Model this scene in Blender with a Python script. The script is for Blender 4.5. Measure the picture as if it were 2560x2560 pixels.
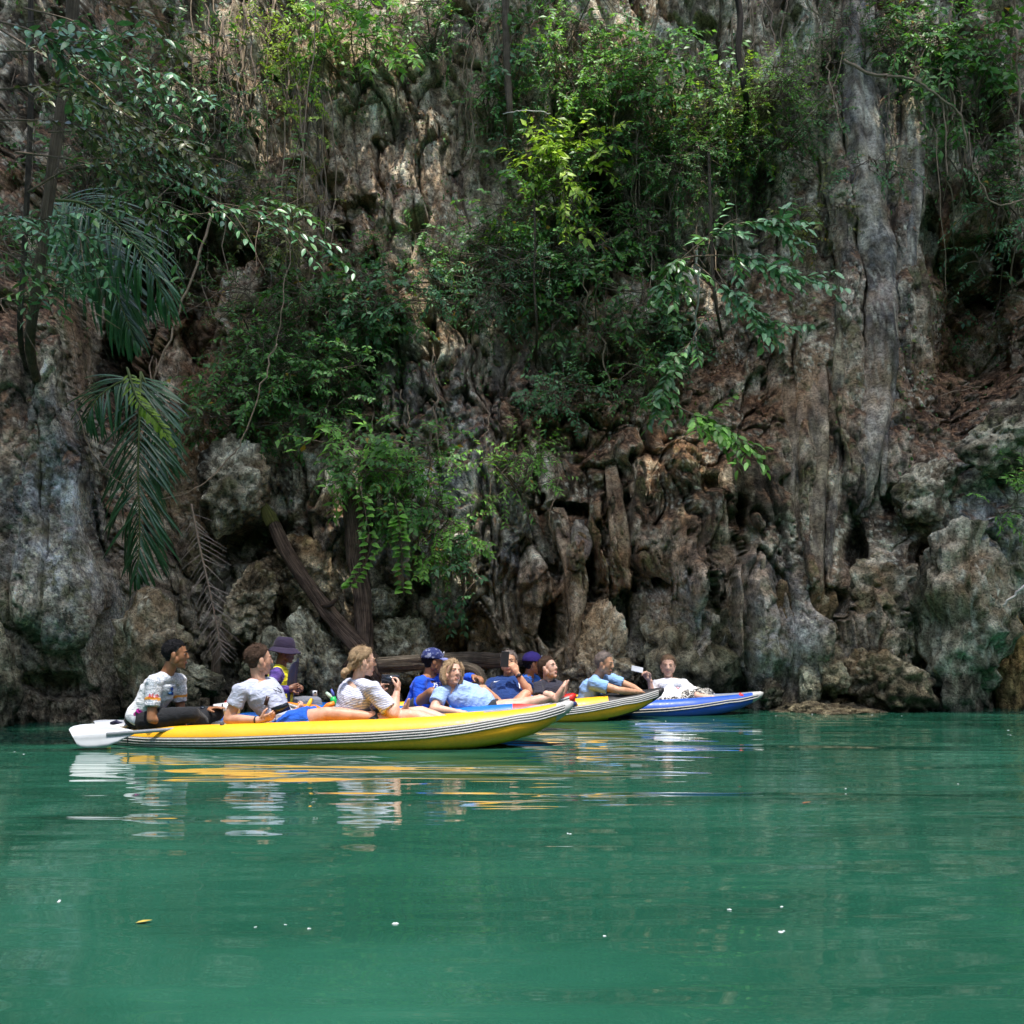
import bpy, bmesh, math, random
import numpy as np
from mathutils import Vector, Matrix, Quaternion

for _o in list(bpy.data.objects):
    bpy.data.objects.remove(_o)
scene = bpy.context.scene
COL = scene.collection
RNG = np.random.default_rng(7)
random.seed(7)

# ------------------------------------------------------------------ camera
CAM_H = 1.0                      # eye height above the water, seated in a boat
F = 2560.0                       # focal length in photo pixels (photo is 2560 wide)
PX0, PY0 = 1280.0, 1563.0        # principal point / horizon row in the photo
cam_d = bpy.data.cameras.new('camera')
cam_d.sensor_width = 36.0
cam_d.lens = 36.0
cam_d.shift_y = (PY0 - 1280.0) / 2560.0
cam_d.clip_end = 500.0
cam_d.clip_start = 0.05
cam = bpy.data.objects.new('camera', cam_d)
cam.location = (0, 0, CAM_H)
cam.rotation_euler = (math.radians(90), 0, 0)
COL.objects.link(cam)
scene.camera = cam

# ------------------------------------------------------------------ light
SUN_EL, SUN_AZ = math.radians(74), math.radians(24)   # azimuth: to the right of straight behind the camera
S = Vector((math.cos(SUN_EL) * math.sin(SUN_AZ), -math.cos(SUN_EL) * math.cos(SUN_AZ), math.sin(SUN_EL)))
world = bpy.data.worlds.new('World')
scene.world = world
world.use_nodes = True
wn = world.node_tree.nodes
wl = world.node_tree.links
wn.clear()
sky = wn.new('ShaderNodeTexSky')
sky.sky_type = 'NISHITA'
sky.sun_disc = False
sky.sun_elevation = SUN_EL
sky.sun_rotation = math.atan2(S.x, S.y)
sky.air_density = 1.0
sky.dust_density = 2.0
sky.ozone_density = 1.0
bg = wn.new('ShaderNodeBackground')
bg.inputs['Strength'].default_value = 0.15
wo = wn.new('ShaderNodeOutputWorld')
wl.new(sky.outputs[0], bg.inputs[0])
wl.new(bg.outputs[0], wo.inputs[0])
sun_d = bpy.data.lights.new('sun', 'SUN')
sun_d.energy = 2.0
sun_d.angle = math.radians(0.5)
sun_d.color = (1.0, 0.955, 0.88)
sun = bpy.data.objects.new('sun', sun_d)
sun.rotation_euler = (-S).to_track_quat('-Z', 'Y').to_euler()
sun.location = S * 40
COL.objects.link(sun)
scene.view_settings.view_transform = 'Standard'
scene.view_settings.look = 'None'
scene.view_settings.exposure = 1.55
scene.view_settings.gamma = 1.0
scene.view_settings.use_curve_mapping = False
scene.render.engine = 'CYCLES'
scene.cycles.use_denoising = True
scene.cycles.max_bounces = 6
scene.cycles.diffuse_bounces = 3
scene.cycles.glossy_bounces = 3
scene.cycles.transmission_bounces = 3
scene.cycles.transparent_max_bounces = 4
scene.cycles.caustics_reflective = False
scene.cycles.caustics_refractive = False
scene.cycles.use_adaptive_sampling = True
scene.cycles.adaptive_threshold = 0.015

# ------------------------------------------------------------------ helpers
def P(px, py, Y):
    """photo pixel + distance -> world point"""
    return Vector(((px - PX0) * Y / F, Y, CAM_H + (PY0 - py) * Y / F))

def tag(o, label=None, cat=None, group=None, kind=None):
    if label: o['label'] = label
    if cat: o['category'] = cat
    if group: o['group'] = group
    if kind: o['kind'] = kind
    return o

def link(name, me, parent=None):
    o = bpy.data.objects.new(name, me)
    COL.objects.link(o)
    if parent is not None:
        o.parent = parent
        o.matrix_parent_inverse = parent.matrix_basis.inverted()
    return o

def empty(name, loc, label=None, cat=None, group=None):
    o = bpy.data.objects.new(name, None)
    o.location = loc
    o.empty_display_size = 0.1
    COL.objects.link(o)
    tag(o, label, cat, group)
    return o

def mesh_np(name, V, Fc, mats=None, smooth=True, fmat=None):
    """V (n,3) array, Fc list/array of faces"""
    me = bpy.data.meshes.new(name)
    V = np.asarray(V, dtype=np.float64)
    if isinstance(Fc, np.ndarray):
        k = Fc.shape[1]
        nf = Fc.shape[0]
        me.vertices.add(len(V))
        me.vertices.foreach_set('co', V.astype(np.float32).ravel())
        me.loops.add(nf * k)
        me.loops.foreach_set('vertex_index', Fc.astype(np.int32).ravel())
        me.polygons.add(nf)
        me.polygons.foreach_set('loop_start', np.arange(0, nf * k, k, dtype=np.int32))
        try:
            me.polygons.foreach_set('loop_total', np.full(nf, k, dtype=np.int32))
        except Exception:
            pass
        me.update(calc_edges=True)
    else:
        me.from_pydata(V.tolist(), [], [list(map(int, f)) for f in Fc])
    if mats:
        for m in (mats if isinstance(mats, (list, tuple)) else [mats]):
            me.materials.append(m)
    if smooth:
        me.polygons.foreach_set('use_smooth', np.ones(len(me.polygons), dtype=bool))
    if fmat is not None:
        me.polygons.foreach_set('material_index', np.asarray(fmat, dtype=np.int32))
    me.update()
    return me

class MB:
    """collects verts / faces (mixed) of ONE mesh"""
    def __init__(self):
        self.v = []; self.f = []; self.m = []
    def add(self, V, Fc, mi=0):
        b = len(self.v)
        self.v.extend([tuple(map(float, p)) for p in V])
        for f in Fc:
            self.f.append(tuple(int(i) + b for i in f)); self.m.append(mi)
        return self
    def box(self, c, s, R=None, mi=0, taper=1.0):
        c = Vector(c)
        vs = []
        for dz in (-.5, .5):
            k = taper if dz > 0 else 1.0
            for dx, dy in ((-.5, -.5), (.5, -.5), (.5, .5), (-.5, .5)):
                p = Vector((dx * s[0] * k, dy * s[1] * k, dz * s[2]))
                if R is not None: p = R @ p
                vs.append(c + p)
        return self.add(vs, [(3, 2, 1, 0), (4, 5, 6, 7), (0, 1, 5, 4), (1, 2, 6, 5), (2, 3, 7, 6), (3, 0, 4, 7)], mi)
    def tube(self, pts, rad, n=8, mi=0, cap=True, flat=1.0):
        V, Fc = tube_geo(pts, rad, n, cap, flat)
        return self.add(V, Fc, mi)
    def build(self, name, mats, parent=None, smooth=True):
        me = mesh_np(name, np.array(self.v) if self.v else np.zeros((0, 3)), self.f, mats, smooth, self.m)
        return link(name, me, parent)

def frames(pts):
    pts = [Vector(p) for p in pts]
    n = len(pts)
    T = []
    for i in range(n):
        a = pts[max(i - 1, 0)]; b = pts[min(i + 1, n - 1)]
        t = (b - a)
        T.append(t.normalized() if t.length > 1e-9 else Vector((0, 0, 1)))
    up = Vector((0, 0, 1)) if abs(T[0].z) < 0.9 else Vector((1, 0, 0))
    N = [(up - T[0] * up.dot(T[0])).normalized()]
    for i in range(1, n):
        q = T[i - 1].rotation_difference(T[i])
        v = q @ N[-1]
        v = (v - T[i] * v.dot(T[i]))
        N.append(v.normalized() if v.length > 1e-6 else N[-1])
    return pts, T, N, [t.cross(m) for t, m in zip(T, N)]

def tube_geo(pts, rad, n=8, cap=True, flat=1.0):
    pts, T, N, B = frames(pts)
    if not hasattr(rad, '__len__'): rad = [rad] * len(pts)
    V = []; Fc = []
    for p, a, b, r in zip(pts, N, B, rad):
        for k in range(n):
            t = 2 * math.pi * k / n
            V.append(p + a * (math.cos(t) * r * flat) + b * (math.sin(t) * r))
    for i in range(len(pts) - 1):
        for k in range(n):
            k2 = (k + 1) % n
            Fc.append((i * n + k, i * n + k2, (i + 1) * n + k2, (i + 1) * n + k))
    if cap:
        Fc.append(tuple(range(n - 1, -1, -1)))
        b = (len(pts) - 1) * n
        Fc.append(tuple(range(b, b + n)))
    return V, Fc

def spline(pts, n=8):
    """Catmull-Rom through points (any dimension)"""
    pts = [np.array(p, dtype=float) for p in pts]
    if len(pts) < 3: 
        return [pts[0] + (pts[-1] - pts[0]) * t for t in np.linspace(0, 1, n + 1)]
    out = []
    ext = [2 * pts[0] - pts[1]] + pts + [2 * pts[-1] - pts[-2]]
    for i in range(1, len(ext) - 2):
        p0, p1, p2, p3 = ext[i - 1:i + 3]
        for t in np.linspace(0, 1, n, endpoint=False):
            out.append(0.5 * ((2 * p1) + (-p0 + p2) * t + (2 * p0 - 5 * p1 + 4 * p2 - p3) * t * t + (-p0 + 3 * p1 - 3 * p2 + p3) * t ** 3))
    out.append(pts[-1])
    return out

# numpy noise ------------------------------------------------------
def _hash(ix, iy, iz, seed):
    h = (ix.astype(np.int64) * 374761393 + iy.astype(np.int64) * 668265263 + iz.astype(np.int64) * 2147483647 + seed * 144665) & 0xFFFFFFFF
    h = ((h ^ (h >> 13)) * 1274126177) & 0xFFFFFFFF
    h = ((h ^ (h >> 16)) * 2246822519) & 0xFFFFFFFF
    return ((h ^ (h >> 15)) & 0xFFFFFF).astype(np.float64) / 0xFFFFFF

def vnoise(p, seed=0):
    """smooth value noise in [-1,1]; p (n,3)"""
    i = np.floor(p).astype(np.int64); f = p - i
    u = f * f * f * (f * (f * 6 - 15) + 10)
    r = 0
    for dx in (0, 1):
        wx = u[:, 0] if dx else 1 - u[:, 0]
        for dy in (0, 1):
            wy = u[:, 1] if dy else 1 - u[:, 1]
            for dz in (0, 1):
                wz = u[:, 2] if dz else 1 - u[:, 2]
                r = r + wx * wy * wz * _hash(i[:, 0] + dx, i[:, 1] + dy, i[:, 2] + dz, seed)
    return r * 2 - 1

def fbm(p, oct=4, seed=0, gain=0.5, ridged=False):
    a = 1.0; s = 0; t = 0
    p = np.array(p, dtype=float)
    for o in range(oct):
        v = vnoise(p, seed + o * 17)
        if ridged: v = 1 - 2 * np.abs(v)
        s = s + a * v; t += a
        p = p * 2.03 + 11.7; a *= gain
    return s / t

def worley(p, seed=0):
    """F1, F2 distances"""
    i = np.floor(p).astype(np.int64)
    d1 = np.full(len(p), 9.0); d2 = np.full(len(p), 9.0)
    for dx in (-1, 0, 1):
        for dy in (-1, 0, 1):
            for dz in (-1, 0, 1):
                c = i + np.array([dx, dy, dz])
                q = np.stack([c[:, 0] + _hash(c[:, 0], c[:, 1], c[:, 2], seed),
                              c[:, 1] + _hash(c[:, 0], c[:, 1], c[:, 2], seed + 5),
                              c[:, 2] + _hash(c[:, 0], c[:, 1], c[:, 2], seed + 9)], 1)
                d = np.sqrt(((p - q) ** 2).sum(1))
                m = d < d1
                d2 = np.where(m, d1, np.minimum(d2, d)); d1 = np.where(m, d, d1)
    return d1, d2

def facets(p, seed, amp, tilt):
    """angular fracture blocks: every Voronoi cell gets its own offset and its own tilted face"""
    i = np.floor(p).astype(np.int64); n = len(p)
    d1 = np.full(n, 9.0); d2 = np.full(n, 9.0); val = np.zeros(n)
    for dx in (-1, 0, 1):
        for dy in (-1, 0, 1):
            for dz in (-1, 0, 1):
                c = i + np.array([dx, dy, dz]); h = [_hash(c[:, 0], c[:, 1], c[:, 2], seed + k) for k in (0, 5, 9, 13, 17, 21, 25)]
                o = p - (c + np.stack(h[:3], 1)); d = np.sqrt((o ** 2).sum(1)); m = d < d1
                v = amp * (h[3] - .5) * 2 + tilt * ((h[4] - .5) * o[:, 0] + (h[5] - .5) * o[:, 1] + (h[6] - .5) * o[:, 2]) * 2
                d2 = np.where(m, d1, np.minimum(d2, d)); val = np.where(m, v, val); d1 = np.where(m, d, d1)
    return val, d2 - d1

def sstep(a, b, x):
    t = np.clip((x - a) / (b - a), 0, 1)
    return t * t * (3 - 2 * t)

# material helpers -------------------------------------------------
class NT:
    def __init__(self, name):
        self.mat = bpy.data.materials.new(name)
        self.mat.use_nodes = True
        self.n = self.mat.node_tree.nodes; self.l = self.mat.node_tree.links
        self.bsdf = self.n['Principled BSDF']
    def new(self, t, **kw):
        nd = self.n.new(t)
        for k, v in kw.items(): setattr(nd, k, v)
        return nd
    def link(self, a, b): self.l.new(a, b)
    def pos(self, scale=(1, 1, 1), obj=False):
        if obj:
            g = self.new('ShaderNodeTexCoord').outputs['Object']
        else:
            g = self.new('ShaderNodeNewGeometry').outputs['Position']
        m = self.new('ShaderNodeMapping'); m.inputs['Scale'].default_value = scale
        self.link(g, m.inputs['Vector'])
        return m.outputs[0]
    def noise(self, vec, scale, detail=4, rough=0.55, dist=0.0):
        t = self.new('ShaderNodeTexNoise')
        t.inputs['Scale'].default_value = scale; t.inputs['Detail'].default_value = detail
        t.inputs['Roughness'].default_value = rough; t.inputs['Distortion'].default_value = dist
        self.link(vec, t.inputs['Vector']); return t.outputs['Fac']
    def voro(self, vec, scale, feature='F1', rnd=1.0):
        t = self.new('ShaderNodeTexVoronoi'); t.feature = feature
        t.inputs['Scale'].default_value = scale; t.inputs['Randomness'].default_value = rnd
        self.link(vec, t.inputs['Vector']); return t.outputs['Distance']
    def ramp(self, fac, stops, interp='LINEAR'):
        r = self.new('ShaderNodeValToRGB'); r.color_ramp.interpolation = interp
        el = r.color_ramp.elements
        while len(el) < len(stops): el.new(0.5)
        for e, (p, c) in zip(el, stops):
            e.position = p
            e.color = (c, c, c, 1) if not hasattr(c, '__len__') else (*c, 1) if len(c) == 3 else c
        self.link(fac, r.inputs[0]); return r.outputs[0]
    def mix(self, fac, a, b, mode='MIX'):
        m = self.new('ShaderNodeMix', data_type='RGBA'); m.blend_type = mode
        for i, s in ((0, fac), (6, a), (7, b)):
            if hasattr(s, 'node'): self.link(s, m.inputs[i])
            elif i == 0: m.inputs[0].default_value = s
            else: m.inputs[i].default_value = (*s, 1)
        return m.outputs[2]
    def math(self, op, a, b=0.0, c=0.0):
        m = self.new('ShaderNodeMath', operation=op)
        for i, s in enumerate((a, b, c)):
            if hasattr(s, 'node'): self.link(s, m.inputs[i])
            else: m.inputs[i].default_value = s
        return m.outputs[0]
    def attr(self, name):
        a = self.new('ShaderNodeAttribute'); a.attribute_name = name; return a
    def bump(self, h, strength=0.5, dist=0.02, normal=None):
        b = self.new('ShaderNodeBump'); b.inputs['Strength'].default_value = strength; b.inputs['Distance'].default_value = dist
        self.link(h, b.inputs['Height'])
        if normal is not None: self.link(normal, b.inputs['Normal'])
        return b.outputs[0]
    def out(self, color=None, rough=None, normal=None, spec=None, **kw):
        B = self.bsdf.inputs
        for k, s in (('Base Color', color), ('Roughness', rough), ('Normal', normal), ('Specular IOR Level', spec)):
            if s is None: continue
            if hasattr(s, 'node'): self.link(s, B[k])
            elif k == 'Base Color': B[k].default_value = (*s, 1)
            else: B[k].default_value = s
        for k, v in kw.items():
            B[k].default_value = v
        return self.mat

_mats = {}
def plain(name, col, rough=0.6, spec=0.3, var=0.12, scale=18.0, bump=0.0, metallic=0.0, bscale=60.0):
    """simple procedural surface: colour with mottled variation + optional fine relief"""
    if name in _mats: return _mats[name]
    t = NT(name)
    v = t.pos(obj=True)
    n = t.noise(v, scale, 4)
    dark = tuple(max(0, c * (1 - var)) for c in col); lite = tuple(min(1, c * (1 + var)) for c in col)
    c = t.ramp(n, [(0.3, dark), (0.7, lite)])
    nm = None
    if bump: nm = t.bump(t.noise(v, bscale, 3), bump, 0.004)
    m = t.out(c, rough, nm, spec); t.bsdf.inputs['Metallic'].default_value = metallic
    _mats[name] = m
    return m
# ================================================================== water
def water_material():
    t = NT('lagoon_water')
    p = t.pos((1.0, 1.0, 1.0))
    murk = t.noise(t.pos((.7, 1, 1)), 0.42, 4, 0.58, 1.2)
    col = t.ramp(murk, [(0.34, (0.007, 0.050, 0.029)), (0.66, (0.020, 0.098, 0.062))])
    w1 = t.noise(t.pos((0.30, 1.3, 1.0)), 1.1, 2, 0.45, 0.5)
    w2 = t.noise(t.pos((0.30, 1.7, 1.0)), 3.4, 1, 0.5, 0.4)
    calm = t.ramp(t.noise(p, 0.22, 2), [(0.35, 0.45), (0.65, 1.0)])
    h = t.math('MULTIPLY', t.math('ADD', w1, t.math('MULTIPLY', w2, 0.13)), calm)
    nm = t.bump(h, 1.0, 0.060)
    m = t.out(col, 0.03, nm, 0.5)
    t.bsdf.inputs['IOR'].default_value = 1.62
    return m

wat = mesh_np('lagoon_water', np.array([[-40, -25, 0], [40, -25, 0], [40, 16, 0], [-40, 16, 0]]), [(0, 1, 2, 3)], water_material(), False)
tag(link('lagoon_water', wat), 'still emerald green lagoon water with small ripples', 'water', kind='structure')

# ================================================================== rock
def lerp3(c, a, f): return c * (1 - f[:, None]) + np.array(a)[None, :] * f[:, None]
def ramp3(x, stops):
    xs = [t for t, _ in stops]; cs = np.array([c for _, c in stops])
    return np.stack([np.interp(x, xs, cs[:, i]) for i in range(3)], 1)

def rock_colour(p, nz, stain_shade=None, crust=True, moss_amt=1.0, tint=(1, 1, 1), litter=True):
    """stone colour for every vertex: bedding mottles, streaks, iron stains, painted recess shade, lichen, moss, litter on ledges, tide crust"""
    n01 = lambda v: 0.5 + 0.5 * v
    med = n01(fbm(p * 3.1, 5, 201, .6)); big = n01(fbm(p * .75, 3, 211)); fine = n01(fbm(p * 17, 3, 221, .65))
    streak = n01(fbm(p * np.array([4.5, 4.5, .45]), 4, 231, .6))
    c = ramp3(med + .35 * (fine - .5), [(.28, (.050, .038, .028)), (.42, (.150, .122, .090)), (.53, (.30, .265, .21)), (.66, (.54, .50, .42)), (.82, (.74, .70, .61))])
    c = lerp3(c, (.25, .150, .082), .62 * sstep(.50, .68, big))
    c = lerp3(c, (.030, .025, .020), .80 * sstep(.54, .66, streak))
    if stain_shade is not None:
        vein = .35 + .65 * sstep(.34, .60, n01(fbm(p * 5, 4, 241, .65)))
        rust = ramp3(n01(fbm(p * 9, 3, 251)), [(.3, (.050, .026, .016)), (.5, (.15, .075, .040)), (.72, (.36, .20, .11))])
        pale = ramp3(n01(fbm(p * 11, 4, 261, .65)), [(.3, (.24, .170, .115)), (.5, (.60, .50, .39)), (.7, (.92, .84, .70))])
        grey = ramp3(n01(fbm(p * 12, 4, 271, .65)), [(.3, (.14, .155, .190)), (.5, (.42, .47, .56)), (.7, (.80, .88, .98))])
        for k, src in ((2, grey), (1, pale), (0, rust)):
            f = (stain_shade[:, k] * vein)[:, None]; c = c * (1 - f) + src * f
    # grey-white lichen flecks
    fl = sstep(.60, .70, n01(fbm(p * 24, 2, 281))) * sstep(.45, .60, n01(fbm(p * 1.5, 3, 283)))
    c = lerp3(c, (.60, .61, .55), .65 * fl)
    moss = sstep(.56, .68, n01(fbm(p * 2.3, 4, 291, .6))) * (.3 + .7 * sstep(.4, .6, fine)) * moss_amt
    c = lerp3(c, (.085, .092, .030), .75 * moss)
    if litter:
        led = sstep(.32, .62, nz) * sstep(1.7, 2.4, p[:, 2])
        lit = ramp3(n01(fbm(p * 20, 2, 301)), [(.35, (.03, .017, .011)), (.52, (.10, .055, .033)), (.68, (.24, .155, .10))])
        c = c * (1 - .9 * led[:, None]) + lit * (.9 * led[:, None])
    if crust:
        zz = p[:, 2] + .55 * (med - .5)
        olive = np.interp(zz, [.2, .5, 1.0, 1.7], [0, .42, .28, 0])
        oc = ramp3(fine, [(.32, (.11, .105, .070)), (.55, (.26, .258, .19)), (.72, (.42, .42, .34))])
        c = c * (1 - olive[:, None]) + oc * olive[:, None]
        bandf = np.interp(zz, [.05, .32, .50], [.92, .75, 0])
        bc = ramp3(fine, [(.35, (.022, .020, .016)), (.55, (.075, .068, .052)), (.72, (.19, .175, .135))])
        c = c * (1 - bandf[:, None]) + bc * bandf[:, None]
    return np.clip(c * np.array(tint) * np.array([1.50, 1.41, 1.21]), .010, .80)

def rock_material(name, pits=1.0, k=1.0):
    t = NT(name)
    p = t.pos()
    fine = t.noise(p, 30, 5, 0.75); med = t.noise(p, 11, 4, 0.7)
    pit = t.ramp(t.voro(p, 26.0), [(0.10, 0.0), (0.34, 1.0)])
    c = t.attr('Col').outputs['Color']
    c = t.mix(1.0, c, t.ramp(fine, [(0.34, 1 - .58 * k), (0.48, 1 - .05 * k), (0.66, 1 + .55 * k)]), 'MULTIPLY')
    c = t.mix(1.0, c, t.ramp(med, [(0.36, 1 - .5 * k), (0.47, 1.0), (0.64, 1 + .25 * k)]), 'MULTIPLY')
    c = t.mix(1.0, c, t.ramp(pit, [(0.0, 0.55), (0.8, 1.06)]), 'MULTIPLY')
    h = t.math('ADD', t.math('ADD', t.math('MULTIPLY', fine, 0.55), t.math('MULTIPLY', med, 0.9)), t.math('MULTIPLY', pit, 0.16 * pits))
    return t.out(c, 0.88, t.bump(h, 1.0, 0.075 * (0.4 + 0.6 * pits)), 0.2)

def set_col(me, c):
    a = me.color_attributes.new('Col', 'FLOAT_COLOR', 'POINT')
    a.data.foreach_set('color', np.hstack([c, np.ones((len(c), 1))]).astype(np.float32).ravel())
def vnormals(me):
    n = np.empty(len(me.vertices) * 3, np.float32); me.vertices.foreach_get('normal', n); return n.reshape(-1, 3)

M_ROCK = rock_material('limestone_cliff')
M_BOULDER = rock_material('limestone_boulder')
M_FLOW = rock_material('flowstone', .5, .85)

ROWS = {
 1900: [(-900, 10.6), (0, 10.2), (250, 10.6), (480, 11.9), (700, 12.6), (900, 12.7), (1200, 12.7), (1500, 12.5), (1800, 12.4), (2000, 12.5), (2200, 12.35), (2450, 11.9), (2600, 12.2), (3500, 11.5)],
 1500: [(-900, 10.8), (0, 10.45), (230, 10.7), (330, 11.7), (450, 12.7), (650, 12.9), (900, 12.9), (1200, 12.75), (1500, 12.55), (1750, 12.3), (1950, 12.5), (2150, 12.5), (2400, 12.1), (2560, 12.8), (3500, 11.8)],
 1200: [(-900, 11), (0, 10.65), (190, 10.85), (270, 12.6), (450, 13.2), (650, 13.2), (900, 13.1), (1200, 13.1), (1500, 13.0), (1750, 12.8), (2000, 13.0), (2250, 12.9), (2450, 12.5), (2600, 12.8), (3500, 12)],
 900: [(-900, 11.2), (0, 10.9), (150, 11.15), (250, 13.3), (600, 13.6), (900, 13.8), (1200, 13.9), (1500, 14.4), (1750, 14.2), (2000, 13.6), (2200, 13.4), (2400, 14.0), (2600, 13.6), (3500, 12.5)],
 600: [(-900, 12.2), (0, 12.6), (150, 13.2), (300, 14.0), (600, 14.1), (900, 14.1), (1200, 14.5), (1500, 14.9), (1800, 14.9), (2000, 14.3), (2200, 13.8), (2500, 14.6), (3500, 13)],
 300: [(-900, 13.4), (0, 14.0), (300, 14.4), (900, 14.3), (1500, 15.0), (2000, 14.7), (2200, 14.2), (2560, 14.8), (3500, 13.6)],
 0: [(-900, 13.8), (0, 14.6), (900, 14.9), (1500, 15.2), (2200, 14.7), (2560, 15.0), (3500, 14)],
 -500: [(-900, 14), (0, 15), (900, 15.2), (1500, 15.4), (2200, 15), (3500, 14.4)],
}
_rk = sorted(ROWS)
def base_depth(px, py):
    px = np.asarray(px, float); py = np.asarray(py, float)
    tab = np.stack([np.interp(px, [a for a, b in ROWS[k]], [b for a, b in ROWS[k]]) for k in _rk])
    t = np.interp(py, _rk, np.arange(len(_rk)))
    i = np.clip(np.floor(t).astype(int), 0, len(_rk) - 2); f = t - i
    f = f * f * (3 - 2 * f)
    idx = np.arange(px.size).reshape(px.shape)
    flat = tab.reshape(len(_rk), -1)
    return (flat[i.ravel(), idx.ravel()] * (1 - f.ravel()) + flat[i.ravel() + 1, idx.ravel()] * f.ravel()).reshape(px.shape)

# rounded flutes and drip columns of the wall: list of ([(px,py,half width px)...], forward bulge m)
FLUTES = [
 ([(150, 780, 60), (170, 1100, 110), (150, 1500, 130)], 0.30),
 ([(40, 900, 50), (30, 1300, 70), (40, 1500, 70)], 0.20),
 ([(265, 1000, 14), (300, 1250, 22), (330, 1450, 30)], 0.15),
 ([(2075, 240, 30), (2115, 700, 32), (2125, 950, 36), (2150, 1230, 40)], 0.30),
 ([(2290, 150, 40), (2275, 600, 35), (2260, 900, 40), (2230, 1230, 24)], 0.26),
 ([(2010, 820, 30), (2015, 1100, 34), (2025, 1320, 40), (2030, 1480, 14)], 0.30),
 ([(1950, 760, 25), (1945, 1100, 30), (1950, 1400, 28)], 0.22),
 ([(2080, 1000, 26), (2090, 1250, 30), (2080, 1450, 16)], 0.24),
 ([(1890, 700, 24), (1880, 1000, 34), (1890, 1300, 40)], 0.20),
 ([(2370, 240, 40), (2350, 500, 46), (2340, 700, 30)], 0.22),
 ([(560, 180, 26), (590, 330, 40), (640, 420, 30)], 0.25),
 ([(660, 190, 24), (650, 330, 26), (640, 420, 16)], 0.2),
 ([(1530, 1180, 14), (1548, 1300, 24), (1558, 1420, 26), (1548, 1470, 14)], 0.45),
 ([(1490, 1250, 18), (1500, 1350, 24), (1520, 1430, 22), (1515, 1480, 12)], 0.35),
 ([(1590, 1160, 22), (1610, 1290, 34), (1625, 1400, 40)], 0.35),
 ([(1448, 1330, 20), (1450, 1390, 24), (1445, 1405, 12)], 0.35),
 ([(1400, 1280, 16), (1412, 1360, 20), (1425, 1420, 14)], 0.3),
 ([(1330, 1230, 30), (1330, 1380, 36), (1345, 1550, 40)], 0.18),
 ([(1060, 960, 50), (1070, 1200, 60), (1050, 1400, 50)], 0.24),
 ([(1170, 900, 40), (1180, 1200, 60), (1190, 1500, 60)], 0.20),
 ([(960, 930, 30), (970, 1100, 36), (965, 1250, 30)], 0.2),
 ([(1430, 1420, 26), (1420, 1560, 40), (1400, 1700, 40)], 0.3),
 ([(1700, 1150, 60), (1690, 1300, 60), (1720, 1450, 70)], 0.25),
 ([(1790, 1250, 40), (1800, 1400, 50)], 0.2),
 ([(700, 700, 30), (690, 850, 40)], 0.2),
 ([(1230, 60, 26), (1260, 260, 24)], 0.2),
]
# cavities: (px, py, rx, ry, depth, tilt deg)
PITS = [
 (1470, 1430, 20, 62, 0.8, -8), (1525, 1195, 20, 34, 0.8, 10), (1552, 1255, 14, 42, 0.7, -15), (1420, 1250, 46, 22, 0.7, 0),
 (1462, 1270, 16, 22, 0.7, 0), (1345, 1240, 22, 24, 0.5, 0), (1545, 1470, 14, 16, 0.4, 0), (1572, 1452, 12, 22, 0.4, 0),
 (1642, 1455, 18, 24, 0.5, 10), (1372, 1560, 34, 60, 0.5, 20), (1490, 960, 90, 36, 0.5, 0),
 (1845, 1290, 16, 50, 0.4, 10), (1960, 1210, 22, 20, 0.4, 0), (2090, 1130, 10, 60, 0.4, 0), (2030, 1060, 8, 40, 0.35, 0),
 (2140, 1410, 40, 120, 0.6, 0), (2050, 1500, 70, 50, 0.5, 0), (2230, 1250, 30, 40, 0.4, 0), (2330, 1420, 60, 90, 0.6, 0),
 (860, 560, 22, 36, 0.5, 10), (960, 330, 26, 12, 0.3, 20), (1500, 520, 40, 110, 0.9, -10), (1560, 650, 30, 60, 0.7, 0),
 (1110, 640, 20, 14, 0.25, 0), (1150, 420, 30, 16, 0.3, 0), (920, 640, 26, 14, 0.3, 25), (650, 1350, 90, 60, 0.7, -30),
 (300, 950, 60, 130, 1.1, 0), (400, 720, 70, 120, 0.9, 0), (500, 820, 40, 110, 0.8, 0), (900, 930, 40, 60, 0.6, 0),
 (1060, 1430, 24, 70, 0.6, 0), (1215, 1420, 14, 40, 0.4, 0), (1130, 1660, 60, 90, 0.7, 0), (1200, 1590, 50, 80, 0.6, 0),
 (980, 1510, 34, 30, 0.4, 0), (250, 1330, 16, 120, 0.3, -8),
 (120, 1715, 150, 30, 0.22, 5), (2450, 700, 120, 110, 0.9, 0), (2330, 620, 40, 120, 0.6, 0),
 (1690, 860, 80, 60, 0.5, 0), (1060, 1310, 16, 60, 0.4, 0), (610, 650, 60, 40, 0.5, 0), (760, 1010, 60, 60, 0.5, 0),
 (1420, 1100, 60, 36, 0.4, 0), (2535, 1190, 36, 40, 0.6, 0), (2470, 1110, 36, 10, 0.35, 10), 
 (1780, 1470, 14, 60, 0.4, 0), (1560, 1560, 12, 40, 0.3, 0), (460, 600, 110, 150, 1.0, 0), (2440, 860, 120, 140, .9, 0), (1490, 580, 60, 150, .9, 0), (330, 800, 90, 220, .8, 0),
]
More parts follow.
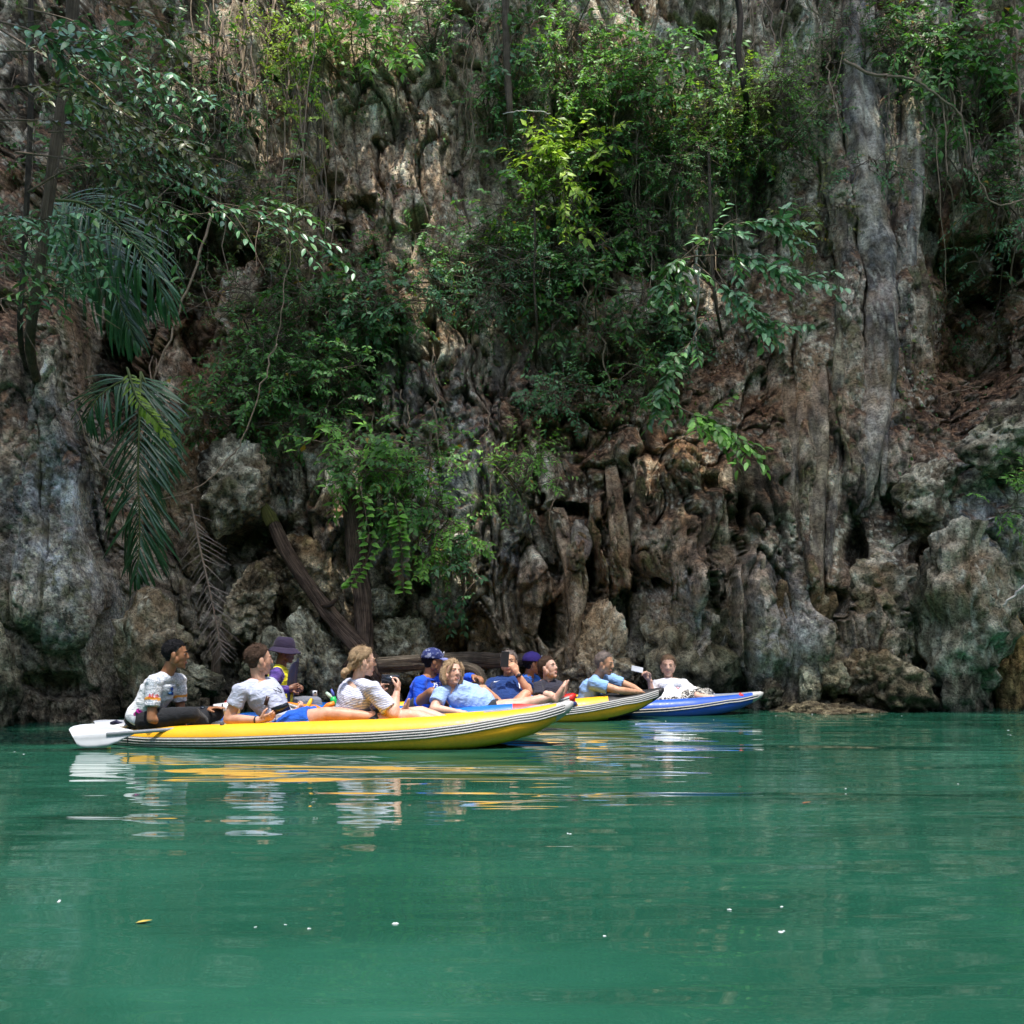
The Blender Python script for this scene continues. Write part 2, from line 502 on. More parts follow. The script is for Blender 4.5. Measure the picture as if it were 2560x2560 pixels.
def seg_dist(px, py, path):
    """distance ratio to a polyline with varying half width; returns min d/w, local w"""
    best = np.full(px.shape, 9.0); bw = np.ones(px.shape)
    pts = spline(path, 5)
    for a, b in zip(pts[:-1], pts[1:]):
        ax, ay, aw = a; bx, by, b_w = b
        vx, vy = bx - ax, by - ay
        t = np.clip(((px - ax) * vx + (py - ay) * vy) / (vx * vx + vy * vy + 1e-9), 0, 1)
        w = aw + (b_w - aw) * t
        d = np.hypot(px - ax - t * vx, py - ay - t * vy) / np.maximum(w, 1)
        m = d < best
        best = np.where(m, d, best); bw = np.where(m, w, bw)
    return best, bw

def cliff_depth(px, py):
    Y = base_depth(px, py)
    wx = px + 14 * vnoise(np.stack([px / 60, py / 60, px * 0], -1).reshape(-1, 3), 3).reshape(px.shape)
    wy = py + 14 * vnoise(np.stack([px / 60, py / 60, px * 0 + 9], -1).reshape(-1, 3), 4).reshape(px.shape)
    for path, b in FLUTES:
        xs = [p[0] for p in path]; ys = [p[1] for p in path]; w = max(p[2] for p in path) * 1.3
        m = (px > min(xs) - w - 20) & (px < max(xs) + w + 20) & (py > min(ys) - w - 20) & (py < max(ys) + w + 20)
        if not m.any(): continue
        d, _ = seg_dist(wx[m] * 0.5 + px[m] * 0.5, wy[m] * 0.5 + py[m] * 0.5, path)
        Y[m] -= b * np.sqrt(np.clip(1 - d * d, 0, 1)) ** 0.8
    for cx, cy, rx, ry, dp, ang in PITS:
        m = (abs(px - cx) < 2 * max(rx, ry)) & (abs(py - cy) < 2 * max(rx, ry))
        if not m.any(): continue
        a = math.radians(ang); dx = wx[m] - cx; dy = wy[m] - cy
        u = (dx * math.cos(a) + dy * math.sin(a)) / rx; v = (-dx * math.sin(a) + dy * math.cos(a)) / ry
        Y[m] += dp * (1 - sstep(0.55, 1.15, np.hypot(u, v)))
    return Y

def build_cliff():
    pxs = np.concatenate([np.arange(-900, -60, 30), np.arange(-60, 2620, 4.0), np.arange(2620, 3500, 30)])
    pys = np.concatenate([np.arange(-500, -40, 20), np.arange(-40, 1860, 4.0), np.arange(1860, 1960, 12)])
    GX, GY = np.meshgrid(pxs, pys)
    Y = cliff_depth(GX, GY)
    X = (GX - PX0) * Y / F; Z = CAM_H + (PY0 - GY) * Y / F
    p = np.stack([X, Y, Z], -1).reshape(-1, 3)
    # rock relief
    left = (sstep(330, 200, GX) * sstep(700, 850, GY)).ravel()       # smoother buttress
    flow = (sstep(1830, 1980, GX) * sstep(2420, 2300, GX) * sstep(200, 350, GY) * sstep(1560, 1400, GY)).ravel()
    calm = np.clip(1 - 0.80 * left - 0.80 * flow, 0.15, 1)
    q = p * np.array([1, 1, 0.5])
    warp = np.stack([fbm(p * 1.6, 3, 71), fbm(p * 1.6, 3, 72), fbm(p * 1.6, 3, 73)], -1)
    d = 0.26 * fbm(q * 0.95, 3, 1) * calm
    d += 0.10 * fbm(q * 2.3 + 3, 4, 21, 0.55) * calm
    v1, e1 = facets(q * np.array([1.05, .9, .42]) + .22 * warp, 40, .19, .42)
    v2, e2 = facets(q * np.array([2.6, 2.3, 1.1]) + .25 * warp, 43, .045, .14)
    d += (v1 + v2) * calm
    jm = sstep(-0.25, 0.25, fbm(p * 0.8, 2, 75)) * calm
    d -= 0.22 * (1 - sstep(0.0, 0.055, e1)) * jm                # joints between the blocks
    d -= 0.04 * (1 - sstep(0.0, 0.06, e2)) * jm
    vf = p * np.array([2.5, 2.5, .13]) + .16 * warp              # vertical solution runnels
    r1 = fbm(vf, 3, 81, .5); r2 = fbm(vf * 2.3 + 7, 3, 85, .5)
    vm = .45 + .55 * sstep(-.2, .3, fbm(p * .6, 2, 88))
    d -= 0.24 * np.exp(-(r1 / .05) ** 2) * vm * np.clip(calm + .4, 0, 1)
    d += 0.30 * np.abs(r1) * vm
    d -= 0.06 * np.exp(-(r2 / .06) ** 2) * vm; d += .10 * np.abs(r2) * vm
    h1 = fbm(p * np.array([2.0, 2.0, 1.0]) + 0.6 * warp, 4, 47, 0.55)
    d -= 0.15 * sstep(0.22, 0.36, h1) * calm                    # hollows
    g1, g2 = worley(p * np.array([7, 7, 5.0]) + .8 * warp, 55)
    d -= 0.045 * (1 - sstep(0.10, 0.40, g1)) * (0.5 + 0.5 * calm) * (vnoise(p * 1.3, 91) > 0.15)   # solution pits
    d += 0.035 * fbm(p * np.array([9, 9, 5]), 3, 61, 0.65) * (0.45 + 0.55 * calm)
    d += 0.05 * sstep(0.55, 0.2, p[:, 2]) * fbm(p * 13, 2, 99)
    # move along the view-independent outward direction: forward and a little sideways/up with noise
    side = 0.10 * vnoise(p * 2.1, 111) * calm; up = 0.10 * vnoise(p * 2.1, 112) * calm
    p[:, 1] -= d; p[:, 0] += side; p[:, 2] += up
    # undercut at the tide line
    und = sstep(0.75, 0.30, p[:, 2]) * sstep(-0.4, 0.05, p[:, 2])
    p[:, 1] += 0.16 * und * (p[:, 0] < 4.5)
    h, w = GX.shape
    i = np.arange(h * w).reshape(h, w)
    Fc = np.stack([i[:-1, :-1], i[1:, :-1], i[1:, 1:], i[:-1, 1:]], -1).reshape(-1, 4)
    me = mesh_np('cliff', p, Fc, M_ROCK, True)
    # stone stains: r iron-red plus shade painted into two recesses, g pale tan, b blue-grey
    gx = GX.ravel(); gy = GY.ravel(); n = fbm(p * 1.5, 4, 131)
    def blob(cx, cy, rx, ry): return np.exp(-(((gx - cx) / rx) ** 2 + ((gy - cy) / ry) ** 2))
    r = 0.9 * blob(1540, 1300, 90, 190) + 0.8 * blob(1500, 1100, 220, 90) + 0.45 * blob(1000, 420, 260, 240) + 0.5 * blob(1650, 950, 200, 130) + 0.5 * blob(2330, 900, 130, 260) + 0.35 * blob(560, 620, 130, 160) + 0.55 * blob(1900, 1000, 130, 240) + 0.5 * blob(900, 620, 150, 160) + 0.9 * blob(400, 760, 190, 330) + 0.8 * blob(2440, 620, 150, 300)  # last two blobs darken the left and right recesses in place of shade
    g = 0.85 * blob(1000, 330, 240, 300) + 0.6 * blob(640, 230, 130, 200) + 0.5 * blob(1850, 130, 260, 170) + 0.5 * blob(1080, 560, 200, 200) + 0.4 * blob(1300, 60, 300, 120) + 0.3 * blob(2050, 900, 100, 300)
    b = 0.95 * blob(140, 1280, 110, 240) + 0.25 * blob(2200, 700, 90, 420) + 0.5 * blob(1100, 1250, 190, 260) + 0.5 * blob(1850, 1600, 260, 150) + 0.6 * blob(2430, 1350, 100, 220) + 0.4 * blob(350, 1600, 200, 150)
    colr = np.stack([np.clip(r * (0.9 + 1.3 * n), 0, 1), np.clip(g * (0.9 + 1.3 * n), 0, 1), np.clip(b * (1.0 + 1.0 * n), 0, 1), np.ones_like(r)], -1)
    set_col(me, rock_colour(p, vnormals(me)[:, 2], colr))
    o = link('cliff', me)
    tag(o, 'rough grey and brown limestone cliff with hollows and ledges', 'cliff', kind='structure')
    return p.reshape(h, w, 3), pxs, pys
CLP, CPX, CPY = build_cliff()

def cliff_at(px, py):
    """world point of the wall seen at a photo pixel"""
    i = int(np.clip(np.searchsorted(CPX, px), 0, len(CPX) - 1)); j = int(np.clip(np.searchsorted(CPY, py), 0, len(CPY) - 1))
    return Vector(CLP[j, i])

# unseen rock arch, added high above the view to shade the wall
def build_shade_arch():
    xs = np.linspace(-21, 21, 180); ts = np.linspace(0, 1, 44)
    V = []; top = []
    for x in xs:
        e = 2.25 + 2.05 * float(sstep(.15, .60, np.array(x))) + .75 * float(sstep(.8, 1.9, np.array(x))) + 0.10 * math.sin(x * 1.7) + 0.06 * math.sin(x * 4.1 + 1)
        for t in ts:
            y = 10.9 + .25 * math.sin(x * 1.3) + (e - 10.9) * t
            z = 25.6 - 12.0 * max(0, (abs(x) - 10) / 11) ** 2 + 1.2 * math.sin(t * math.pi)
            V.append((x, y, z)); top.append((x, y, z + 0.4))
    V = np.array(V); top = np.array(top)
    d = fbm(V * 0.8, 4, 7)
    V[:, 2] += 0.5 * d
    n = len(ts); m = len(xs); Fc = []
    hole = []  # openings aimed along the sun to dapple chosen spots below
    for tx, ty, tY, hr in [(630, 190, 14.2, 1.1), (700, 100, 14.2, .8), (1400, 460, 13.4, .6), (1830, 310, 13.8, .8), (880, 110, 14.4, .8), (900, 1090, 12.2, .4), (1020, 380, 14.3, .7), (1820, 640, 11.8, .6), (1500, 180, 14.2, .9), (1700, 230, 14.2, .6), (1130, 650, 13.4, .6), (300, 400, 8.2, .35), (150, 160, 8.2, .4), (450, 330, 8.2, .4), (2350, 150, 13.8, .6), (1180, 1500, 12.4, .45), (560, 330, 14.2, .5)]:
        g_ = P(tx, ty, tY); dz = 25.2 - g_.z; hole.append((g_.x + S.x / S.z * dz, g_.y + S.y / S.z * dz, hr))
    keep = lambda c: all(((c[0] - hx) ** 2 + (c[1] - hy) ** 2) > hr * hr for hx, hy, hr in hole)
    N = len(V); A = np.vstack([V, top])
    for i in range(m - 1):
        for k in range(n - 1):
            q = (i * n + k, i * n + k + 1, (i + 1) * n + k + 1, (i + 1) * n + k)
            if not keep(V[list(q)].mean(0)): continue
            Fc.append(q); Fc.append(tuple(N + a for a in q[::-1]))
        q = (i * n + n - 1, (i + 1) * n + n - 1)
        Fc.append((q[0], N + q[0], N + q[1], q[1]))
        q = (i * n, (i + 1) * n)
        Fc.append((q[1], N + q[1], N + q[0], q[0]))
    me = mesh_np('shade_arch', A, Fc, M_ROCK, True); set_col(me, rock_colour(A, A[:, 2] * 0, None, False))
    o = link('shade_arch', me)
    tag(o, 'unseen limestone arch added high above the water to shade the cliff', 'cliff', kind='structure')
build_shade_arch()

# the other walls that close in the lagoon, behind and beside the viewer
def build_far_walls():
    pts = [(-17, 13), (-21, 5), (-22, -5), (-16, -13), (-6, -17), (6, -17), (16, -13), (22, -5), (21, 5), (17, 13)]
    C = np.array(spline([np.array(p, float) for p in pts], 14)); zs = np.linspace(-1, 18, 38); n = len(zs)
    V = []
    for c in C:
        o = c / np.linalg.norm(c)
        for z in zs: V.append((c[0] + o[0] * .12 * z, c[1] + o[1] * .12 * z, z))
    V = np.array(V); d = 1.6 * fbm(V * .3, 4, 5) ; o = V[:, :2] / np.linalg.norm(V[:, :2], axis=1, keepdims=True); V[:, :2] += o * d[:, None]
    V[n - 1::n, 2] += 2.5 * vnoise(V[n - 1::n] * .4, 9)
    i = np.arange(len(V)).reshape(len(C), n); Fc = np.stack([i[:-1, :-1], i[:-1, 1:], i[1:, 1:], i[1:, :-1]], -1).reshape(-1, 4)
    me = mesh_np('far_cliff', V, Fc, M_ROCK, True); c = rock_colour(V, vnormals(me)[:, 2], None, True)
    veg = sstep(-.1, .25, fbm(V * .5, 3, 31))[:, None]; c = c * (1 - veg) + np.array([.045, .075, .028]) * veg
    set_col(me, c); tag(link('far_cliff', me), 'overgrown limestone walls closing in the lagoon', 'cliff', kind='structure')
build_far_walls()
# ================================================================== boulders
_ico = {}
def ico(n):
    if n not in _ico:
        bm = bmesh.new(); bmesh.ops.create_icosphere(bm, subdivisions=n, radius=1.0)
        bm.verts.ensure_lookup_table()
        _ico[n] = (np.array([v.co[:] for v in bm.verts]), np.array([[v.index for v in f.verts] for f in bm.faces])); bm.free()
    return _ico[n]

def boulder(label, x0, y0, x1, y1, Y, seed, facet=9, sub=5, pit=.0, depth=.8, tilt=0.0, rough=1.0, tint=(.88, .93, .92), boxy=.0, crust=True, moss=.8):
    """weathered block filling the photo box x0..x1, y0..y1 at distance Y"""
    D, Fc = ico(sub)
    rng = np.random.default_rng(seed)
    c = P((x0 + x1) / 2, (y0 + y1) / 2, Y); hx = (x1 - x0) / 2 * Y / F; hz = (y1 - y0) / 2 * Y / F; hy = hx * depth
    # polyhedral core: nearest of random cutting planes along every direction
    N = rng.normal(size=(facet + 4, 3)); N /= np.linalg.norm(N, axis=1, keepdims=True); h = rng.uniform(.58, 1.0, facet + 4)
    dots = np.maximum(D @ N.T, 1e-3); r = (h / dots)
    r = -np.log(np.exp(-20 * np.minimum(r, 2.2)).sum(1)) / 20
    r = np.minimum(r, 1.15); V = D * r[:, None]
    V /= np.abs(V).max(0)
    if boxy: V = np.sign(V) * np.abs(V) ** (1 - boxy * .4)
    sc = np.array([hx, hy, hz]); W = V * sc
    n = D / np.linalg.norm(D, axis=1, keepdims=True)
    s = float((hx * hz) ** .5)
    q = W + seed * 3.7
    d = .17 * s * fbm(q / s * 1.5, 3, seed) + .09 * s * fbm(q / s * 3.6, 4, seed + 3, .55, True)
    f1, f2 = worley(q / s * 2.6 + .6 * vnoise(q * 4, 5)[:, None], seed + 9)
    d -= .10 * s * (1 - sstep(0, .08, f2 - f1)) * (vnoise(q / s * 1.3, 8) > -.1); d += .16 * s * (f2 - f1)
    d += .020 * rough * fbm(q * 16, 3, seed + 5)
    vf, ef = facets(q / s * 2.2 + .35 * np.stack([vnoise(q * 3, 5), vnoise(q * 3, 6), vnoise(q * 3, 7)], 1), seed + 50, .05 * s, .13 * s); d += vf - .05 * s * (1 - sstep(0, .07, ef))
    d -= .07 * s * np.exp(-(fbm(q / s * np.array([2.2, 2.2, .7]), 3, seed + 60) / .06) ** 2)
    if pit:
        g1, _ = worley(q * (5.5 + 1.5 * (seed % 3)), seed + 21); d -= pit * (1 - sstep(.15, .55, g1)); g1, _ = worley(q * 14, seed + 31); d -= pit * .45 * (1 - sstep(.15, .5, g1))
    W = W + n * d[:, None]
    a = math.radians(tilt); R = np.array([[math.cos(a), 0, math.sin(a)], [0, 1, 0], [-math.sin(a), 0, math.cos(a)]])
    W = W @ R.T + np.array(c)
    me = mesh_np('boulder', W, Fc, M_BOULDER, True)
    set_col(me, rock_colour(W, vnormals(me)[:, 2], None, crust, moss, tint, litter=False))
    return tag(link('boulder', me), label, 'boulder', 'rocks along the foot of the cliff')

PALE = (0.84, 0.94, 0.92)
BOULDERS = [
 ('tall grey rock knob with a mossy top behind the white printed jersey', 290, 1490, 470, 1870, 10.75, 11, 8, 5, .03, .8, 4),
 ('small rounded rock against the foot of the smooth grey buttress', -60, 1545, 45, 1830, 10.15, 12, 8, 4, .03),
 ('angular olive rock split by a dark crack below the dead palm frond', 388, 1690, 505, 1800, 11.1, 13, 4, 5, .0, .7, 18, .6, PALE, .4),
 ('slanting olive slab resting on the angular rock below the dead frond', 405, 1650, 560, 1722, 11.35, 14, 4, 5, .0, .7, 24, .6, PALE, .4),
 ('smooth pale green boulder behind the dark bucket hat', 605, 1572, 770, 1760, 11.9, 15, 6, 5, .0, .8, 0, .5, PALE),
 ('deeply pitted limestone boulder beside the dark bucket hat', 690, 1535, 890, 1800, 12.1, 16, 9, 5, .09, .7, -12, 1, PALE),
 ('spiky eroded rock peak above the pitted limestone boulder', 715, 1515, 800, 1620, 12.25, 17, 9, 4, .08, .7, 10, 1, PALE),
 ('large grey block behind the pale log, crossed by a ledge', 925, 1530, 1085, 1720, 12.45, 18, 5, 5, .02, .8, 6, .7, (0.92, 1.00, 0.98), .5),
 ('wedge-shaped grey block perched on the large grey block', 925, 1462, 1010, 1560, 12.65, 19, 4, 5, .0, .8, 10, .7, (0.84, 0.93, 0.95), .3),
 ('low dark rock under the pale log', 1030, 1690, 1240, 1800, 12.2, 20, 7, 4, .04),
 ('round humped rock with a hollow, behind the light blue T-shirt', 1402, 1512, 1590, 1830, 12.35, 21, 7, 5, .05, .8, 6, 1, (1.25, 1.3, 1.28)),
 ('huge crusted rock face behind the person in the white top', 1580, 1425, 1860, 1850, 12.55, 22, 7, 5, .04, .6, 0, 1.2, (0.88, 0.95, 0.92)),
 ('massive brown rock with a sloping top right of the huge crusted face', 1825, 1415, 2065, 1840, 12.6, 23, 5, 5, .03, .6, 12, 1.1, (.82, .78, .68)),
 ('pointed grey rock fin leaning among the low shore rocks', 2030, 1598, 2110, 1760, 12.15, 24, 4, 4, .0, .8, 26, .7, (1.0, .98, 1.0)),
 ('stubby olive rock standing beside the pointed grey fin', 1995, 1662, 2058, 1775, 11.95, 25, 5, 4, .02, .8, -6, .7, PALE),
 ('cracked pale olive rock in front of the pointed grey fin', 2046, 1648, 2125, 1748, 11.9, 26, 4, 4, .0, .8, 20, .7, PALE, .3),
 ('small grey shore rock next to the bow of the low blue kayak', 1890, 1698, 1956, 1780, 12.05, 27, 5, 4, .02, .8, 0, .7, (0.92, 0.96, 0.94)),
 ('low flat rock shelf at the waterline beyond the blue bow', 1850, 1740, 2190, 1805, 12.2, 28, 9, 5, .03, .9, 0, 1, (.75, .75, .7)),
 ('dark crusted block sitting on the waterline beside the rock pillar', 2110, 1622, 2320, 1810, 12.05, 29, 5, 5, .05, .8, 0, 1.2, (.85, .85, .78), .4),
 ('big grey leaning slab above the dark crusted block', 2120, 1320, 2320, 1700, 12.45, 30, 5, 5, .03, .5, 8, 1, (0.92, 1.00, 1.03)),
 ('short pale slab wedged beneath the big grey leaning slab', 2205, 1570, 2268, 1650, 12.1, 31, 4, 4, .0, .6, 35, .5, (0.92, 0.96, 0.97)),
 ('grey bulge of rock above the big grey leaning slab', 2240, 1140, 2380, 1345, 12.55, 32, 6, 5, .03, .7, 30),
 ('broad rock pillar standing in the water at the far end of the wall', 2315, 1235, 2520, 1860, 11.95, 33, 6, 5, .03, .6, -3, 1, (0.94, 1.01, 1.06)),
 ('slanting rock slab leaning over the broad rock pillar', 2370, 1000, 2640, 1190, 12.35, 34, 4, 5, .02, .6, -30, .8),
 ('thin yellowish rib of flowstone beside the broad rock pillar', 2490, 1500, 2570, 1830, 12.3, 35, 7, 4, .0, .8, -4, .5, (1.15, .95, .6)),
 ('rough grey block hanging over the recess beside the green palm frond', 470, 1092, 668, 1350, 12.55, 36, 6, 5, .04, .6, -8, 1, (0.88, 0.94, 0.94)),
 ('narrow upright stone beside the top of the rough hanging block', 462, 1010, 508, 1110, 12.85, 37, 5, 4, .0, .6, 5),
 ('brown rock below the rough hanging block, behind the fallen trunk', 690, 1330, 860, 1540, 12.9, 38, 6, 5, .02, .6, 0, 1, (.9, .84, .72)),
 ('grey boulder beneath the dead palm frond', 560, 1400, 690, 1600, 12.4, 39, 6, 5, .02, .7, 0, 1, (.95, .94, .85)),
]
for bl in BOULDERS: boulder(*bl)

# ================================================================== flowstone columns
def column(label, path, dY, seed, tint=(1, 1, 1), rust=0.0, lobes=3):
    pts = spline(path, 10); n = 40; V = []; Fc = []; X0 = None
    Ys = np.array([base_depth(np.array([a[0]]), np.array([a[1]]))[0] for a in pts]); k = 9
    Ys = np.convolve(np.pad(Ys, k // 2, mode='edge'), np.ones(k) / k, 'valid')
    for ki, ((px, py, w), Y) in enumerate(zip(pts, Ys)):
        Y = Y + dY - (.10 if px > 1900 else 0) + .42 * max(0, 1 - ki / (len(pts) * .22)) ** 1.5; c = P(px, py, Y); r = w * Y / F
        for j in range(n):
            t = 2 * math.pi * j / n
            fl = .9 + .16 * math.sin(lobes * t + seed + py * .004) + .09 * math.sin((2 * lobes + 1) * t + seed * 2 + py * .003)
            V.append((c.x + r * fl * math.cos(t), c.y + r * fl * math.sin(t) * 1.1, c.z))
    V = np.array(V); m = len(pts)
    ctr = V.reshape(m, n, 3).mean(1).repeat(n, 0); nn = V - ctr; rr = np.linalg.norm(nn, axis=1, keepdims=True) + 1e-6
    d = .026 * fbm(V * np.array([6, 6, .9]) + seed, 4, seed, .6) + .020 * fbm(V * np.array([3, 3, 3]) + seed, 3, seed + 4, .5, True) + .008 * fbm(V * 26, 2, seed + 8)
    V = V + nn / rr * np.minimum(d, rr[:, 0] * .8)[:, None]
    for i in range(m - 1):
        for j in range(n):
            j2 = (j + 1) % n; Fc.append((i * n + j, (i + 1) * n + j, (i + 1) * n + j2, i * n + j2))
    Fc.append(tuple(range(n))); Fc.append(tuple((m - 1) * n + j for j in range(n - 1, -1, -1)))
    me = mesh_np('stalactite', V, Fc, M_FLOW, True)
    st = np.zeros((len(V), 3)); st[:, 2] = .22 * (1 - rust); st[:, 0] = rust
    set_col(me, rock_colour(V, vnormals(me)[:, 2], st, False, .5, tuple(x * .72 for x in tint), litter=False))
    return tag(link('stalactite', me), label, 'stalactite', 'flowstone columns on the cliff')
COLS = [
 ('tall grey flowstone column tapering to a point over the dark cave', [(2132, -60, 34), (2142, 120, 44), (2150, 300, 50), (2166, 470, 40), (2176, 530, 33), (2190, 620, 42), (2202, 700, 30), (2204, 770, 36), (2198, 950, 40), (2180, 1090, 42), (2160, 1210, 30), (2142, 1288, 5)], 0.0, 1),
 ('slim pale rib along the edge of the tall grey column', [(2232, 760, 12), (2228, 950, 18), (2216, 1150, 20), (2206, 1240, 5)], -.06, 4),
 ('smooth olive-grey column leaning beside the tall grey column', [(2052, 230, 20), (2082, 430, 30), (2108, 590, 30), (2118, 720, 30), (2108, 900, 32), (2100, 1040, 24), (2095, 1120, 6)], -.05, 5, (.85, .82, .68)),
 ('thick drapery of flowstone ending low over the dark cave', [(2036, 860, 30), (2030, 1080, 42), (2022, 1300, 40), (2040, 1440, 22), (2046, 1500, 5)], -.10, 6, (.9, .82, .72)),
 ('narrow drip column beside the thick low drapery', [(1972, 900, 22), (1970, 1180, 28), (1960, 1340, 18), (1958, 1400, 4)], -.06, 7, (.92, .86, .76)),
 ('short fluted drip column between two longer draperies', [(2088, 1020, 18), (2084, 1250, 26), (2072, 1380, 14), (2070, 1430, 4)], -.08, 8, (.95, .9, .82)),
 ('grey fluted rib high on the wall near the top edge', [(2280, 120, 26), (2276, 420, 30), (2262, 640, 28), (2256, 820, 20), (2252, 900, 5)], -.05, 9),
 ('pale weathered stalactite curtain lit near the top of the wall', [(560, 170, 22), (580, 290, 40), (596, 390, 26), (600, 430, 5)], -.05, 10, (1.25, 1.15, .98)),
 ('smaller pale stalactite beside the lit curtain', [(640, 180, 18), (648, 300, 26), (652, 400, 14), (654, 440, 4)], -.03, 11, (1.2, 1.1, .95)),
 ('rust-red drip column between two black hollows', [(1528, 1150, 14), (1542, 1260, 20), (1554, 1360, 25), (1552, 1440, 20), (1544, 1474, 4)], -.16, 12, (1.0, .9, .8), .55),
 ('grey hanging tooth of rock above the black slot', [(1446, 1300, 14), (1450, 1360, 24), (1448, 1400, 14), (1446, 1412, 3)], -.14, 15),
 ('brown tapering rib left of the black slot', [(1395, 1270, 14), (1408, 1350, 20), (1424, 1420, 18), (1440, 1560, 20), (1430, 1700, 16)], -.06, 16, (1, .9, .8), .25),
]
for c_ in COLS: column(*c_)

# ================================================================== dead wood
def bark(name, c0, c1):
    t = NT(name); v = t.pos((3, 3, 3))
    ge = t.attr('along').outputs['Vector']
    mp = t.new('ShaderNodeMapping'); mp.inputs['Scale'].default_value = (4.5, 4.5, .45); t.link(ge, mp.inputs[0])
    n = t.noise(mp.outputs[0], 2.0, 5, .7, .4); n2 = t.noise(t.pos(), 7, 3)
    c = t.mix(t.ramp(n2, [(.45, 0), (.7, .6)]), t.ramp(n, [(.36, c0), (.62, c1)]), tuple(x * .6 for x in c0))
    return t.out(c, .85, t.bump(n, 1.0, .07), .2)
BARK_DK = bark('dark_brown_bark', (.035, .024, .017), (.32, .225, .155)); BARK_GR = bark('weathered_grey_wood', (.03, .026, .020), (.24, .20, .15)); BARK_PL = bark('pale_grey_bark', (.09, .068, .045), (.32, .255, .17))
def wood_mesh(name, pts, rad, mat, parent=None, n=14, knob=.12, seed=0):
    n = int(n * 1.4); knob = knob * 1.7
    """tube with bark relief; stores a coordinate that runs along the stem"""
    pts = spline(pts, 12); m = len(pts); rad = np.interp(np.linspace(0, 1, m), np.linspace(0, 1, len(rad)), rad)
    V, Fc = tube_geo([Vector(p[:3]) for p in pts], list(rad), n)
    V = np.array([tuple(v) for v in V]); ctr = V[:m * n].reshape(m, n, 3).mean(1).repeat(n, 0); nn = V - ctr
    ang = np.tile(np.arange(n) / n * 2 * math.pi, m); s = np.cumsum([0] + [np.linalg.norm(np.array(pts[i + 1]) - np.array(pts[i])) for i in range(m - 1)]).repeat(n)
    al = np.stack([np.cos(ang), np.sin(ang), s * 3], 1)
    d = 1 + knob * fbm(al * np.array([1.6, 1.6, .8]) + seed, 3, seed) + .8 * knob * fbm(al * np.array([3.5, 3.5, .5]) + seed, 3, seed + 4, .6, True)
    V = ctr + nn * d[:, None]
    me = mesh_np(name, V, Fc, mat, True)
    a = me.attributes.new('along', 'FLOAT_VECTOR', 'POINT'); a.data.foreach_set('vector', al.astype(np.float32).ravel())
    return link(name, me, parent)
t = empty('fallen_trunk', P(905, 1640, 11.9), 'dark brown fallen trunk leaning down to the water, its broken end mossy yellow', 'tree trunk')
wood_mesh('trunk', [P(672, 1285, 12.6), P(722, 1390, 12.4), P(790, 1490, 12.2), P(850, 1565, 12.05), P(905, 1625, 11.9), P(955, 1700, 11.8), P(1000, 1790, 11.7)], [.075, .075, .08, .085, .10, .10, .09], BARK_DK, t, 18, .16, 1)
wood_mesh('mossy_end', [P(658, 1262, 12.6), P(672, 1288, 12.58), P(684, 1312, 12.54)], [.05, .081, .078], bark('yellow_moss', (.07, .075, .02), (.24, .24, .06)), t, 14, .12, 5)
wood_mesh('stub', [P(806, 1515, 12.1), P(826, 1512, 12.0), P(840, 1500, 11.95)], [.03, .028, .018], BARK_DK, t, 10, .2, 2)
t = empty('upright_trunk', P(912, 1640, 12.05), 'dark upright dead trunk rising beside the fallen trunk', 'tree trunk')
wood_mesh('trunk', [P(868, 1190, 12.5), P(880, 1290, 12.4), P(892, 1400, 12.3), P(906, 1510, 12.15), P(912, 1620, 12.05), P(918, 1720, 12.0)], [.075, .095, .11, .10, .10, .11], BARK_DK, t, 18, .18, 3)
wood_mesh('root', [P(912, 1600, 12.05), P(890, 1640, 11.95), P(860, 1668, 11.9)], [.06, .05, .03], BARK_DK, t, 10, .2, 4)
t = empty('driftwood_log', P(1130, 1655, 11.5), 'weathered grey log lying level behind the royal blue shirt', 'log')
wood_mesh('log', [P(945, 1662, 11.6), P(1010, 1660, 11.6), P(1090, 1654, 11.6), P(1180, 1650, 11.65), P(1260, 1652, 11.7), P(1330, 1646, 11.8)], [.075, .085, .082, .085, .075, .06], BARK_GR, t, 18, .16, 6)
wood_mesh('branch_stub', [P(1120, 1662, 11.55), P(1175, 1672, 11.45), P(1200, 1690, 11.4), P(1215, 1745, 11.3)], [.05, .055, .05, .045], BARK_GR, t, 12, .2, 7)
t = empty('sapling_stump', P(545, 1740, 11.6), 'mottled brown stump standing among the olive rocks below the dead frond', 'stump')
wood_mesh('stem', [P(540, 1790, 11.6), P(538, 1700, 11.6), P(542, 1640, 11.6), P(555, 1600, 11.65)], [.05, .05, .045, .02], BARK_PL, t, 12, .2, 8)
wood_mesh('side_shoot', [P(540, 1650, 11.6), P(528, 1615, 11.6), P(520, 1590, 11.6)], [.03, .02, .01], BARK_PL, t, 8, .2, 9)
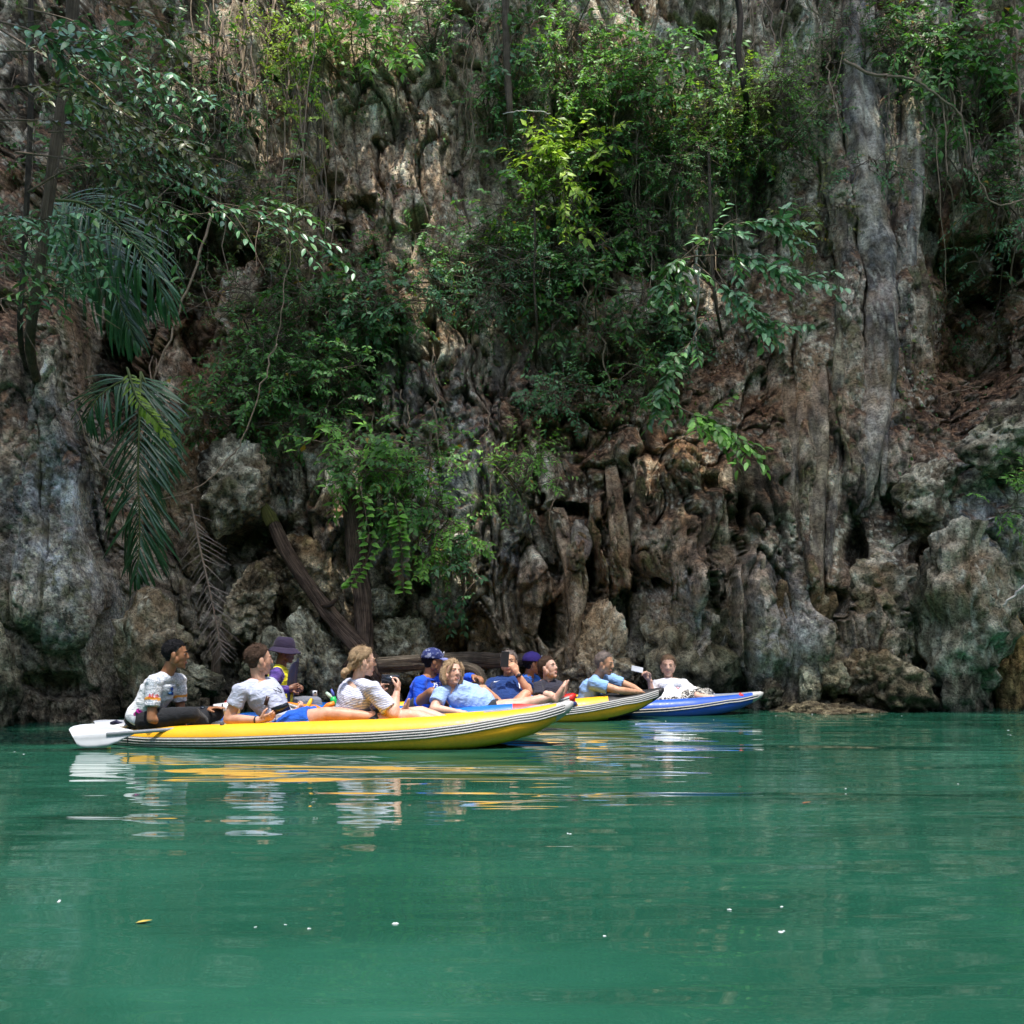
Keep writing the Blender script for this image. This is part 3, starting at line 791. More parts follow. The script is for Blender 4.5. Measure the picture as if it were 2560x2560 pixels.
# ================================================================== kayaks
def vinyl(name, col, rough=0.38, dirt=0.35, dcol=(0.16, 0.12, 0.06)):
    t = NT(name)
    v = t.pos(obj=True)
    n = t.noise(v, 3.0, 4); f = t.noise(v, 30, 4, 0.7)
    c = t.ramp(n, [(0.3, tuple(x * 0.88 for x in col)), (0.7, tuple(min(1, x * 1.06) for x in col))])
    g = t.new('ShaderNodeNewGeometry'); sp = t.new('ShaderNodeSeparateXYZ'); t.link(g.outputs['Position'], sp.inputs[0])
    scum = t.math('MULTIPLY', t.ramp(sp.outputs[2], [(0.0, 1.0), (0.12, 0.35), (0.3, 0.0)]), t.ramp(f, [(0.4, 0.1), (0.65, 1.0)]))
    c = t.mix(t.math('MULTIPLY', scum, dirt), c, dcol)
    sc = t.ramp(t.noise(t.pos((1, 6, 6), obj=True), 9, 5, 0.75), [(0.60, 0.0), (0.72, 0.35)])
    c = t.mix(t.math('MULTIPLY', sc, dirt), c, tuple(x * 0.55 for x in col))
    nm = t.bump(t.noise(v, 5.0, 3), 0.35, 0.012)
    return t.out(c, t.ramp(f, [(0.3, rough * 0.8), (0.7, min(1, rough * 1.35))]), nm, 0.4)

V_YEL = vinyl('yellow_vinyl', (0.88, 0.43, 0.014))
V_BLUE = vinyl('blue_vinyl', (0.014, 0.085, 0.46), dirt=0.2)
V_BLUE2 = vinyl('bright_blue_vinyl', (0.010, 0.14, 0.50), dirt=0.15)
V_GREY = vinyl('grey_vinyl', (0.30, 0.33, 0.37), dirt=0.2)
V_WHITE = vinyl('white_rubber', (0.46, 0.455, 0.44), 0.5, 0.7)
V_BLACK = vinyl('black_rubber', (0.018, 0.018, 0.020), 0.5, 0.1)
V_GROOVE = vinyl('dark_grey_groove', (0.15, 0.15, 0.155), 0.6, 0.4)
V_RED = vinyl('red_vinyl', (0.62, 0.022, 0.018), 0.4, 0.1)
V_ORANGE = vinyl('orange_vinyl', (0.80, 0.22, 0.02), 0.4, 0.1)

def kayak(label, cx, cy, yaw=0.0, roll=0.0, L=3.9, hs=1.0, side=V_YEL, deck=V_GREY, stripes=((-1.0, 1.0, 4),), cap=V_WHITE, bow_patch=None, group='inflatable kayaks on the lagoon', half=0.30, bow_lift=0.0):
    """inflatable kayak: two side tubes that meet at an upturned bow and a low stern"""
    root = empty('inflatable_kayak', (cx, cy, 0), label, 'kayak', group)
    root.rotation_euler = (roll, 0, yaw)
    T = np.array([0, .012, .035, .08, .16, .28, .42, .58, .70, .78, .86, .92, .965, .99, 1.0])
    TOP = np.array([.085, .095, .112, .140, .160, .180, .200, .221, .244, .266, .292, .318, .348, .372, .362])
    BOT = np.array([.030, .0, -.02, -.035, -.045, -.05, -.05, -.05, -.045, -.025, .03, .10, .20, .265, .325])
    ZC = (TOP + BOT) / 2; RR = (TOP - BOT) / 2
    HW = np.array([.0, .025, .06, .12, .21, .28, half, half, half * .97, half * .86, half * .60, half * .36, half * .14, .02, 0.0])
    n = 72
    tt = np.concatenate([np.linspace(0, .04, 8, endpoint=False), np.linspace(.04, .95, n, endpoint=False), np.linspace(.95, 1, 12)])
    def smooth_interp(x, xp, fp):
        d = 0.012
        return sum(np.interp(np.clip(x + k * d, 0, 1), xp, fp) for k in (-1, -.5, 0, .5, 1)) / 5 * (x > d) * (x < 1 - d) + np.interp(x, xp, fp) * ((x <= d) | (x >= 1 - d))
    zc = smooth_interp(tt, T, ZC) * hs + bow_lift * sstep(.75, 1, tt); rr = smooth_interp(tt, T, RR) * (0.35 + 0.65 * hs); hw = smooth_interp(tt, T, HW)
    xx = (tt - 0.5) * L
    K = 28
    def ring(i, s, ang, extra=0.0):
        r = rr[i] + extra
        return (xx[i], s * (hw[i] + math.cos(ang) * r), zc[i] + math.sin(ang) * r)
    for s in (-1, 1):
        V = []; Fc = []
        for i in range(len(tt)):
            for k in range(K):
                V.append(ring(i, s, 2 * math.pi * k / K))
        fm = []
        for i in range(len(tt) - 1):
            for k in range(K):
                k2 = (k + 1) % K
                q = (i * K + k, i * K + k2, (i + 1) * K + k2, (i + 1) * K + k)
                Fc.append(q if s < 0 else q[::-1])
                m = 0
                if tt[i] > .962: m = 1
                ang = 2 * math.pi * (k + .5) / K
                if bow_patch is not None and tt[i] > .83 and tt[i] <= .962 and (math.sin(ang) > .62 or (math.sin(ang) < -.75)): m = 2
                fm.append(m)
        Fc.append(tuple(range(K))); fm.append(0)
        Fc.append(tuple(range((len(tt) - 1) * K, len(tt) * K))); fm.append(1)
        mats = [side, cap, bow_patch if bow_patch is not None else cap]
        link('side_tube', mesh_np('side_tube', np.array(V), Fc, mats, True, fm), root)
        # rubbing strake: white ridges with dark grooves, wrapped round the tube
        ang0 = np.interp(tt, [0, .1, .25, .42, .58, .70, .80, .88, .96, 1], np.radians([-4, -16, -14, -6, 0, 7, 16, 24, 14, 4]))
        for (a0, a1, nr) in stripes:
            V = []; Fc = []; fm = []
            idx = [i for i in range(len(tt)) if .012 <= tt[i] <= .985]
            prof = []
            for r in range(nr):
                u0 = r / nr; u1 = (r + 1) / nr; w = u1 - u0
                prof += [(u0, .001), (u0 + .08 * w, .008), (u0 + .54 * w, .008), (u0 + .62 * w, .001)]
            prof.append((1.0, .001))
            m = len(prof)
            for i in idx:
                wa = min(0.041 * (0.5 + 0.5 * hs) / rr[i], 0.62)
                for u, h in prof:
                    V.append(ring(i, s, ang0[i] + wa * (a0 + (a1 - a0) * u), h + .0015))
            for a in range(len(idx) - 1):
                for b in range(m - 1):
                    q = (a * m + b, a * m + b + 1, (a + 1) * m + b + 1, (a + 1) * m + b)
                    Fc.append(q if s < 0 else q[::-1]); fm.append(1 if b % 4 == 3 else 0)
            link('rubbing_strake', mesh_np('rubbing_strake', np.array(V), Fc, [V_WHITE, V_GROOVE], True, fm), root)
    # inflated floor with lengthwise beams
    V = []; Fc = []
    ii = [i for i in range(len(tt)) if .06 <= tt[i] <= .90]
    m = 25
    for i in ii:
        for k in range(m):
            u = k / (m - 1) * 2 - 1
            V.append((xx[i], u * (hw[i] + .02), (zc[i] - .35 * rr[i]) + .018 * abs(math.cos(u * math.pi * 2.5))))
    for a in range(len(ii) - 1):
        for b in range(m - 1):
            Fc.append((a * m + b, (a + 1) * m + b, (a + 1) * m + b + 1, a * m + b + 1))
    link('floor', mesh_np('floor', np.array(V), Fc, [deck], True), root)
    # spray deck over the bow
    V = []; Fc = []
    ii = [i for i in range(len(tt)) if .80 <= tt[i] <= .965]
    m = 9
    for i in ii:
        for k in range(m):
            u = k / (m - 1) * 2 - 1
            V.append((xx[i], u * (hw[i] + .1 * rr[i]), zc[i] + rr[i] * .98 + .006 * (1 - u * u)))
    for a in range(len(ii) - 1):
        for b in range(m - 1):
            Fc.append((a * m + b, (a + 1) * m + b, (a + 1) * m + b + 1, a * m + b + 1))
    link('bow_deck', mesh_np('bow_deck', np.array(V), Fc, [bow_patch if bow_patch is not None else deck], True), root)
    for ch in root.children: ch.matrix_parent_inverse.identity()
    return root

AY, BY, CY, DY = 8.60, 9.78, 10.95, 11.62
kayak_a = kayak('long yellow inflatable kayak with white striped strake and blunt white bow tip', (848 - 1280) * AY / F, AY, yaw=math.radians(-1.5), roll=math.radians(-3.0), L=3.93)
kayak_b = kayak('blue inflatable kayak lying alongside behind the long yellow kayak, bow topped in red', (1440 - 1280) * BY / F - 1.85, BY, L=3.7, hs=.95, side=V_BLUE2, deck=V_BLUE, cap=V_RED, bow_patch=V_RED, stripes=((-1, 1, 3),))
kayak_c = kayak('yellow inflatable kayak with upturned black bow and black carrying handle', (1660 - 1280) * CY / F - 1.9, CY, L=3.8, hs=.90, side=V_YEL, deck=V_BLUE, cap=V_BLACK, bow_patch=V_BLACK, stripes=((-1, 1, 4),), bow_lift=.0)
kayak_d = kayak('low blue inflatable kayak with thin white stripes and grey bow deck beside the rocks', (1908 - 1280) * DY / F - 1.9, DY, L=3.8, hs=.66, side=V_BLUE, deck=V_GREY, cap=V_WHITE, stripes=((-.7, -.2, 1), (.05, .55, 1)))
kayak_e = kayak('blue and orange inflatable kayak pointing bow first at the long yellow kayak', -1.98, 10.55, yaw=math.radians(-97), L=2.5, hs=.85, side=V_BLUE2, deck=V_BLUE, cap=V_ORANGE, bow_patch=V_ORANGE, stripes=((-1, 1, 2),))

# dark band, valves and seam bands of the long kayak
def on_tube(root, x, half, rr_, zc_, ang, name, mat, rad):
    mb = MB(); mb.tube([(x, -(half + math.cos(a) * (rr_ + .004)), zc_ + math.sin(a) * (rr_ + .004)) for a in ang], rad, 6); o = mb.build(name, [mat]); o.parent = root; return o
on_tube(kayak_a, -1.72, .10, .088, .052, np.linspace(-.3, 2.2, 14), 'dark_band', V_BLACK, .006)  # thin dark band curving round the near tube by the stern
for vx, vz in ((-.9, .165), (.35, .205)):
    mb = MB(); mb.tube([(vx, -.30, vz - .012), (vx, -.30, vz + .022)], [.020, .017], 14); o = mb.build('valve', [V_BLACK]); o.parent = kayak_a
# black carrying handle on the bow of the second yellow kayak
hb = MB(); c0 = Vector((1.46, -.03, .262)) 
hb.tube([c0 + Vector((0.055 * math.cos(a), 0, 0.058 * math.sin(a))) for a in np.linspace(-.2, math.pi + .2, 15)], .011, 8)
h_o = hb.build('handle', [V_BLACK]); h_o.parent = kayak_c

def text_mesh(name, body, size, mat, M, parent, depth=.0015, bend=0.0):
    cu = bpy.data.curves.new(name, 'FONT'); cu.body = body; cu.size = size; cu.align_x = 'CENTER'; cu.align_y = 'CENTER'; cu.extrude = depth; cu.resolution_u = 2
    tmp = bpy.data.objects.new(name, cu); COL.objects.link(tmp)
    dg = bpy.context.evaluated_depsgraph_get(); dg.update()
    me = bpy.data.meshes.new_from_object(tmp.evaluated_get(dg))
    bpy.data.objects.remove(tmp)
    me.materials.clear(); me.materials.append(mat)
    if bend:
        for v in me.vertices: v.co.z -= bend * v.co.x ** 2
    me.transform(M)
    o = link(name, me, parent); return o

# ------------------------------------------------------------------ paddles
M_PADDLE = plain('white_plastic', (0.47, 0.49, 0.51), 0.4, 0.4, 0.08, 9)
M_SHAFT = plain('grey_aluminium', (0.42, 0.44, 0.47), 0.35, 0.5, 0.08, 20, metallic=0.4)
def paddle(label, a, b, blade_n, blades=2, mat=None, shaft=None, bl=.46, bw=.20):
    """a -> b: blade tip of the first blade to the far blade tip"""
    a = Vector(a); b = Vector(b); d = (b - a).normalized(); n = Vector(blade_n); n = (n - d * n.dot(d)).normalized(); w = d.cross(n)
    root = empty('paddle', a, label, 'paddle')
    L = (b - a).length
    sb = MB(); sb.tube([a + d * (bl * .55), a + d * (L - bl * .55 * (blades - 1))], .0155, 12)
    sb.build('shaft', [shaft or M_SHAFT], root)
    for e in range(blades):
        o = a if e == 0 else b; dd = d if e == 0 else -d
        prof = [(0.0, .62), (.02, .78), (.07, .90), (.18, .99), (.35, 1.0), (.55, .93), (.72, .70), (.86, .38), (1.0, .17)]
        mb = MB(); V = []; Fc = []; m = 9
        for s, wd in prof:
            for k in range(m):
                u = k / (m - 1) * 2 - 1
                asym = 0.03 * (1 - s) * u
                hgt = .012 * (1 - u * u) * (1 - s) - .02 * s * (1 - s) * 2 + (.012 * max(0, 1 - abs(u) * 5)) 
                V.append(o + dd * (s * bl + asym) + w * (u * wd * bw * .5) + n * hgt)
        nV = len(V)
        for v in list(V): V.append(v - n * .007)
        for i in range(len(prof) - 1):
            for k in range(m - 1):
                q = (i * m + k, i * m + k + 1, (i + 1) * m + k + 1, (i + 1) * m + k)
                Fc += [q, tuple(nV + j for j in q[::-1])]
            Fc.append((i * m, (i + 1) * m, nV + (i + 1) * m, nV + i * m)); Fc.append((i * m + m - 1, nV + i * m + m - 1, nV + (i + 1) * m + m - 1, (i + 1) * m + m - 1))
        Fc.append(tuple(range(m)) + tuple(nV + j for j in range(m - 1, -1, -1)))
        mb.add(V, Fc); mb.build('blade', [mat or M_PADDLE], root)
    return root
paddle('white paddle with broad blade out over the stern of the yellow kayak', P(182, 1842, 8.20), P(900, 1788, 8.75), (0.05, -.93, .35), 2)
paddle('second white paddle lying behind the first, only its blade edge showing', P(238, 1812, 8.62), P(800, 1800, 8.80), (.05, -.5, .85), 1, bw=.16)
# ================================================================== people
def remesh(V, Fc, voxel, smooth=4, name='tmp'):
    me = mesh_np(name, np.array([tuple(v) for v in V]), Fc, None, True)
    o = bpy.data.objects.new(name, me); COL.objects.link(o)
    m = o.modifiers.new('r', 'REMESH'); m.mode = 'VOXEL'; m.voxel_size = voxel; m.use_smooth_shade = True
    if smooth:
        s = o.modifiers.new('s', 'SMOOTH'); s.factor = 0.5; s.iterations = smooth
    dg = bpy.context.evaluated_depsgraph_get(); dg.update()
    res = bpy.data.meshes.new_from_object(o.evaluated_get(dg))
    bpy.data.objects.remove(o); bpy.data.meshes.remove(me)
    n = len(res.vertices); co = np.empty(n * 3, np.float32); res.vertices.foreach_get('co', co)
    k = np.empty(len(res.polygons), np.int32); res.polygons.foreach_get('loop_total', k)
    li = np.empty(len(res.loops), np.int32); res.loops.foreach_get('vertex_index', li)
    bpy.data.meshes.remove(res)
    assert (k == 4).all()
    return co.reshape(-1, 3).astype(float), li.reshape(-1, 4)

class Shell:
    def __init__(self): self.V = []; self.F = []
    def add(self, V, Fc):
        b = len(self.V); self.V.extend([tuple(v) for v in V]); self.F.extend([tuple(i + b for i in f) for f in Fc]); return self
    def cone(self, a, b, ra, rb, n=14, flat_a=False, flat_b=False):
        a = Vector(a); b = Vector(b); d = (b - a); L = d.length
        if L < 1e-5: d = Vector((0, 0, 1)); L = 1e-5
        d = d / L
        pts = []; rad = []
        if flat_a: pts.append(a); rad.append(ra)
        else:
            for t in (1.0, .92, .7, .38): pts.append(a - d * ra * t); rad.append(max(ra * math.sqrt(max(0, 1 - t * t)), .0015))
        for t in np.linspace(0, 1, 5): pts.append(a + d * L * t); rad.append(ra + (rb - ra) * t)
        if not flat_b:
            for t in (.38, .7, .92, 1.0): pts.append(b + d * rb * t); rad.append(max(rb * math.sqrt(max(0, 1 - t * t)), .0015))
        return self.add(*tube_geo(pts, rad, n))
    def limb(self, pts, rads, n=14, flat_end=False):
        """continuous tapered limb through joints"""
        for i in range(len(pts) - 1):
            self.cone(pts[i], pts[i + 1], rads[i], rads[i + 1], n, False, flat_end and i == len(pts) - 2)
        return self
    def ell(self, c, R, rad, n=14, m=10):
        """ellipsoid; R 3 axis vectors, rad 3 radii"""
        c = Vector(c); V = []; Fc = []
        for j in range(m + 1):
            th = math.pi * j / m
            for k in range(n):
                ph = 2 * math.pi * k / n
                s = max(math.sin(th), 1e-3)
                V.append(c + R[0] * (rad[0] * s * math.cos(ph)) + R[1] * (rad[1] * s * math.sin(ph)) + R[2] * (rad[2] * math.cos(th)))
        for j in range(m):
            for k in range(n):
                k2 = (k + 1) % n
                Fc.append((j * n + k, (j + 1) * n + k, (j + 1) * n + k2, j * n + k2))
        Fc.append(tuple(range(n))); Fc.append(tuple(m * n + k for k in range(n - 1, -1, -1)))
        return self.add(V, Fc)
    def loft(self, C, X, D, W, Dp, n=20, p=2.3):
        """closed loft: centres C, lateral axes X, depth axes D, half widths W, half depths Dp"""
        V = []; Fc = []
        for c, x, d, w, dp in zip(C, X, D, W, Dp):
            for k in range(n):
                t = 2 * math.pi * k / n
                cs, sn = math.cos(t), math.sin(t)
                a = math.copysign(abs(cs) ** (2 / p), cs); b = math.copysign(abs(sn) ** (2 / p), sn)
                V.append(Vector(c) + x * (a * w) + d * (b * dp))
        m = len(C)
        for i in range(m - 1):
            for k in range(n):
                k2 = (k + 1) % n
                Fc.append((i * n + k, i * n + k2, (i + 1) * n + k2, (i + 1) * n + k))
        Fc.append(tuple(range(n - 1, -1, -1))); Fc.append(tuple((m - 1) * n + k for k in range(n)))
        return self.add(V, Fc)

def skin_mat(name, col):
    if name in _mats: return _mats[name]
    t = NT(name); v = t.pos(obj=True)
    n = t.noise(v, 14, 4, 0.6)
    c = t.ramp(n, [(0.3, (col[0] * .80, col[1] * .72, col[2] * .68)), (0.55, col), (0.8, (min(1, col[0] * 1.10), col[1] * 1.08, col[2] * 1.08))])
    m = t.out(c, 0.48, t.bump(t.noise(v, 120, 3), 0.25, 0.003), 0.35)
    t.bsdf.inputs['Subsurface Weight'].default_value = 0.08
    t.bsdf.inputs['Subsurface Radius'].default_value = (0.012, 0.005, 0.003)
    t.bsdf.inputs['Subsurface Scale'].default_value = 0.5
    _mats[name] = m; return m

def cloth_mat(name, col, stripe=None, stripe_axis=(0, 0, 1), stripe_scale=40, wrinkle=0.6, pattern=None):
    if name in _mats: return _mats[name]
    t = NT(name); v = t.pos(obj=True)
    n = t.noise(v, 9, 5, 0.6)
    c = t.ramp(n, [(0.3, tuple(x * .86 for x in col)), (0.7, tuple(min(1, x * 1.08) for x in col))])
    if stripe:
        w = t.new('ShaderNodeTexWave'); w.wave_type = 'BANDS'; w.bands_direction = 'Z'
        w.inputs['Scale'].default_value = stripe_scale; w.inputs['Distortion'].default_value = 1.1; w.inputs['Detail'].default_value = 2; w.inputs['Detail Scale'].default_value = 0.06
        mp = t.new('ShaderNodeMapping'); mp.inputs['Rotation'].default_value = stripe_axis
        t.link(v, mp.inputs[0]); t.link(mp.outputs[0], w.inputs['Vector'])
        c = t.mix(t.ramp(w.outputs['Fac'], [(0.62, 0.0), (0.74, 1.0)]), c, stripe)
    if pattern == 'floral':
        d = t.voro(v, 34, 'DISTANCE_TO_EDGE'); e = t.noise(v, 26, 2, 0.5, 2.5)
        c = t.mix(t.ramp(e, [(0.46, 0), (0.50, 1)]), c, (0.03, 0.03, 0.03))
    if pattern == 'camo':
        e = t.noise(v, 38, 2, 0.5); c = t.mix(t.ramp(e, [(0.58, 0), (0.62, .7)]), c, (0.30, 0.33, 0.45))
    if pattern == 'jersey':
        at = t.attr('print')
        sep = t.new('ShaderNodeSeparateColor'); t.link(at.outputs['Color'], sep.inputs[0])
        ink = t.ramp(t.noise(v, 52, 3, 0.6, 3.0), [(0.50, 0.0), (0.54, 1.0)])
        ink2 = t.ramp(t.voro(v, 60, 'DISTANCE_TO_EDGE'), [(0.05, 1.0), (0.12, 0.0)])
        c = t.mix(t.math('MULTIPLY', t.math('MAXIMUM', t.math('MULTIPLY', ink, .6), ink2), t.math('MULTIPLY', sep.outputs[0], .62)), c, t.ramp(t.noise(v, 7, 2), [(0.4, (0.03, 0.05, 0.10)), (0.6, (0.06, 0.16, 0.28))]))
        c = t.mix(sep.outputs[1], c, (0.72, 0.30, 0.03))
        mg = t.ramp(t.noise(v, 40, 2, 0.5, 2.0), [(0.44, (0.62, 0.02, 0.36)), (0.5, (0.12, 0.01, 0.09))])
        c = t.mix(sep.outputs[2], c, mg)
    wv = t.noise(t.pos((1, 1, 2.2), obj=True), 13, 4, 0.6, 0.8)
    h = t.math('ADD', t.math('MULTIPLY', wv, 1.0), t.math('MULTIPLY', t.noise(v, 420, 2), 0.02))
    m = t.out(c, 0.82, t.bump(h, wrinkle, 0.03), 0.15)
    t.bsdf.inputs['Sheen Weight'].default_value = 0.12
    _mats[name] = m; return m

def hair_mat(name, c0, c1):
    if name in _mats: return _mats[name]
    t = NT(name); v = t.pos((14, 14, 90), obj=True)
    n = t.noise(v, 2.4, 5, 0.7, 0.5)
    n2 = t.noise(t.pos((1, 1, 1), obj=True), 26, 3, 0.6)
    c = t.mix(t.ramp(n2, [(0.35, 0.0), (0.7, 0.55)]), t.ramp(n, [(0.3, c0), (0.7, c1)]), tuple(min(1, x * 1.5 + .006) for x in c1))
    fd = t.attr('fade'); sk = t.new('ShaderNodeSeparateColor'); t.link(fd.outputs['Color'], sk.inputs[0])
    mk = t.math('MULTIPLY', sk.outputs[0], t.ramp(t.noise(t.pos((1, 1, 1), obj=True), 160, 2), [(0.35, 0.55), (0.65, 1.0)]))
    c = t.mix(mk, c, tuple(.22 + .3 * x for x in c1))
    m = t.out(c, 0.6, t.bump(n, 1.0, 0.02), 0.12)
    _mats[name] = m; return m

M_EYEW = plain('eye_white', (0.24, 0.19, 0.17), .3, .5, .03); M_IRIS = plain('eye_iris', (0.03, 0.025, 0.02), .2, .5, .05)
M_BLK = plain('matte_black_plastic', (0.02, 0.02, 0.022), .45, .4, .1); M_SCREEN = plain('dark_glass_screen', (0.015, 0.02, 0.03), .12, .6, .05)
M_SILVER = plain('silver_plastic', (0.55, 0.57, 0.6), .35, .5, .05)

def head_frame(face, roll=0.0):
    f = Vector(face).normalized()
    r = f.cross(Vector((0, 0, 1)))
    r = r.normalized() if r.length > 1e-4 else Vector((1, 0, 0))
    u = r.cross(f).normalized()
    if roll:
        q = Quaternion(f, roll); r = q @ r; u = q @ u
    return f, r, u

def person(label, J, face, skin, hair=None, shirt=None, bottom=None, hat=None, female=False, roll=0.0, head_scale=1.0, long_sleeve=False, sleeve=.62, short_leg=.55, long_pants=False, build=1.0, hands=(1, 1), curl=(0.7, 0.7), palm=((0, 0, -1), (0, 0, -1)), feet=True, toes=((0, 0, 1), (0, 0, 1)), shirt_hook=None, skin_bottom=True, belly=0.0, hair_hook=None, lips=(0.38, 0.17, 0.14)):
    root = empty('person', J['pelvis'], label, 'person')
    k = build
    f, r, u = head_frame(face, roll)
    hc = Vector(J['head']); hs = head_scale
    g = {a: Vector(b) for a, b in J.items()}
    sl, sr = g['shL'], g['shR']
    nb = g.get('neck', (sl + sr) * .5 + Vector((0, 0, .03)))
    pel = g['pelvis']
    latS = (sr - sl).normalized()
    latH = (g['hipR'] - g['hipL']).normalized() if 'hipR' in g else latS
    hipL = g.get('hipL', pel - latH * .09); hipR = g.get('hipR', pel + latH * .09)
    spine_up = (nb - pel).normalized()
    # ---- body
    def torso(sh, grow, neck=True, low=-.10, top=1.0):
        S_ = [low, 0, .14, .30, .48, .64, .80, .92, 1.0]
        W_ = [.10, .150, .158, .140 if female else .148, .150, .162, .158, .110, .058]
        D_ = [.08, .108, .112, .100, .104, .112, .098, .072, .055]
        C = []; X = []; D = []; W = []; Q = []
        chestfwd = latS.cross(spine_up).normalized()
        for s, w, d in zip(S_, W_, D_):
            if s > top: break
            lat = latH.lerp(latS, min(max(s, 0), 1)).normalized()
            dep = lat.cross(spine_up).normalized(); lat = spine_up.cross(dep).normalized()
            b = belly * math.exp(-((s - .28) / .22) ** 2)
            C.append(pel.lerp(nb, s) + dep * (-b * .6)); X.append(lat); D.append(dep); W.append(w * k + grow + b * .35); Q.append(d * k + grow + b)
        sh.loft(C, X, D, W, Q)
        if female:
            for s in (-1, 1):
                c = pel.lerp(nb, .62) + latS * (s * .072) 
                fw = -(latS.cross(spine_up)).normalized() * -1
                sh.ell(c + g_fwd * (.085 * k + grow * .5), (latS, spine_up, g_fwd), (.06 + grow * .3, .06 + grow * .3, .055 + grow * .3))
    g_fwd = spine_up.cross(latS).normalized()       # chest direction (right hand rule: L->R lateral)
    if 'front' in g and g_fwd.dot(g['front']) < 0: g_fwd = -g_fwd
    sh = Shell(); torso(sh, 0.0)
    for e in (sl, sr):
        sh.ell(e, (latS, spine_up, g_fwd), (.058 * k, .058 * k, .056 * k))
        sh.cone(nb + spine_up * .005, e, .050, .052 * k)
    arms = []
    for s, a, b, c in (('L', sl, g['elL'], g['wrL']), ('R', sr, g['elR'], g['wrR'])):
        sh.limb([a, a.lerp(b, .45), b, b.lerp(c, .3), c], [.054 * k, .049 * k, .040 * k, .041 * k, .027 * k])
    legs = (('L', hipL), ('R', hipR))
    for s, h in legs:
        if 'kn' + s in g:
            kn = g['kn' + s]; an = g['an' + s]
            sh.limb([h, h.lerp(kn, .5), kn, kn.lerp(an, .3), an.lerp(kn, .15), an], [.092 * k, .080 * k, .056 * k, .056 * k, .038 * k, .036 * k])
    Vb, Fb = remesh(sh.V, sh.F, .0095, 5, 'body')
    parts = [(Vb, Fb)]
    # ---- head and neck
    H = Shell(); q = lambda a, b, c: hc + f * (a * hs) + r * (b * hs) + u * (c * hs)
    R3 = (f, r, u); e3 = lambda c, rad: H.ell(q(*c), R3, tuple(x * hs for x in rad), 18, 14)
    e3((-.014, 0, .032), (.097, .077, .086))
    e3((.037, 0, -.010), (.056, .062, .080))
    e3((.030, 0, -.062), (.055, .053, .050))
    e3((.062, 0, -.098), (.024, .026, .019))
    e3((.066, 0, .030), (.022, .048, .014))
    for s in (-1, 1):
        e3((.050, s * .034, -.020), (.026, .022, .026))
        e3((-.004, s * .078, -.008), (.020, .010, .032))
        e3((.0, s * .060, -.045), (.035, .016, .035))
    H.cone(q(.082, 0, .022), q(.101, 0, -.020), .009 * hs, .0125 * hs, 10)
    for s in (-1, 1): H.ell(q(.091, s * .011, -.026), R3, (.010 * hs, .0075 * hs, .008 * hs), 10, 8)
    e3((.080, 0, -.060), (.014, .022, .009)); e3((.078, 0, -.070), (.013, .020, .008))
    H.cone(nb - spine_up * .05, q(-.022, 0, -.055), .058 * (0.9 if female else 1.0), .050 * hs * (0.92 if female else 1.02))
    Vh, Fh = remesh(H.V, H.F, .0048, 8, 'head'); parts.append((Vh, Fh))
    # ---- hands
    for s, i in (('L', 0), ('R', 1)):
        if not hands[i]: continue
        w = g['wr' + s]; el = g['el' + s]
        d = (g['ha' + s] - w).normalized() if 'ha' + s in g else (w - el).normalized()
        pn = Vector(palm[i]); pn = (pn - d * pn.dot(d)); pn = pn.normalized() if pn.length > 1e-3 else d.orthogonal().normalized()
        x = d.cross(pn).normalized()          # across the palm
        th = 1 if s == 'R' else -1            # thumb side
        h = Shell()
        h.cone(w - d * .02, w + d * .03, .026, .026)
        h.loft([w - d * .005, w + d * .03, w + d * .065, w + d * .092], [x] * 4, [pn] * 4, [.026, .036, .042, .040], [.020, .018, .016, .012], 14)
        cu = curl[i]
        for fi, (off, ln) in enumerate(((-.030, .066), (-.010, .078), (.011, .073), (.030, .056))):
            b0 = w + d * (.088 - .004 * abs(fi - 1.3)) + x * (off * -th)
            dirs = []; ang = 0
            pts = [b0]; seg = (ln * .45, ln * .32, ln * .26)
            for sg in seg:
                ang += cu * .85
                dd = d * math.cos(ang) + pn * math.sin(ang)
                pts.append(pts[-1] + dd * sg)
            h.limb(pts, [.0098, .0090, .0082, .0070], 8)
        tb = w + d * .03 + x * (-th * -.030)
        tdir = (d * .62 + x * (th * .62) + pn * (.25 + .35 * cu)).normalized()
        t2 = tb + tdir * .042; t3 = t2 + (d * .8 + pn * (.35 + .4 * cu) + x * (th * .15)).normalized() * .034
        h.limb([w + d * .012 + x * (th * .018), tb, t2, t3], [.015, .0135, .0112, .0088], 8)
        Vx, Fx = remesh(h.V, h.F, .0045, 2, 'hand'); parts.append((Vx, Fx))
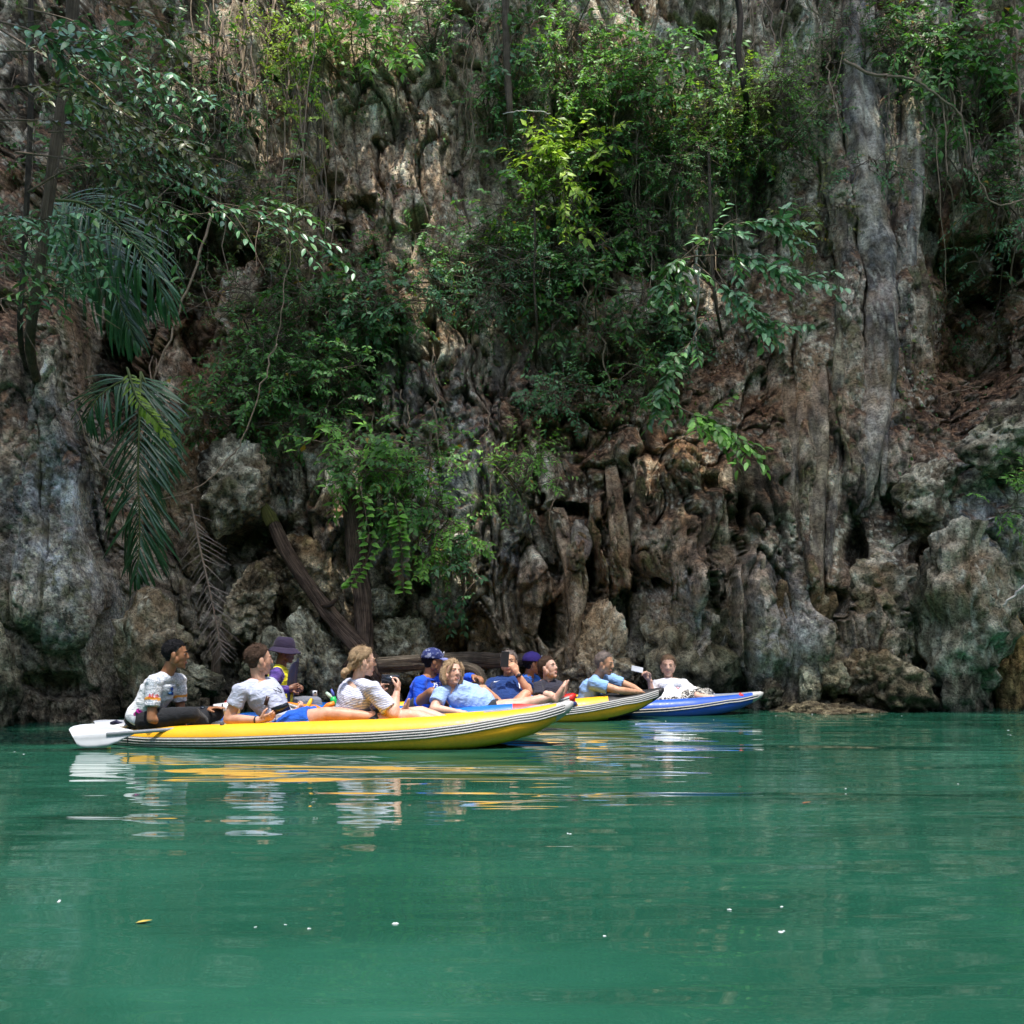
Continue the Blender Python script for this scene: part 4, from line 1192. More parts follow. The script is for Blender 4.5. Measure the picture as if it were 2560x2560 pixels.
    # ---- feet
    if feet:
        for s, i in (('L', 0), ('R', 1)):
            if 'to' + s not in g: continue
            an = g['an' + s]; to = g['to' + s]; kn = g['kn' + s]
            d = (to - an).normalized(); up = (kn - an).normalized(); up = (up - d * up.dot(d)); up = up.normalized() if up.length > 1e-3 else Vector((0, 0, 1))
            x = d.cross(up).normalized()
            h = Shell(); ln = (to - an).length
            hl = an - d * .045 - up * .055
            h.loft([hl - d * .004, hl + d * .02, hl + d * .07, hl + d * .13, hl + d * .185, hl + d * .205], [x] * 6, [up] * 6, [.02, .030, .034, .042, .044, .034], [.02, .034, .036, .028, .019, .012], 14)
            h.cone(an + up * .05, an - up * .03 - d * .01, .037, .036)
            for ti, (off, tl, tr) in enumerate(((-.030, .040, .0125), (-.011, .034, .009), (.005, .030, .0085), (.020, .025, .008), (.034, .019, .0078))):
                b0 = hl + d * (.195 - .010 * ti * .9) + x * (off * (1 if s == 'R' else -1)) - up * .004
                h.limb([b0, b0 + d * tl * .6 + up * .004, b0 + d * tl], [tr * 1.0, tr * 1.02, tr * .95], 8)
            Vx, Fx = remesh(h.V, h.F, .005, 2, 'foot'); parts.append((Vx, Fx))
    V = np.vstack([p[0] for p in parts]); off = np.cumsum([0] + [len(p[0]) for p in parts[:-1]])
    Fc = np.vstack([p[1] + o for p, o in zip(parts, off)])
    body = link('body', mesh_np('body', V, Fc, [skin], True), root)
    # ---- eyes, brows, lips
    for s in (-1, 1):
        E = Shell(); E.ell(q(.0745, s * .031, .006), R3, (.012 * hs, .0115 * hs, .0062 * hs), 12, 8)
        nv = len(E.V); 
        E.ell(q(.0805, s * .031, .006), R3, (.0075 * hs, .0066 * hs, .0058 * hs), 10, 6)
        fm = [0 if min(fc) < nv else 1 for fc in E.F]
        link('eye', mesh_np('eye', np.array(E.V), E.F, [M_EYEW, M_IRIS], True, fm), body)
        E = Shell(); E.limb([q(.0905, s * .014, .0255), q(.0900, s * .032, .0315), q(.080, s * .050, .0265)], [.0042 * hs, .0044 * hs, .003 * hs], 8)
        link('eyebrow', mesh_np('eyebrow', np.array(E.V), E.F, [hair if hair else M_BLK], True), body)
    E = Shell(); E.ell(q(.0862, 0, -.0585), R3, (.010 * hs, .0225 * hs, .0052 * hs), 12, 8); E.ell(q(.0850, 0, -.0675), R3, (.0105 * hs, .0195 * hs, .0058 * hs), 12, 8)
    link('lips', mesh_np('lips', np.array(E.V), E.F, [plain('lips_%.2f' % lips[0], lips, .45, .4, .1)], True), body)
    # ---- hair
    if hair is not None and hair_hook != 'none':
        n1, n2 = 96, 72; V = []; Fc = []
        for j in range(n2 + 1):
            th = math.pi * j / n2
            for i in range(n1):
                ph = 2 * math.pi * i / n1
                V.append((math.sin(th) * math.cos(ph), math.sin(th) * math.sin(ph), math.cos(th)))
        D = np.array(V); fw, sd, up = D[:, 0], D[:, 1], D[:, 2]
        line = np.interp(fw, [-1, -.5, -.15, .05, .25, .42, .65, .85, 1], [-1.0, -.95, -.62, -.36, -.28, .12, .42, .50, .52])
        if hair_hook == 'receding': line = line + .16 * sstep(.3, .7, fw) * (.5 + np.abs(sd))
        hm = up - line
        keep = sstep(-.07, .06, hm + .05 * vnoise(D * 9, 5))
        nz = 1 + .018 * fbm(D * np.array([6, 6, 2.5]), 3, 3)
        vol = 1.12 if hair_hook in ('bob', 'bun', 'pony') else 1.10
        rad = np.stack([np.full(len(D), .097), np.full(len(D), .077), np.full(len(D), .086)], 1) * ((1.012 + (vol - 1.012) * sstep(.0, .55, hm)) * nz * keep + .93 * (1 - keep))[:, None]
        loc = D * rad + np.array([-.014, 0, .034])
        loc = loc + D * (.0045 * fbm(D * np.array([26, 26, 14]), 2, 12) * keep)[:, None]
        HV = [hc + f * (a * hs) + r * (b * hs) + u * (c * hs) for a, b, c in loc]
        for j in range(n2):
            for i in range(n1):
                i2 = (i + 1) % n1
                Fc.append((j * n1 + i, (j + 1) * n1 + i, (j + 1) * n1 + i2, j * n1 + i2))
        E = Shell(); E.add(HV, Fc)
        if hair_hook not in ('bob', 'bun', 'pony'): E.ell(q(-.043, 0, -.028), R3, (.043 * hs, .060 * hs, .046 * hs), 20, 14)
        if hair_hook == 'bob':
            for s in (-1, 1):
                E.limb([q(.0, s * .082, .04), q(-.005, s * .092, -.02), q(.0, s * .090, -.075), q(.008, s * .078, -.108)], [.022, .026, .026, .014], 12)
                E.limb([q(-.06, s * .060, .02), q(-.07, s * .062, -.05), q(-.06, s * .055, -.105)], [.036, .038, .020], 12)
            E.limb([q(-.09, 0, .02), q(-.095, 0, -.05), q(-.085, 0, -.105)], [.036, .040, .02], 12)
            E.limb([q(.062, -.055, .085), q(.078, -.070, .035), q(.060, -.082, -.03)], [.012, .014, .012], 10)
            E.limb([q(.066, .035, .092), q(.078, .060, .05), q(.055, .080, -.01)], [.012, .013, .012], 10)
        if hair_hook == 'pony':
            E.limb([q(-.08, 0, -.01), q(-.105, 0, -.055)], [.045, .032], 12)
            E.ell(q(-.135, 0, -.082), R3, (.040, .036, .030)); E.ell(q(-.160, .01, -.098), R3, (.026, .030, .026)); E.ell(q(-.150, -.015, -.115), R3, (.026, .022, .030))
        if hair_hook == 'bun':
            E.limb([q(-.08, 0, .0), q(-.10, 0, -.05)], [.04, .03], 12); E.ell(q(-.11, 0, -.02), R3, (.03, .034, .034))
        # tufts that break up the outline
        rt_ = np.random.default_rng(int(abs(hc.x * 977 + hc.y * 131)) + 3); long_ = hair_hook in ('bob', 'bun', 'pony')
        cand = np.where(keep > .55)[0]
        for ci in rt_.choice(cand, min(len(cand), 420 if not long_ else 300), replace=False):
            n_ = (f * D[ci, 0] + r * D[ci, 1] + u * D[ci, 2]).normalized(); b_ = HV[ci] - n_ * .004
            fl_ = (-f * .5 - u * .8 if long_ else (-u * .35 - f * .25 + f * (.9 if D[ci, 2] > .6 and D[ci, 0] > 0 else 0)))
            fl_ = fl_ - n_ * fl_.dot(n_) + Vector(rt_.normal(size=3)) * .25; fl_ = fl_.normalized()
            ln_ = rt_.uniform(.012, .024) if not long_ else rt_.uniform(.03, .06) * (.45 if D[ci, 2] > .35 else 1)
            tp_ = b_ + fl_ * ln_ + n_ * (.010 if not long_ else .005); md_ = b_ + fl_ * ln_ * .5 + n_ * .009; sd_ = fl_.cross(n_).normalized() * (.0028 if not long_ else .004)
            E.add([b_ - sd_, b_ + sd_, md_ + sd_ * .8, md_ - sd_ * .8, tp_], [(0, 1, 2, 3), (3, 2, 4)])
        vv = np.array([tuple(v) for v in E.V])
        hme = mesh_np('hair', vv, E.F, [hair], True)
        if hair_hook not in ('bob', 'bun', 'pony'):
            fv = np.zeros((len(vv), 3)); fv[:len(hm), 0] = .55 * (1 - sstep(.02, .38, hm)) * (fw < .45)
            at = hme.color_attributes.new('fade', 'FLOAT_COLOR', 'POINT'); at.data.foreach_set('color', np.hstack([fv, np.ones((len(fv), 1))]).astype(np.float32).ravel())
        ho = link('hair', hme, body)
    # ---- hat
    if hat:
        kind, hm_, hm2 = hat
        E = MB(); V = []; Fc = []; n1, n2 = 36, 14
        tall = 1.0 if kind == 'cap' else 1.06
        for j in range(n2 + 1):
            th = (math.pi / 2 + .12) * j / n2
            for i in range(n1):
                ph = 2 * math.pi * i / n1
                x_, y_, z_ = math.sin(th) * math.cos(ph), math.sin(th) * math.sin(ph), math.cos(th)
                if kind == 'bucket': z_ = min(z_ * 1.25, .92 + .08 * z_)
                seam = 1 + .012 * abs(math.cos(3 * ph))
                V.append(q(-.012 + .107 * x_ * seam, .088 * y_ * seam, .040 + .094 * z_ * tall))
        for j in range(n2):
            for i in range(n1):
                i2 = (i + 1) % n1; Fc.append((j * n1 + i, (j + 1) * n1 + i, (j + 1) * n1 + i2, j * n1 + i2))
        E.add(V, Fc); co = E.build('hat_crown' if kind == 'bucket' else 'cap_crown', [hm_], body)
        md = co.modifiers.new('thick', 'SOLIDIFY'); md.thickness = .004
        E = MB(); V = []; Fc = []
        if kind == 'bucket':
            prof = [(.0, .032), (.018, .022), (.036, .006), (.056, -.012), (.062, -.018)]
            for dr, z in prof:
                for i in range(n1):
                    ph = 2 * math.pi * i / n1
                    wob = .006 * math.sin(3 * ph + 1) * dr / .06
                    V.append(q(-.012 + (.107 + dr) * math.cos(ph), (.088 + dr) * math.sin(ph), z + wob + .004))
            for j in range(len(prof) - 1):
                for i in range(n1):
                    i2 = (i + 1) % n1; Fc.append((j * n1 + i, (j + 1) * n1 + i, (j + 1) * n1 + i2, j * n1 + i2))
        else:
            m = 13
            for j in range(7):
                t_ = j / 6
                for i in range(m):
                    a = (i / (m - 1) * 2 - 1) * 1.15
                    ln = .075 * t_ * math.cos(a * .75)
                    V.append(q(-.012 + (.106) * math.cos(a) + ln, .088 * math.sin(a) * (1 + .05 * t_), .034 + .012 * t_ - .022 * t_ * t_ + .016 * math.cos(a * 1.2) - .01))
            for j in range(6):
                for i in range(m - 1): Fc.append((j * m + i, (j + 1) * m + i, (j + 1) * m + i + 1, j * m + i + 1))
        E.add(V, Fc); vo = E.build('brim' if kind == 'bucket' else 'visor', [hm2], body)
        md = vo.modifiers.new('thick', 'SOLIDIFY'); md.thickness = .005
        if kind == 'cap':
            E = MB(); E.box(q(.098, 0, .088), (.004, .020, .024), Matrix((f, r, u)).transposed())
            E.box(q(.1, 0, .088), (.004, .008, .036), Matrix((f, r, u)).transposed())
            E.build('cap_emblem', [plain('emblem_white', (.75, .75, .78), .6, .3, .05)], body)
    # ---- clothes
    out = {'root': root, 'body': body, 'q': q, 'f': f, 'r': r, 'u': u, 'g': g, 'nb': nb, 'fwd': g_fwd, 'lat': latS, 'up': spine_up}
    rngp = int(abs(hc.x) * 1000) % 97
    if shirt is not None:
        c = Shell(); gr = .016
        torso(c, gr, top=.96)
        for e in (sl, sr):
            c.ell(e, (latS, spine_up, g_fwd), (.072 * k, .070 * k, .068 * k)); c.cone(nb - spine_up * .012, e, .056, .064 * k)
        for s, a, b, w in (('L', sl, g['elL'], g['wrL']), ('R', sr, g['elR'], g['wrR'])):
            if long_sleeve:
                c.limb([a, a.lerp(b, .5), b, w], [.068 * k, .060 * k, .052 * k, .040 * k], 14, True)
            else:
                c.cone(a, a.lerp(b, sleeve), .066 * k, .068 * k, 16, False, True)
        Vs, Fs = remesh(c.V, c.F, .0095, 3, 'shirt')
        # folds
        nrm = mesh_normals(Vs, Fs)
        loc = np.stack([(Vs - np.array(pel)) @ np.array(latS), (Vs - np.array(pel)) @ np.array(spine_up), (Vs - np.array(pel)) @ np.array(g_fwd)], 1)
        fold = fbm(loc * np.array([9, 16, 9]) + rngp, 3, 7, .55, True)
        sag = fbm(loc * np.array([4, 7, 4]) + rngp, 2, 9)
        Vs = Vs + nrm * (.0075 * fold + .010 * sag)[:, None]
        if shirt_hook != 'vneck_boy':
            mats = [shirt]
        me = mesh_np('shirt', Vs, Fs, [shirt], True)
        if shirt_hook == 'jersey':
            arm = np.zeros(len(Vs)); fr = np.zeros(len(Vs))
            for a, b in ((sl, g['elL']), (sr, g['elR'])):
                ax = np.array(b - a); L2 = ax @ ax; t_ = ((Vs - np.array(a)) @ ax) / L2
                dist = np.linalg.norm(Vs - np.array(a) - t_[:, None] * ax, axis=1)
                on = dist < .078
                arm = np.where(on & (t_ > .42) & (t_ < .50), 1.0, arm)
                fr = np.where(on & (t_ > -.1), 1.0, fr)
            ink = np.maximum(fr, sstep(.28, .40, loc[:, 1]))
            mag = ((loc[:, 1] > .06) & (loc[:, 1] < .13) & (loc[:, 2] > .02)).astype(float)
            colr = np.stack([ink, arm, mag, np.ones(len(Vs))], 1)
            at = me.color_attributes.new('print', 'FLOAT_COLOR', 'POINT'); at.data.foreach_set('color', colr.astype(np.float32).ravel())
        if shirt_hook == 'raglan':      # purple sleeves on a yellow body
            me.materials.append(RAGLAN)
            cen = Vs[Fs].mean(1); fmx = np.zeros(len(Fs), int)
            for a, b, w in ((sl, g['elL'], g['wrL']), (sr, g['elR'], g['wrR'])):
                for p0, p1 in ((a, b), (b, w)):
                    ax = np.array(p1 - p0); t_ = np.clip(((cen - np.array(p0)) @ ax) / (ax @ ax), 0, 1)
                    fmx |= (np.linalg.norm(cen - np.array(p0) - t_[:, None] * ax, axis=1) < .086)
            me.polygons.foreach_set('material_index', fmx.astype(np.int32))
        out['shirt'] = link('shirt', me, root)
    if bottom is not None:
        c = Shell(); gr = .014
        C = [pel - spine_up * .07, pel, pel.lerp(nb, .12), pel.lerp(nb, .20)]
        dep = latH.cross(spine_up).normalized()
        c.loft(C, [latH] * 4, [dep] * 4, [.13 * k + gr, .158 * k + gr, .160 * k + gr, .150 * k + gr], [.10 * k + gr, .112 * k + gr, .112 * k + gr, .106 * k + gr])
        for s, h in legs:
            if 'kn' + s not in g: continue
            kn = g['kn' + s]; an = g['an' + s]
            if long_pants: c.limb([h, h.lerp(kn, .5), kn, kn.lerp(an, .35), an.lerp(kn, .12)], [.104 * k, .092 * k, .069 * k, .066 * k, .050 * k], 16, True)
            else: c.cone(h, h.lerp(kn, short_leg), .106 * k, .100 * k, 16, False, True)
        Vs, Fs = remesh(c.V, c.F, .0095, 3, 'bottom')
        nrm = mesh_normals(Vs, Fs); Vs = Vs + nrm * (.005 * fbm(Vs * 14, 3, 17, .55, True))[:, None]
        out['bottom'] = link('trousers' if long_pants else 'shorts', mesh_np('bottom', Vs, Fs, [bottom], True), root)
    return out

def mesh_normals(V, Fc):
    a = V[Fc[:, 0]]; n = np.cross(V[Fc[:, 2]] - a, V[Fc[:, 3]] - V[Fc[:, 1]])
    N = np.zeros_like(V)
    for i in range(4): np.add.at(N, Fc[:, i], n)
    return N / (np.linalg.norm(N, axis=1, keepdims=True) + 1e-12)
SK_TAN = skin_mat('skin_brown', (0.30, 0.145, 0.075)); SK_DARK = skin_mat('skin_dark_brown', (0.20, 0.095, 0.055))
SK_FAIR = skin_mat('skin_fair', (0.57, 0.32, 0.22)); SK_PALE = skin_mat('skin_pale', (0.62, 0.385, 0.29)); SK_MID = skin_mat('skin_light_tan', (0.52, 0.29, 0.18))
H_BLACK = hair_mat('black_hair', (0.003, 0.003, 0.004), (0.010, 0.010, 0.012)); H_BROWN = hair_mat('brown_hair', (0.030, 0.018, 0.012), (0.085, 0.052, 0.036))
H_LBROWN = hair_mat('light_brown_hair', (0.07, 0.042, 0.026), (0.26, 0.165, 0.10)); H_BLOND = hair_mat('ash_blond_hair', (0.16, 0.095, 0.05), (0.46, 0.33, 0.20)); H_GREY = hair_mat('greying_hair', (0.07, 0.055, 0.05), (0.24, 0.20, 0.18))
C_JERSEY = cloth_mat('printed_jersey', (0.78, 0.79, 0.82), pattern='jersey'); C_GREY = cloth_mat('light_grey_cotton', (0.42, 0.45, 0.56))
C_STRIPE = cloth_mat('striped_cotton', (0.66, 0.66, 0.74), stripe=(0.32, 0.34, 0.50), stripe_axis=(0.35, 0.25, 0), stripe_scale=17)
C_YELLOW = cloth_mat('yellow_jersey_cloth', (0.80, 0.70, 0.02)); RAGLAN = cloth_mat('purple_sleeve_cloth', (0.10, 0.06, 0.26))
C_BLUE = cloth_mat('royal_blue_cloth', (0.012, 0.085, 0.62)); C_LBLUE = cloth_mat('light_blue_cotton', (0.32, 0.47, 0.78)); C_NAVY = cloth_mat('navy_sport_cloth', (0.012, 0.040, 0.16))
C_CHAR = cloth_mat('charcoal_cotton', (0.030, 0.030, 0.045)); C_WHITE = cloth_mat('white_cotton', (0.84, 0.84, 0.86)); C_BLKL = cloth_mat('black_legging', (0.016, 0.017, 0.020), wrinkle=.35)
C_SHB = cloth_mat('bright_blue_shorts', (0.015, 0.10, 0.55)); C_DSH = cloth_mat('dark_grey_shorts', (0.025, 0.030, 0.040)); C_FLOR = cloth_mat('black_and_white_print', (0.66, 0.63, 0.56), pattern='floral')
C_GPANT = cloth_mat('grey_trousers', (0.16, 0.17, 0.20)); C_BLUE3 = cloth_mat('bright_blue_jacket', (0.03, 0.16, 0.62)); C_LB2 = cloth_mat('blue_tee_cotton', (0.24, 0.42, 0.74))
C_HAT = cloth_mat('dark_purple_hat', (0.028, 0.020, 0.045), wrinkle=.3); C_CAP1 = cloth_mat('navy_mottled_cap', (0.020, 0.030, 0.12), pattern='camo', wrinkle=.2); C_CAP2 = cloth_mat('purple_cap', (0.06, 0.04, 0.24), wrinkle=.2)
C_PVIS = cloth_mat('pale_blue_visor', (0.16, 0.18, 0.42), pattern='camo', wrinkle=.2)

def band(wr, el, rad, width, mat, parent, name='wristband', face=None, fmat=None):
    d = (el - wr).normalized(); c = wr + d * .035
    mb = MB(); mb.tube([c - d * width * .5, c + d * width * .5], rad, 18); o = mb.build(name, [mat], parent)
    if face is not None:
        n = Vector(face).normalized(); mb = MB(); mb.tube([c + n * (rad - .004), c + n * (rad + .009)], .019, 16); mb.build('watch_face', [fmat or M_SCREEN], o)
    return o
def slab(name, label, cat, c, x, y, sx, sy, sz, mats, group=None):
    """hand-held device: rounded body + screen"""
    x = Vector(x).normalized(); y = Vector(y); y = (y - x * y.dot(x)).normalized(); z = x.cross(y)
    R = Matrix((x, y, z)).transposed()
    root = empty(name, c, label, cat, group)
    me = bpy.data.meshes.new('case'); bm = bmesh.new(); bmesh.ops.create_cube(bm, size=1.0)
    for v in bm.verts: v.co = Vector((v.co.x * sx, v.co.y * sy, v.co.z * sz))
    bmesh.ops.bevel(bm, geom=bm.edges[:], offset=min(sx, sy, sz) * .35, segments=3, affect='EDGES', profile=.5)
    bm.transform(Matrix.Translation(c) @ R.to_4x4()); bm.to_mesh(me); bm.free(); me.materials.append(mats[0])
    link('case', me, root)
    mb = MB(); mb.box(Vector(c) + z * (sz * .5 + .0008), (sx * .92, sy * .88, .0015), R); mb.build('screen', [mats[1]], root)
    return root

# ---- 1 boy with the white jersey, stern of the long yellow kayak
p1 = person('black-haired person in white printed jersey and black leggings at the kayak stern',
  dict(head=P(440, 1636, 8.58), neck=P(416, 1692, 8.58), pelvis=P(352, 1800, 8.62), shR=P(386, 1706, 8.46), shL=P(446, 1702, 8.72), elR=P(378, 1798, 8.40), wrR=P(432, 1804, 8.52), elL=P(452, 1782, 8.74), wrL=P(518, 1776, 8.72), haL=P(548, 1767, 8.70),
       hipR=P(366, 1802, 8.52), hipL=P(392, 1802, 8.72), knR=P(480, 1786, 8.44), anR=P(520, 1815, 8.76), knL=P(540, 1784, 8.74), anL=P(450, 1816, 8.60)),
  (1, .12, -.06), SK_TAN, H_BLACK, C_JERSEY, C_BLKL, long_pants=True, sleeve=.66, build=.93, shirt_hook='jersey', feet=False, curl=(.25, .6), lips=(.25, .09, .07))
band(p1['g']['wrL'], p1['g']['elL'], .030, .022, M_BLK, p1['root'], 'watch_strap', (0, -.5, .8))
q = p1['q']
mb = MB(); mb.tube([q(.02, -.079, .006), q(-.02, -.083, .004), q(-.06, -.068, -.004), q(-.10, -.030, -.004), q(-.112, .0, -.002)], .0028, 6); mb.build('head_cord', [M_SILVER], p1['root'])
# coloured neck piping, sleeve lettering and chest emblem of the jersey
nb = p1['nb']; up = p1['up']; fw = p1['fwd']; la = p1['lat']
mb = MB()
ring = [nb + la * (.074 * math.cos(a)) + fw * (.066 * math.sin(a)) - up * (.012 + (.085 * max(0, math.sin(a)) ** 2.2)) + fw * (.045 * max(0, math.sin(a)) ** 2) for a in np.linspace(0, 2 * math.pi, 28)]
mb.tube(ring, .0065, 8, cap=False); mb.build('collar', [cloth_mat('blue_piping', (.02, .12, .30))], p1['root'])
def decal_strokes(name, o, X, Y, N, strokes, w, mat, parent):
    mb = MB(); X = X.normalized(); Y = (Y - X * Y.dot(X)).normalized()
    for st in strokes:
        pts = [o + X * a + Y * b + N * .002 for a, b in st]
        mb.tube(pts, w, 6)
    return mb.build(name, [mat], parent)
def ray_onto(o, obj, origin, d):
    """nearest hit of a ray on a mesh child (objects carry world-space meshes)"""
    from mathutils.bvhtree import BVHTree
    me = obj.data
    if obj.name not in _bvh:
        _bvh[obj.name] = BVHTree.FromPolygons([v.co[:] for v in me.vertices], [p.vertices[:] for p in me.polygons])
    h = _bvh[obj.name].ray_cast(Vector(origin), Vector(d).normalized())
    return h[0], h[1]
_bvh = {}
def on_cloth(P_, garment, name, polys, mat, proud=.004):
    """flat print (polygons in photo pixels) laid on a garment by following the sight line to the cloth"""
    mb = MB(); camp = Vector((0, 0, CAM_H))
    for poly in polys:
        n = len(poly); vs = []
        for (a, b) in poly:
            d = (P(a, b, 10) - camp).normalized(); h, nn = ray_onto(None, garment, camp, d)
            if h is None: vs = None; break
            if nn.dot(d) > 0: nn = -nn
            vs.append(h + nn * proud)
        if vs: mb.add(vs, [tuple(range(n))])
    if mb.v: return mb.build(name, [mat], P_['root'], smooth=False)
def strokes_to_quads(strokes, w):
    out = []
    for st in strokes:
        for (x0, y0), (x1, y1) in zip(st[:-1], st[1:]):
            L = math.hypot(x1 - x0, y1 - y0) + 1e-9; nx, ny = -(y1 - y0) / L * w, (x1 - x0) / L * w
            m = max(1, int(L / 3))
            for i in range(m):
                a, b = i / m, (i + 1) / m
                ax, ay, bx, by = x0 + (x1 - x0) * a, y0 + (y1 - y0) * a, x0 + (x1 - x0) * b, y0 + (y1 - y0) * b
                out.append([(ax + nx, ay + ny), (bx + nx, by + ny), (bx - nx, by - ny), (ax - nx, ay - ny)])
    return out
M_RED = plain('red_print', (.60, .03, .05), .7, .2, .05); M_BLUEP = plain('blue_print', (.02, .08, .42), .7, .2, .05); M_WHITEP = plain('white_print', (.82, .82, .85), .7, .2, .03)
# sleeve word, drawn as strokes: A E I D -like red letters
L0 = [(372, 1744), (375, 1735), (378, 1744)], [(373, 1741), (377, 1741)], [(385, 1735), (380, 1736), (380, 1743), (385, 1744)], [(380, 1740), (384, 1740)], [(388, 1736), (388, 1744)], [(391, 1736), (391, 1744), (395, 1742), (395, 1738), (391, 1736)]
on_cloth(p1, p1['shirt'], 'sleeve_lettering', strokes_to_quads(L0, .8), M_RED)
on_cloth(p1, p1['shirt'], 'chest_emblem', [[(425, 1722), (428, 1718), (432, 1718), (433, 1723), (428, 1727)], [(422, 1736), (427, 1728), (433, 1731), (432, 1737)]], M_BLUEP)

# ---- 2 man in the grey tee
p2_ = person('short-haired person in a pale grey T-shirt holding a phone and an action camera',
  dict(head=P(648, 1650, 8.60), neck=P(642, 1704, 8.60), pelvis=P(706, 1812, 8.58), shR=P(602, 1728, 8.44), shL=P(674, 1714, 8.76), elR=P(570, 1798, 8.42), wrR=P(650, 1800, 8.34), haR=P(690, 1788, 8.34), elL=P(694, 1796, 8.72), wrL=P(728, 1786, 8.56), haL=P(764, 1764, 8.56),
       hipR=P(712, 1814, 8.49), hipL=P(716, 1814, 8.69), knR=P(818, 1784, 8.44), anR=P(944, 1792, 8.46), toR=P(957, 1754, 8.44), knL=P(846, 1782, 8.80), anL=P(988, 1790, 8.72), toL=P(1004, 1752, 8.70)),
  (.86, .5, .0), SK_FAIR, H_BROWN, C_GREY, C_SHB, sleeve=.52, build=1.05, head_scale=1.07, curl=(.75, .55), palm=((-.5, .5, .7), (.3, .6, .6)), short_leg=.62)
band(p2_['g']['wrR'], p2_['g']['elR'], .031, .014, M_BLK, p2_['root'])
band(p2_['g']['wrL'], p2_['g']['elL'], .032, .024, M_BLK, p2_['root'], 'watch_strap')
mb = MB(); nb = p2_['nb']; up = p2_['up']; fw = p2_['fwd']; la = p2_['lat']
mb.tube([nb + la * .06 - up * .01, nb + la * .055 + fw * .09 - up * .08, nb + la * .03 + fw * .155 - up * .17, nb + fw * .165 - up * .20, nb - la * .02 + fw * .15 - up * .16, nb - la * .055 + fw * .08 - up * .06, nb - la * .06 - up * .0], .0035, 6); mb.build('lanyard', [M_BLK], p2_['root'])
mb = MB(); mb.box(P(667, 1752, 8.40), (.03, .012, .075), Matrix.Rotation(.3, 3, 'Y')); mb.build('hanging_sunglasses', [plain('dark_brown_plastic', (.05, .025, .02), .3)], p2_['root'])
slab('phone', 'black phone in the hand of the person in the grey T-shirt', 'phone', P(702, 1772, 8.36), (1, .1, .35), (.1, -.4, .9), .145, .072, .010, (M_BLK, M_SCREEN))
# action camera on a yellow float handle
gc = empty('action_camera', P(766, 1770, 8.55), 'silver action camera on a yellow float handle held up by a hand', 'camera')
M_YP = plain('yellow_float', (.80, .42, .02), .5, .3, .08)
mb = MB(); mb.tube([P(758, 1785, 8.52), P(770, 1766, 8.53), P(780, 1746, 8.54)], [.017, .019, .013], 14); mb.build('float_handle', [M_YP], gc)
mb = MB(); mb.box(P(785, 1733, 8.54), (.052, .032, .050)); h1_ = mb.build('camera_body', [M_BLK], gc)
mb = MB(); mb.box(P(787, 1733, 8.518), (.036, .006, .042)); mb.build('front_plate', [M_SILVER], h1_)
mb = MB(); mb.tube([P(788, 1731, 8.516), P(788, 1731, 8.505)], .009, 12); mb.build('lens', [M_SCREEN], h1_)

# ---- 3 woman in the striped shirt
p3_ = person('blond person with tied-back hair in a striped shirt, photographing with a phone',
  dict(head=P(908, 1654, 8.58), neck=P(894, 1706, 8.58), pelvis=P(872, 1812, 8.64), shR=P(930, 1724, 8.46), shL=P(872, 1716, 8.74), elR=P(984, 1786, 8.40), wrR=P(992, 1730, 8.50), haR=P(999, 1702, 8.54), elL=P(958, 1770, 8.86), wrL=P(954, 1728, 8.72), haL=P(956, 1704, 8.66),
       hipR=P(886, 1814, 8.56), hipL=P(890, 1814, 8.74), knR=P(1026, 1790, 8.44), anR=P(1134, 1818, 8.50), knL=P(1052, 1782, 8.78), anL=P(1160, 1818, 8.74)),
  (.95, .35, -.05), SK_PALE, H_BLOND, C_STRIPE, C_DSH, female=True, sleeve=.80, build=1.06, belly=.03, hair_hook='pony', head_scale=1.02, feet=False, curl=(.8, .8), palm=((.2, -.2, .3), (-1, .2, .2)), short_leg=.5)
slab('phone', 'black phone held sideways in both hands by the person in the striped shirt', 'phone', P(976, 1698, 8.55), (1, .05, -.05), (0, .12, 1), .150, .076, .011, (M_BLK, M_SCREEN))
band(p3_['g']['wrL'], p3_['g']['elL'], .028, .02, plain('olive_strap', (.10, .13, .08), .6), p3_['root'], 'watch_strap', (.3, -1, .2), M_SILVER)
band(p3_['g']['wrR'], p3_['g']['elR'], .028, .005, M_SILVER, p3_['root'], 'bracelet')
q = p3_['q']
mb = MB()
for s in (-1, 1):
    mb.tube([q(.100, s * .030 + .021 * math.cos(a), .008 + .016 * math.sin(a)) for a in np.linspace(0, 2 * math.pi, 14)], .0022, 6)
    mb.tube([q(.100, s * .052, .012), q(.05, s * .078, .010), q(-.005, s * .083, .008)], .0022, 6)
mb.build('glasses', [M_BLK], p3_['root'])
mb = MB(); mb.tube([q(-.107 + .018 * math.cos(a) * .6, .034 * math.sin(a), -.060 + .030 * math.cos(a)) for a in np.linspace(0, 2 * math.pi, 16)], .006, 8, cap=False); mb.build('hair_tie', [plain('gold_band', (.35, .22, .08), .35, .5)], p3_['root'])

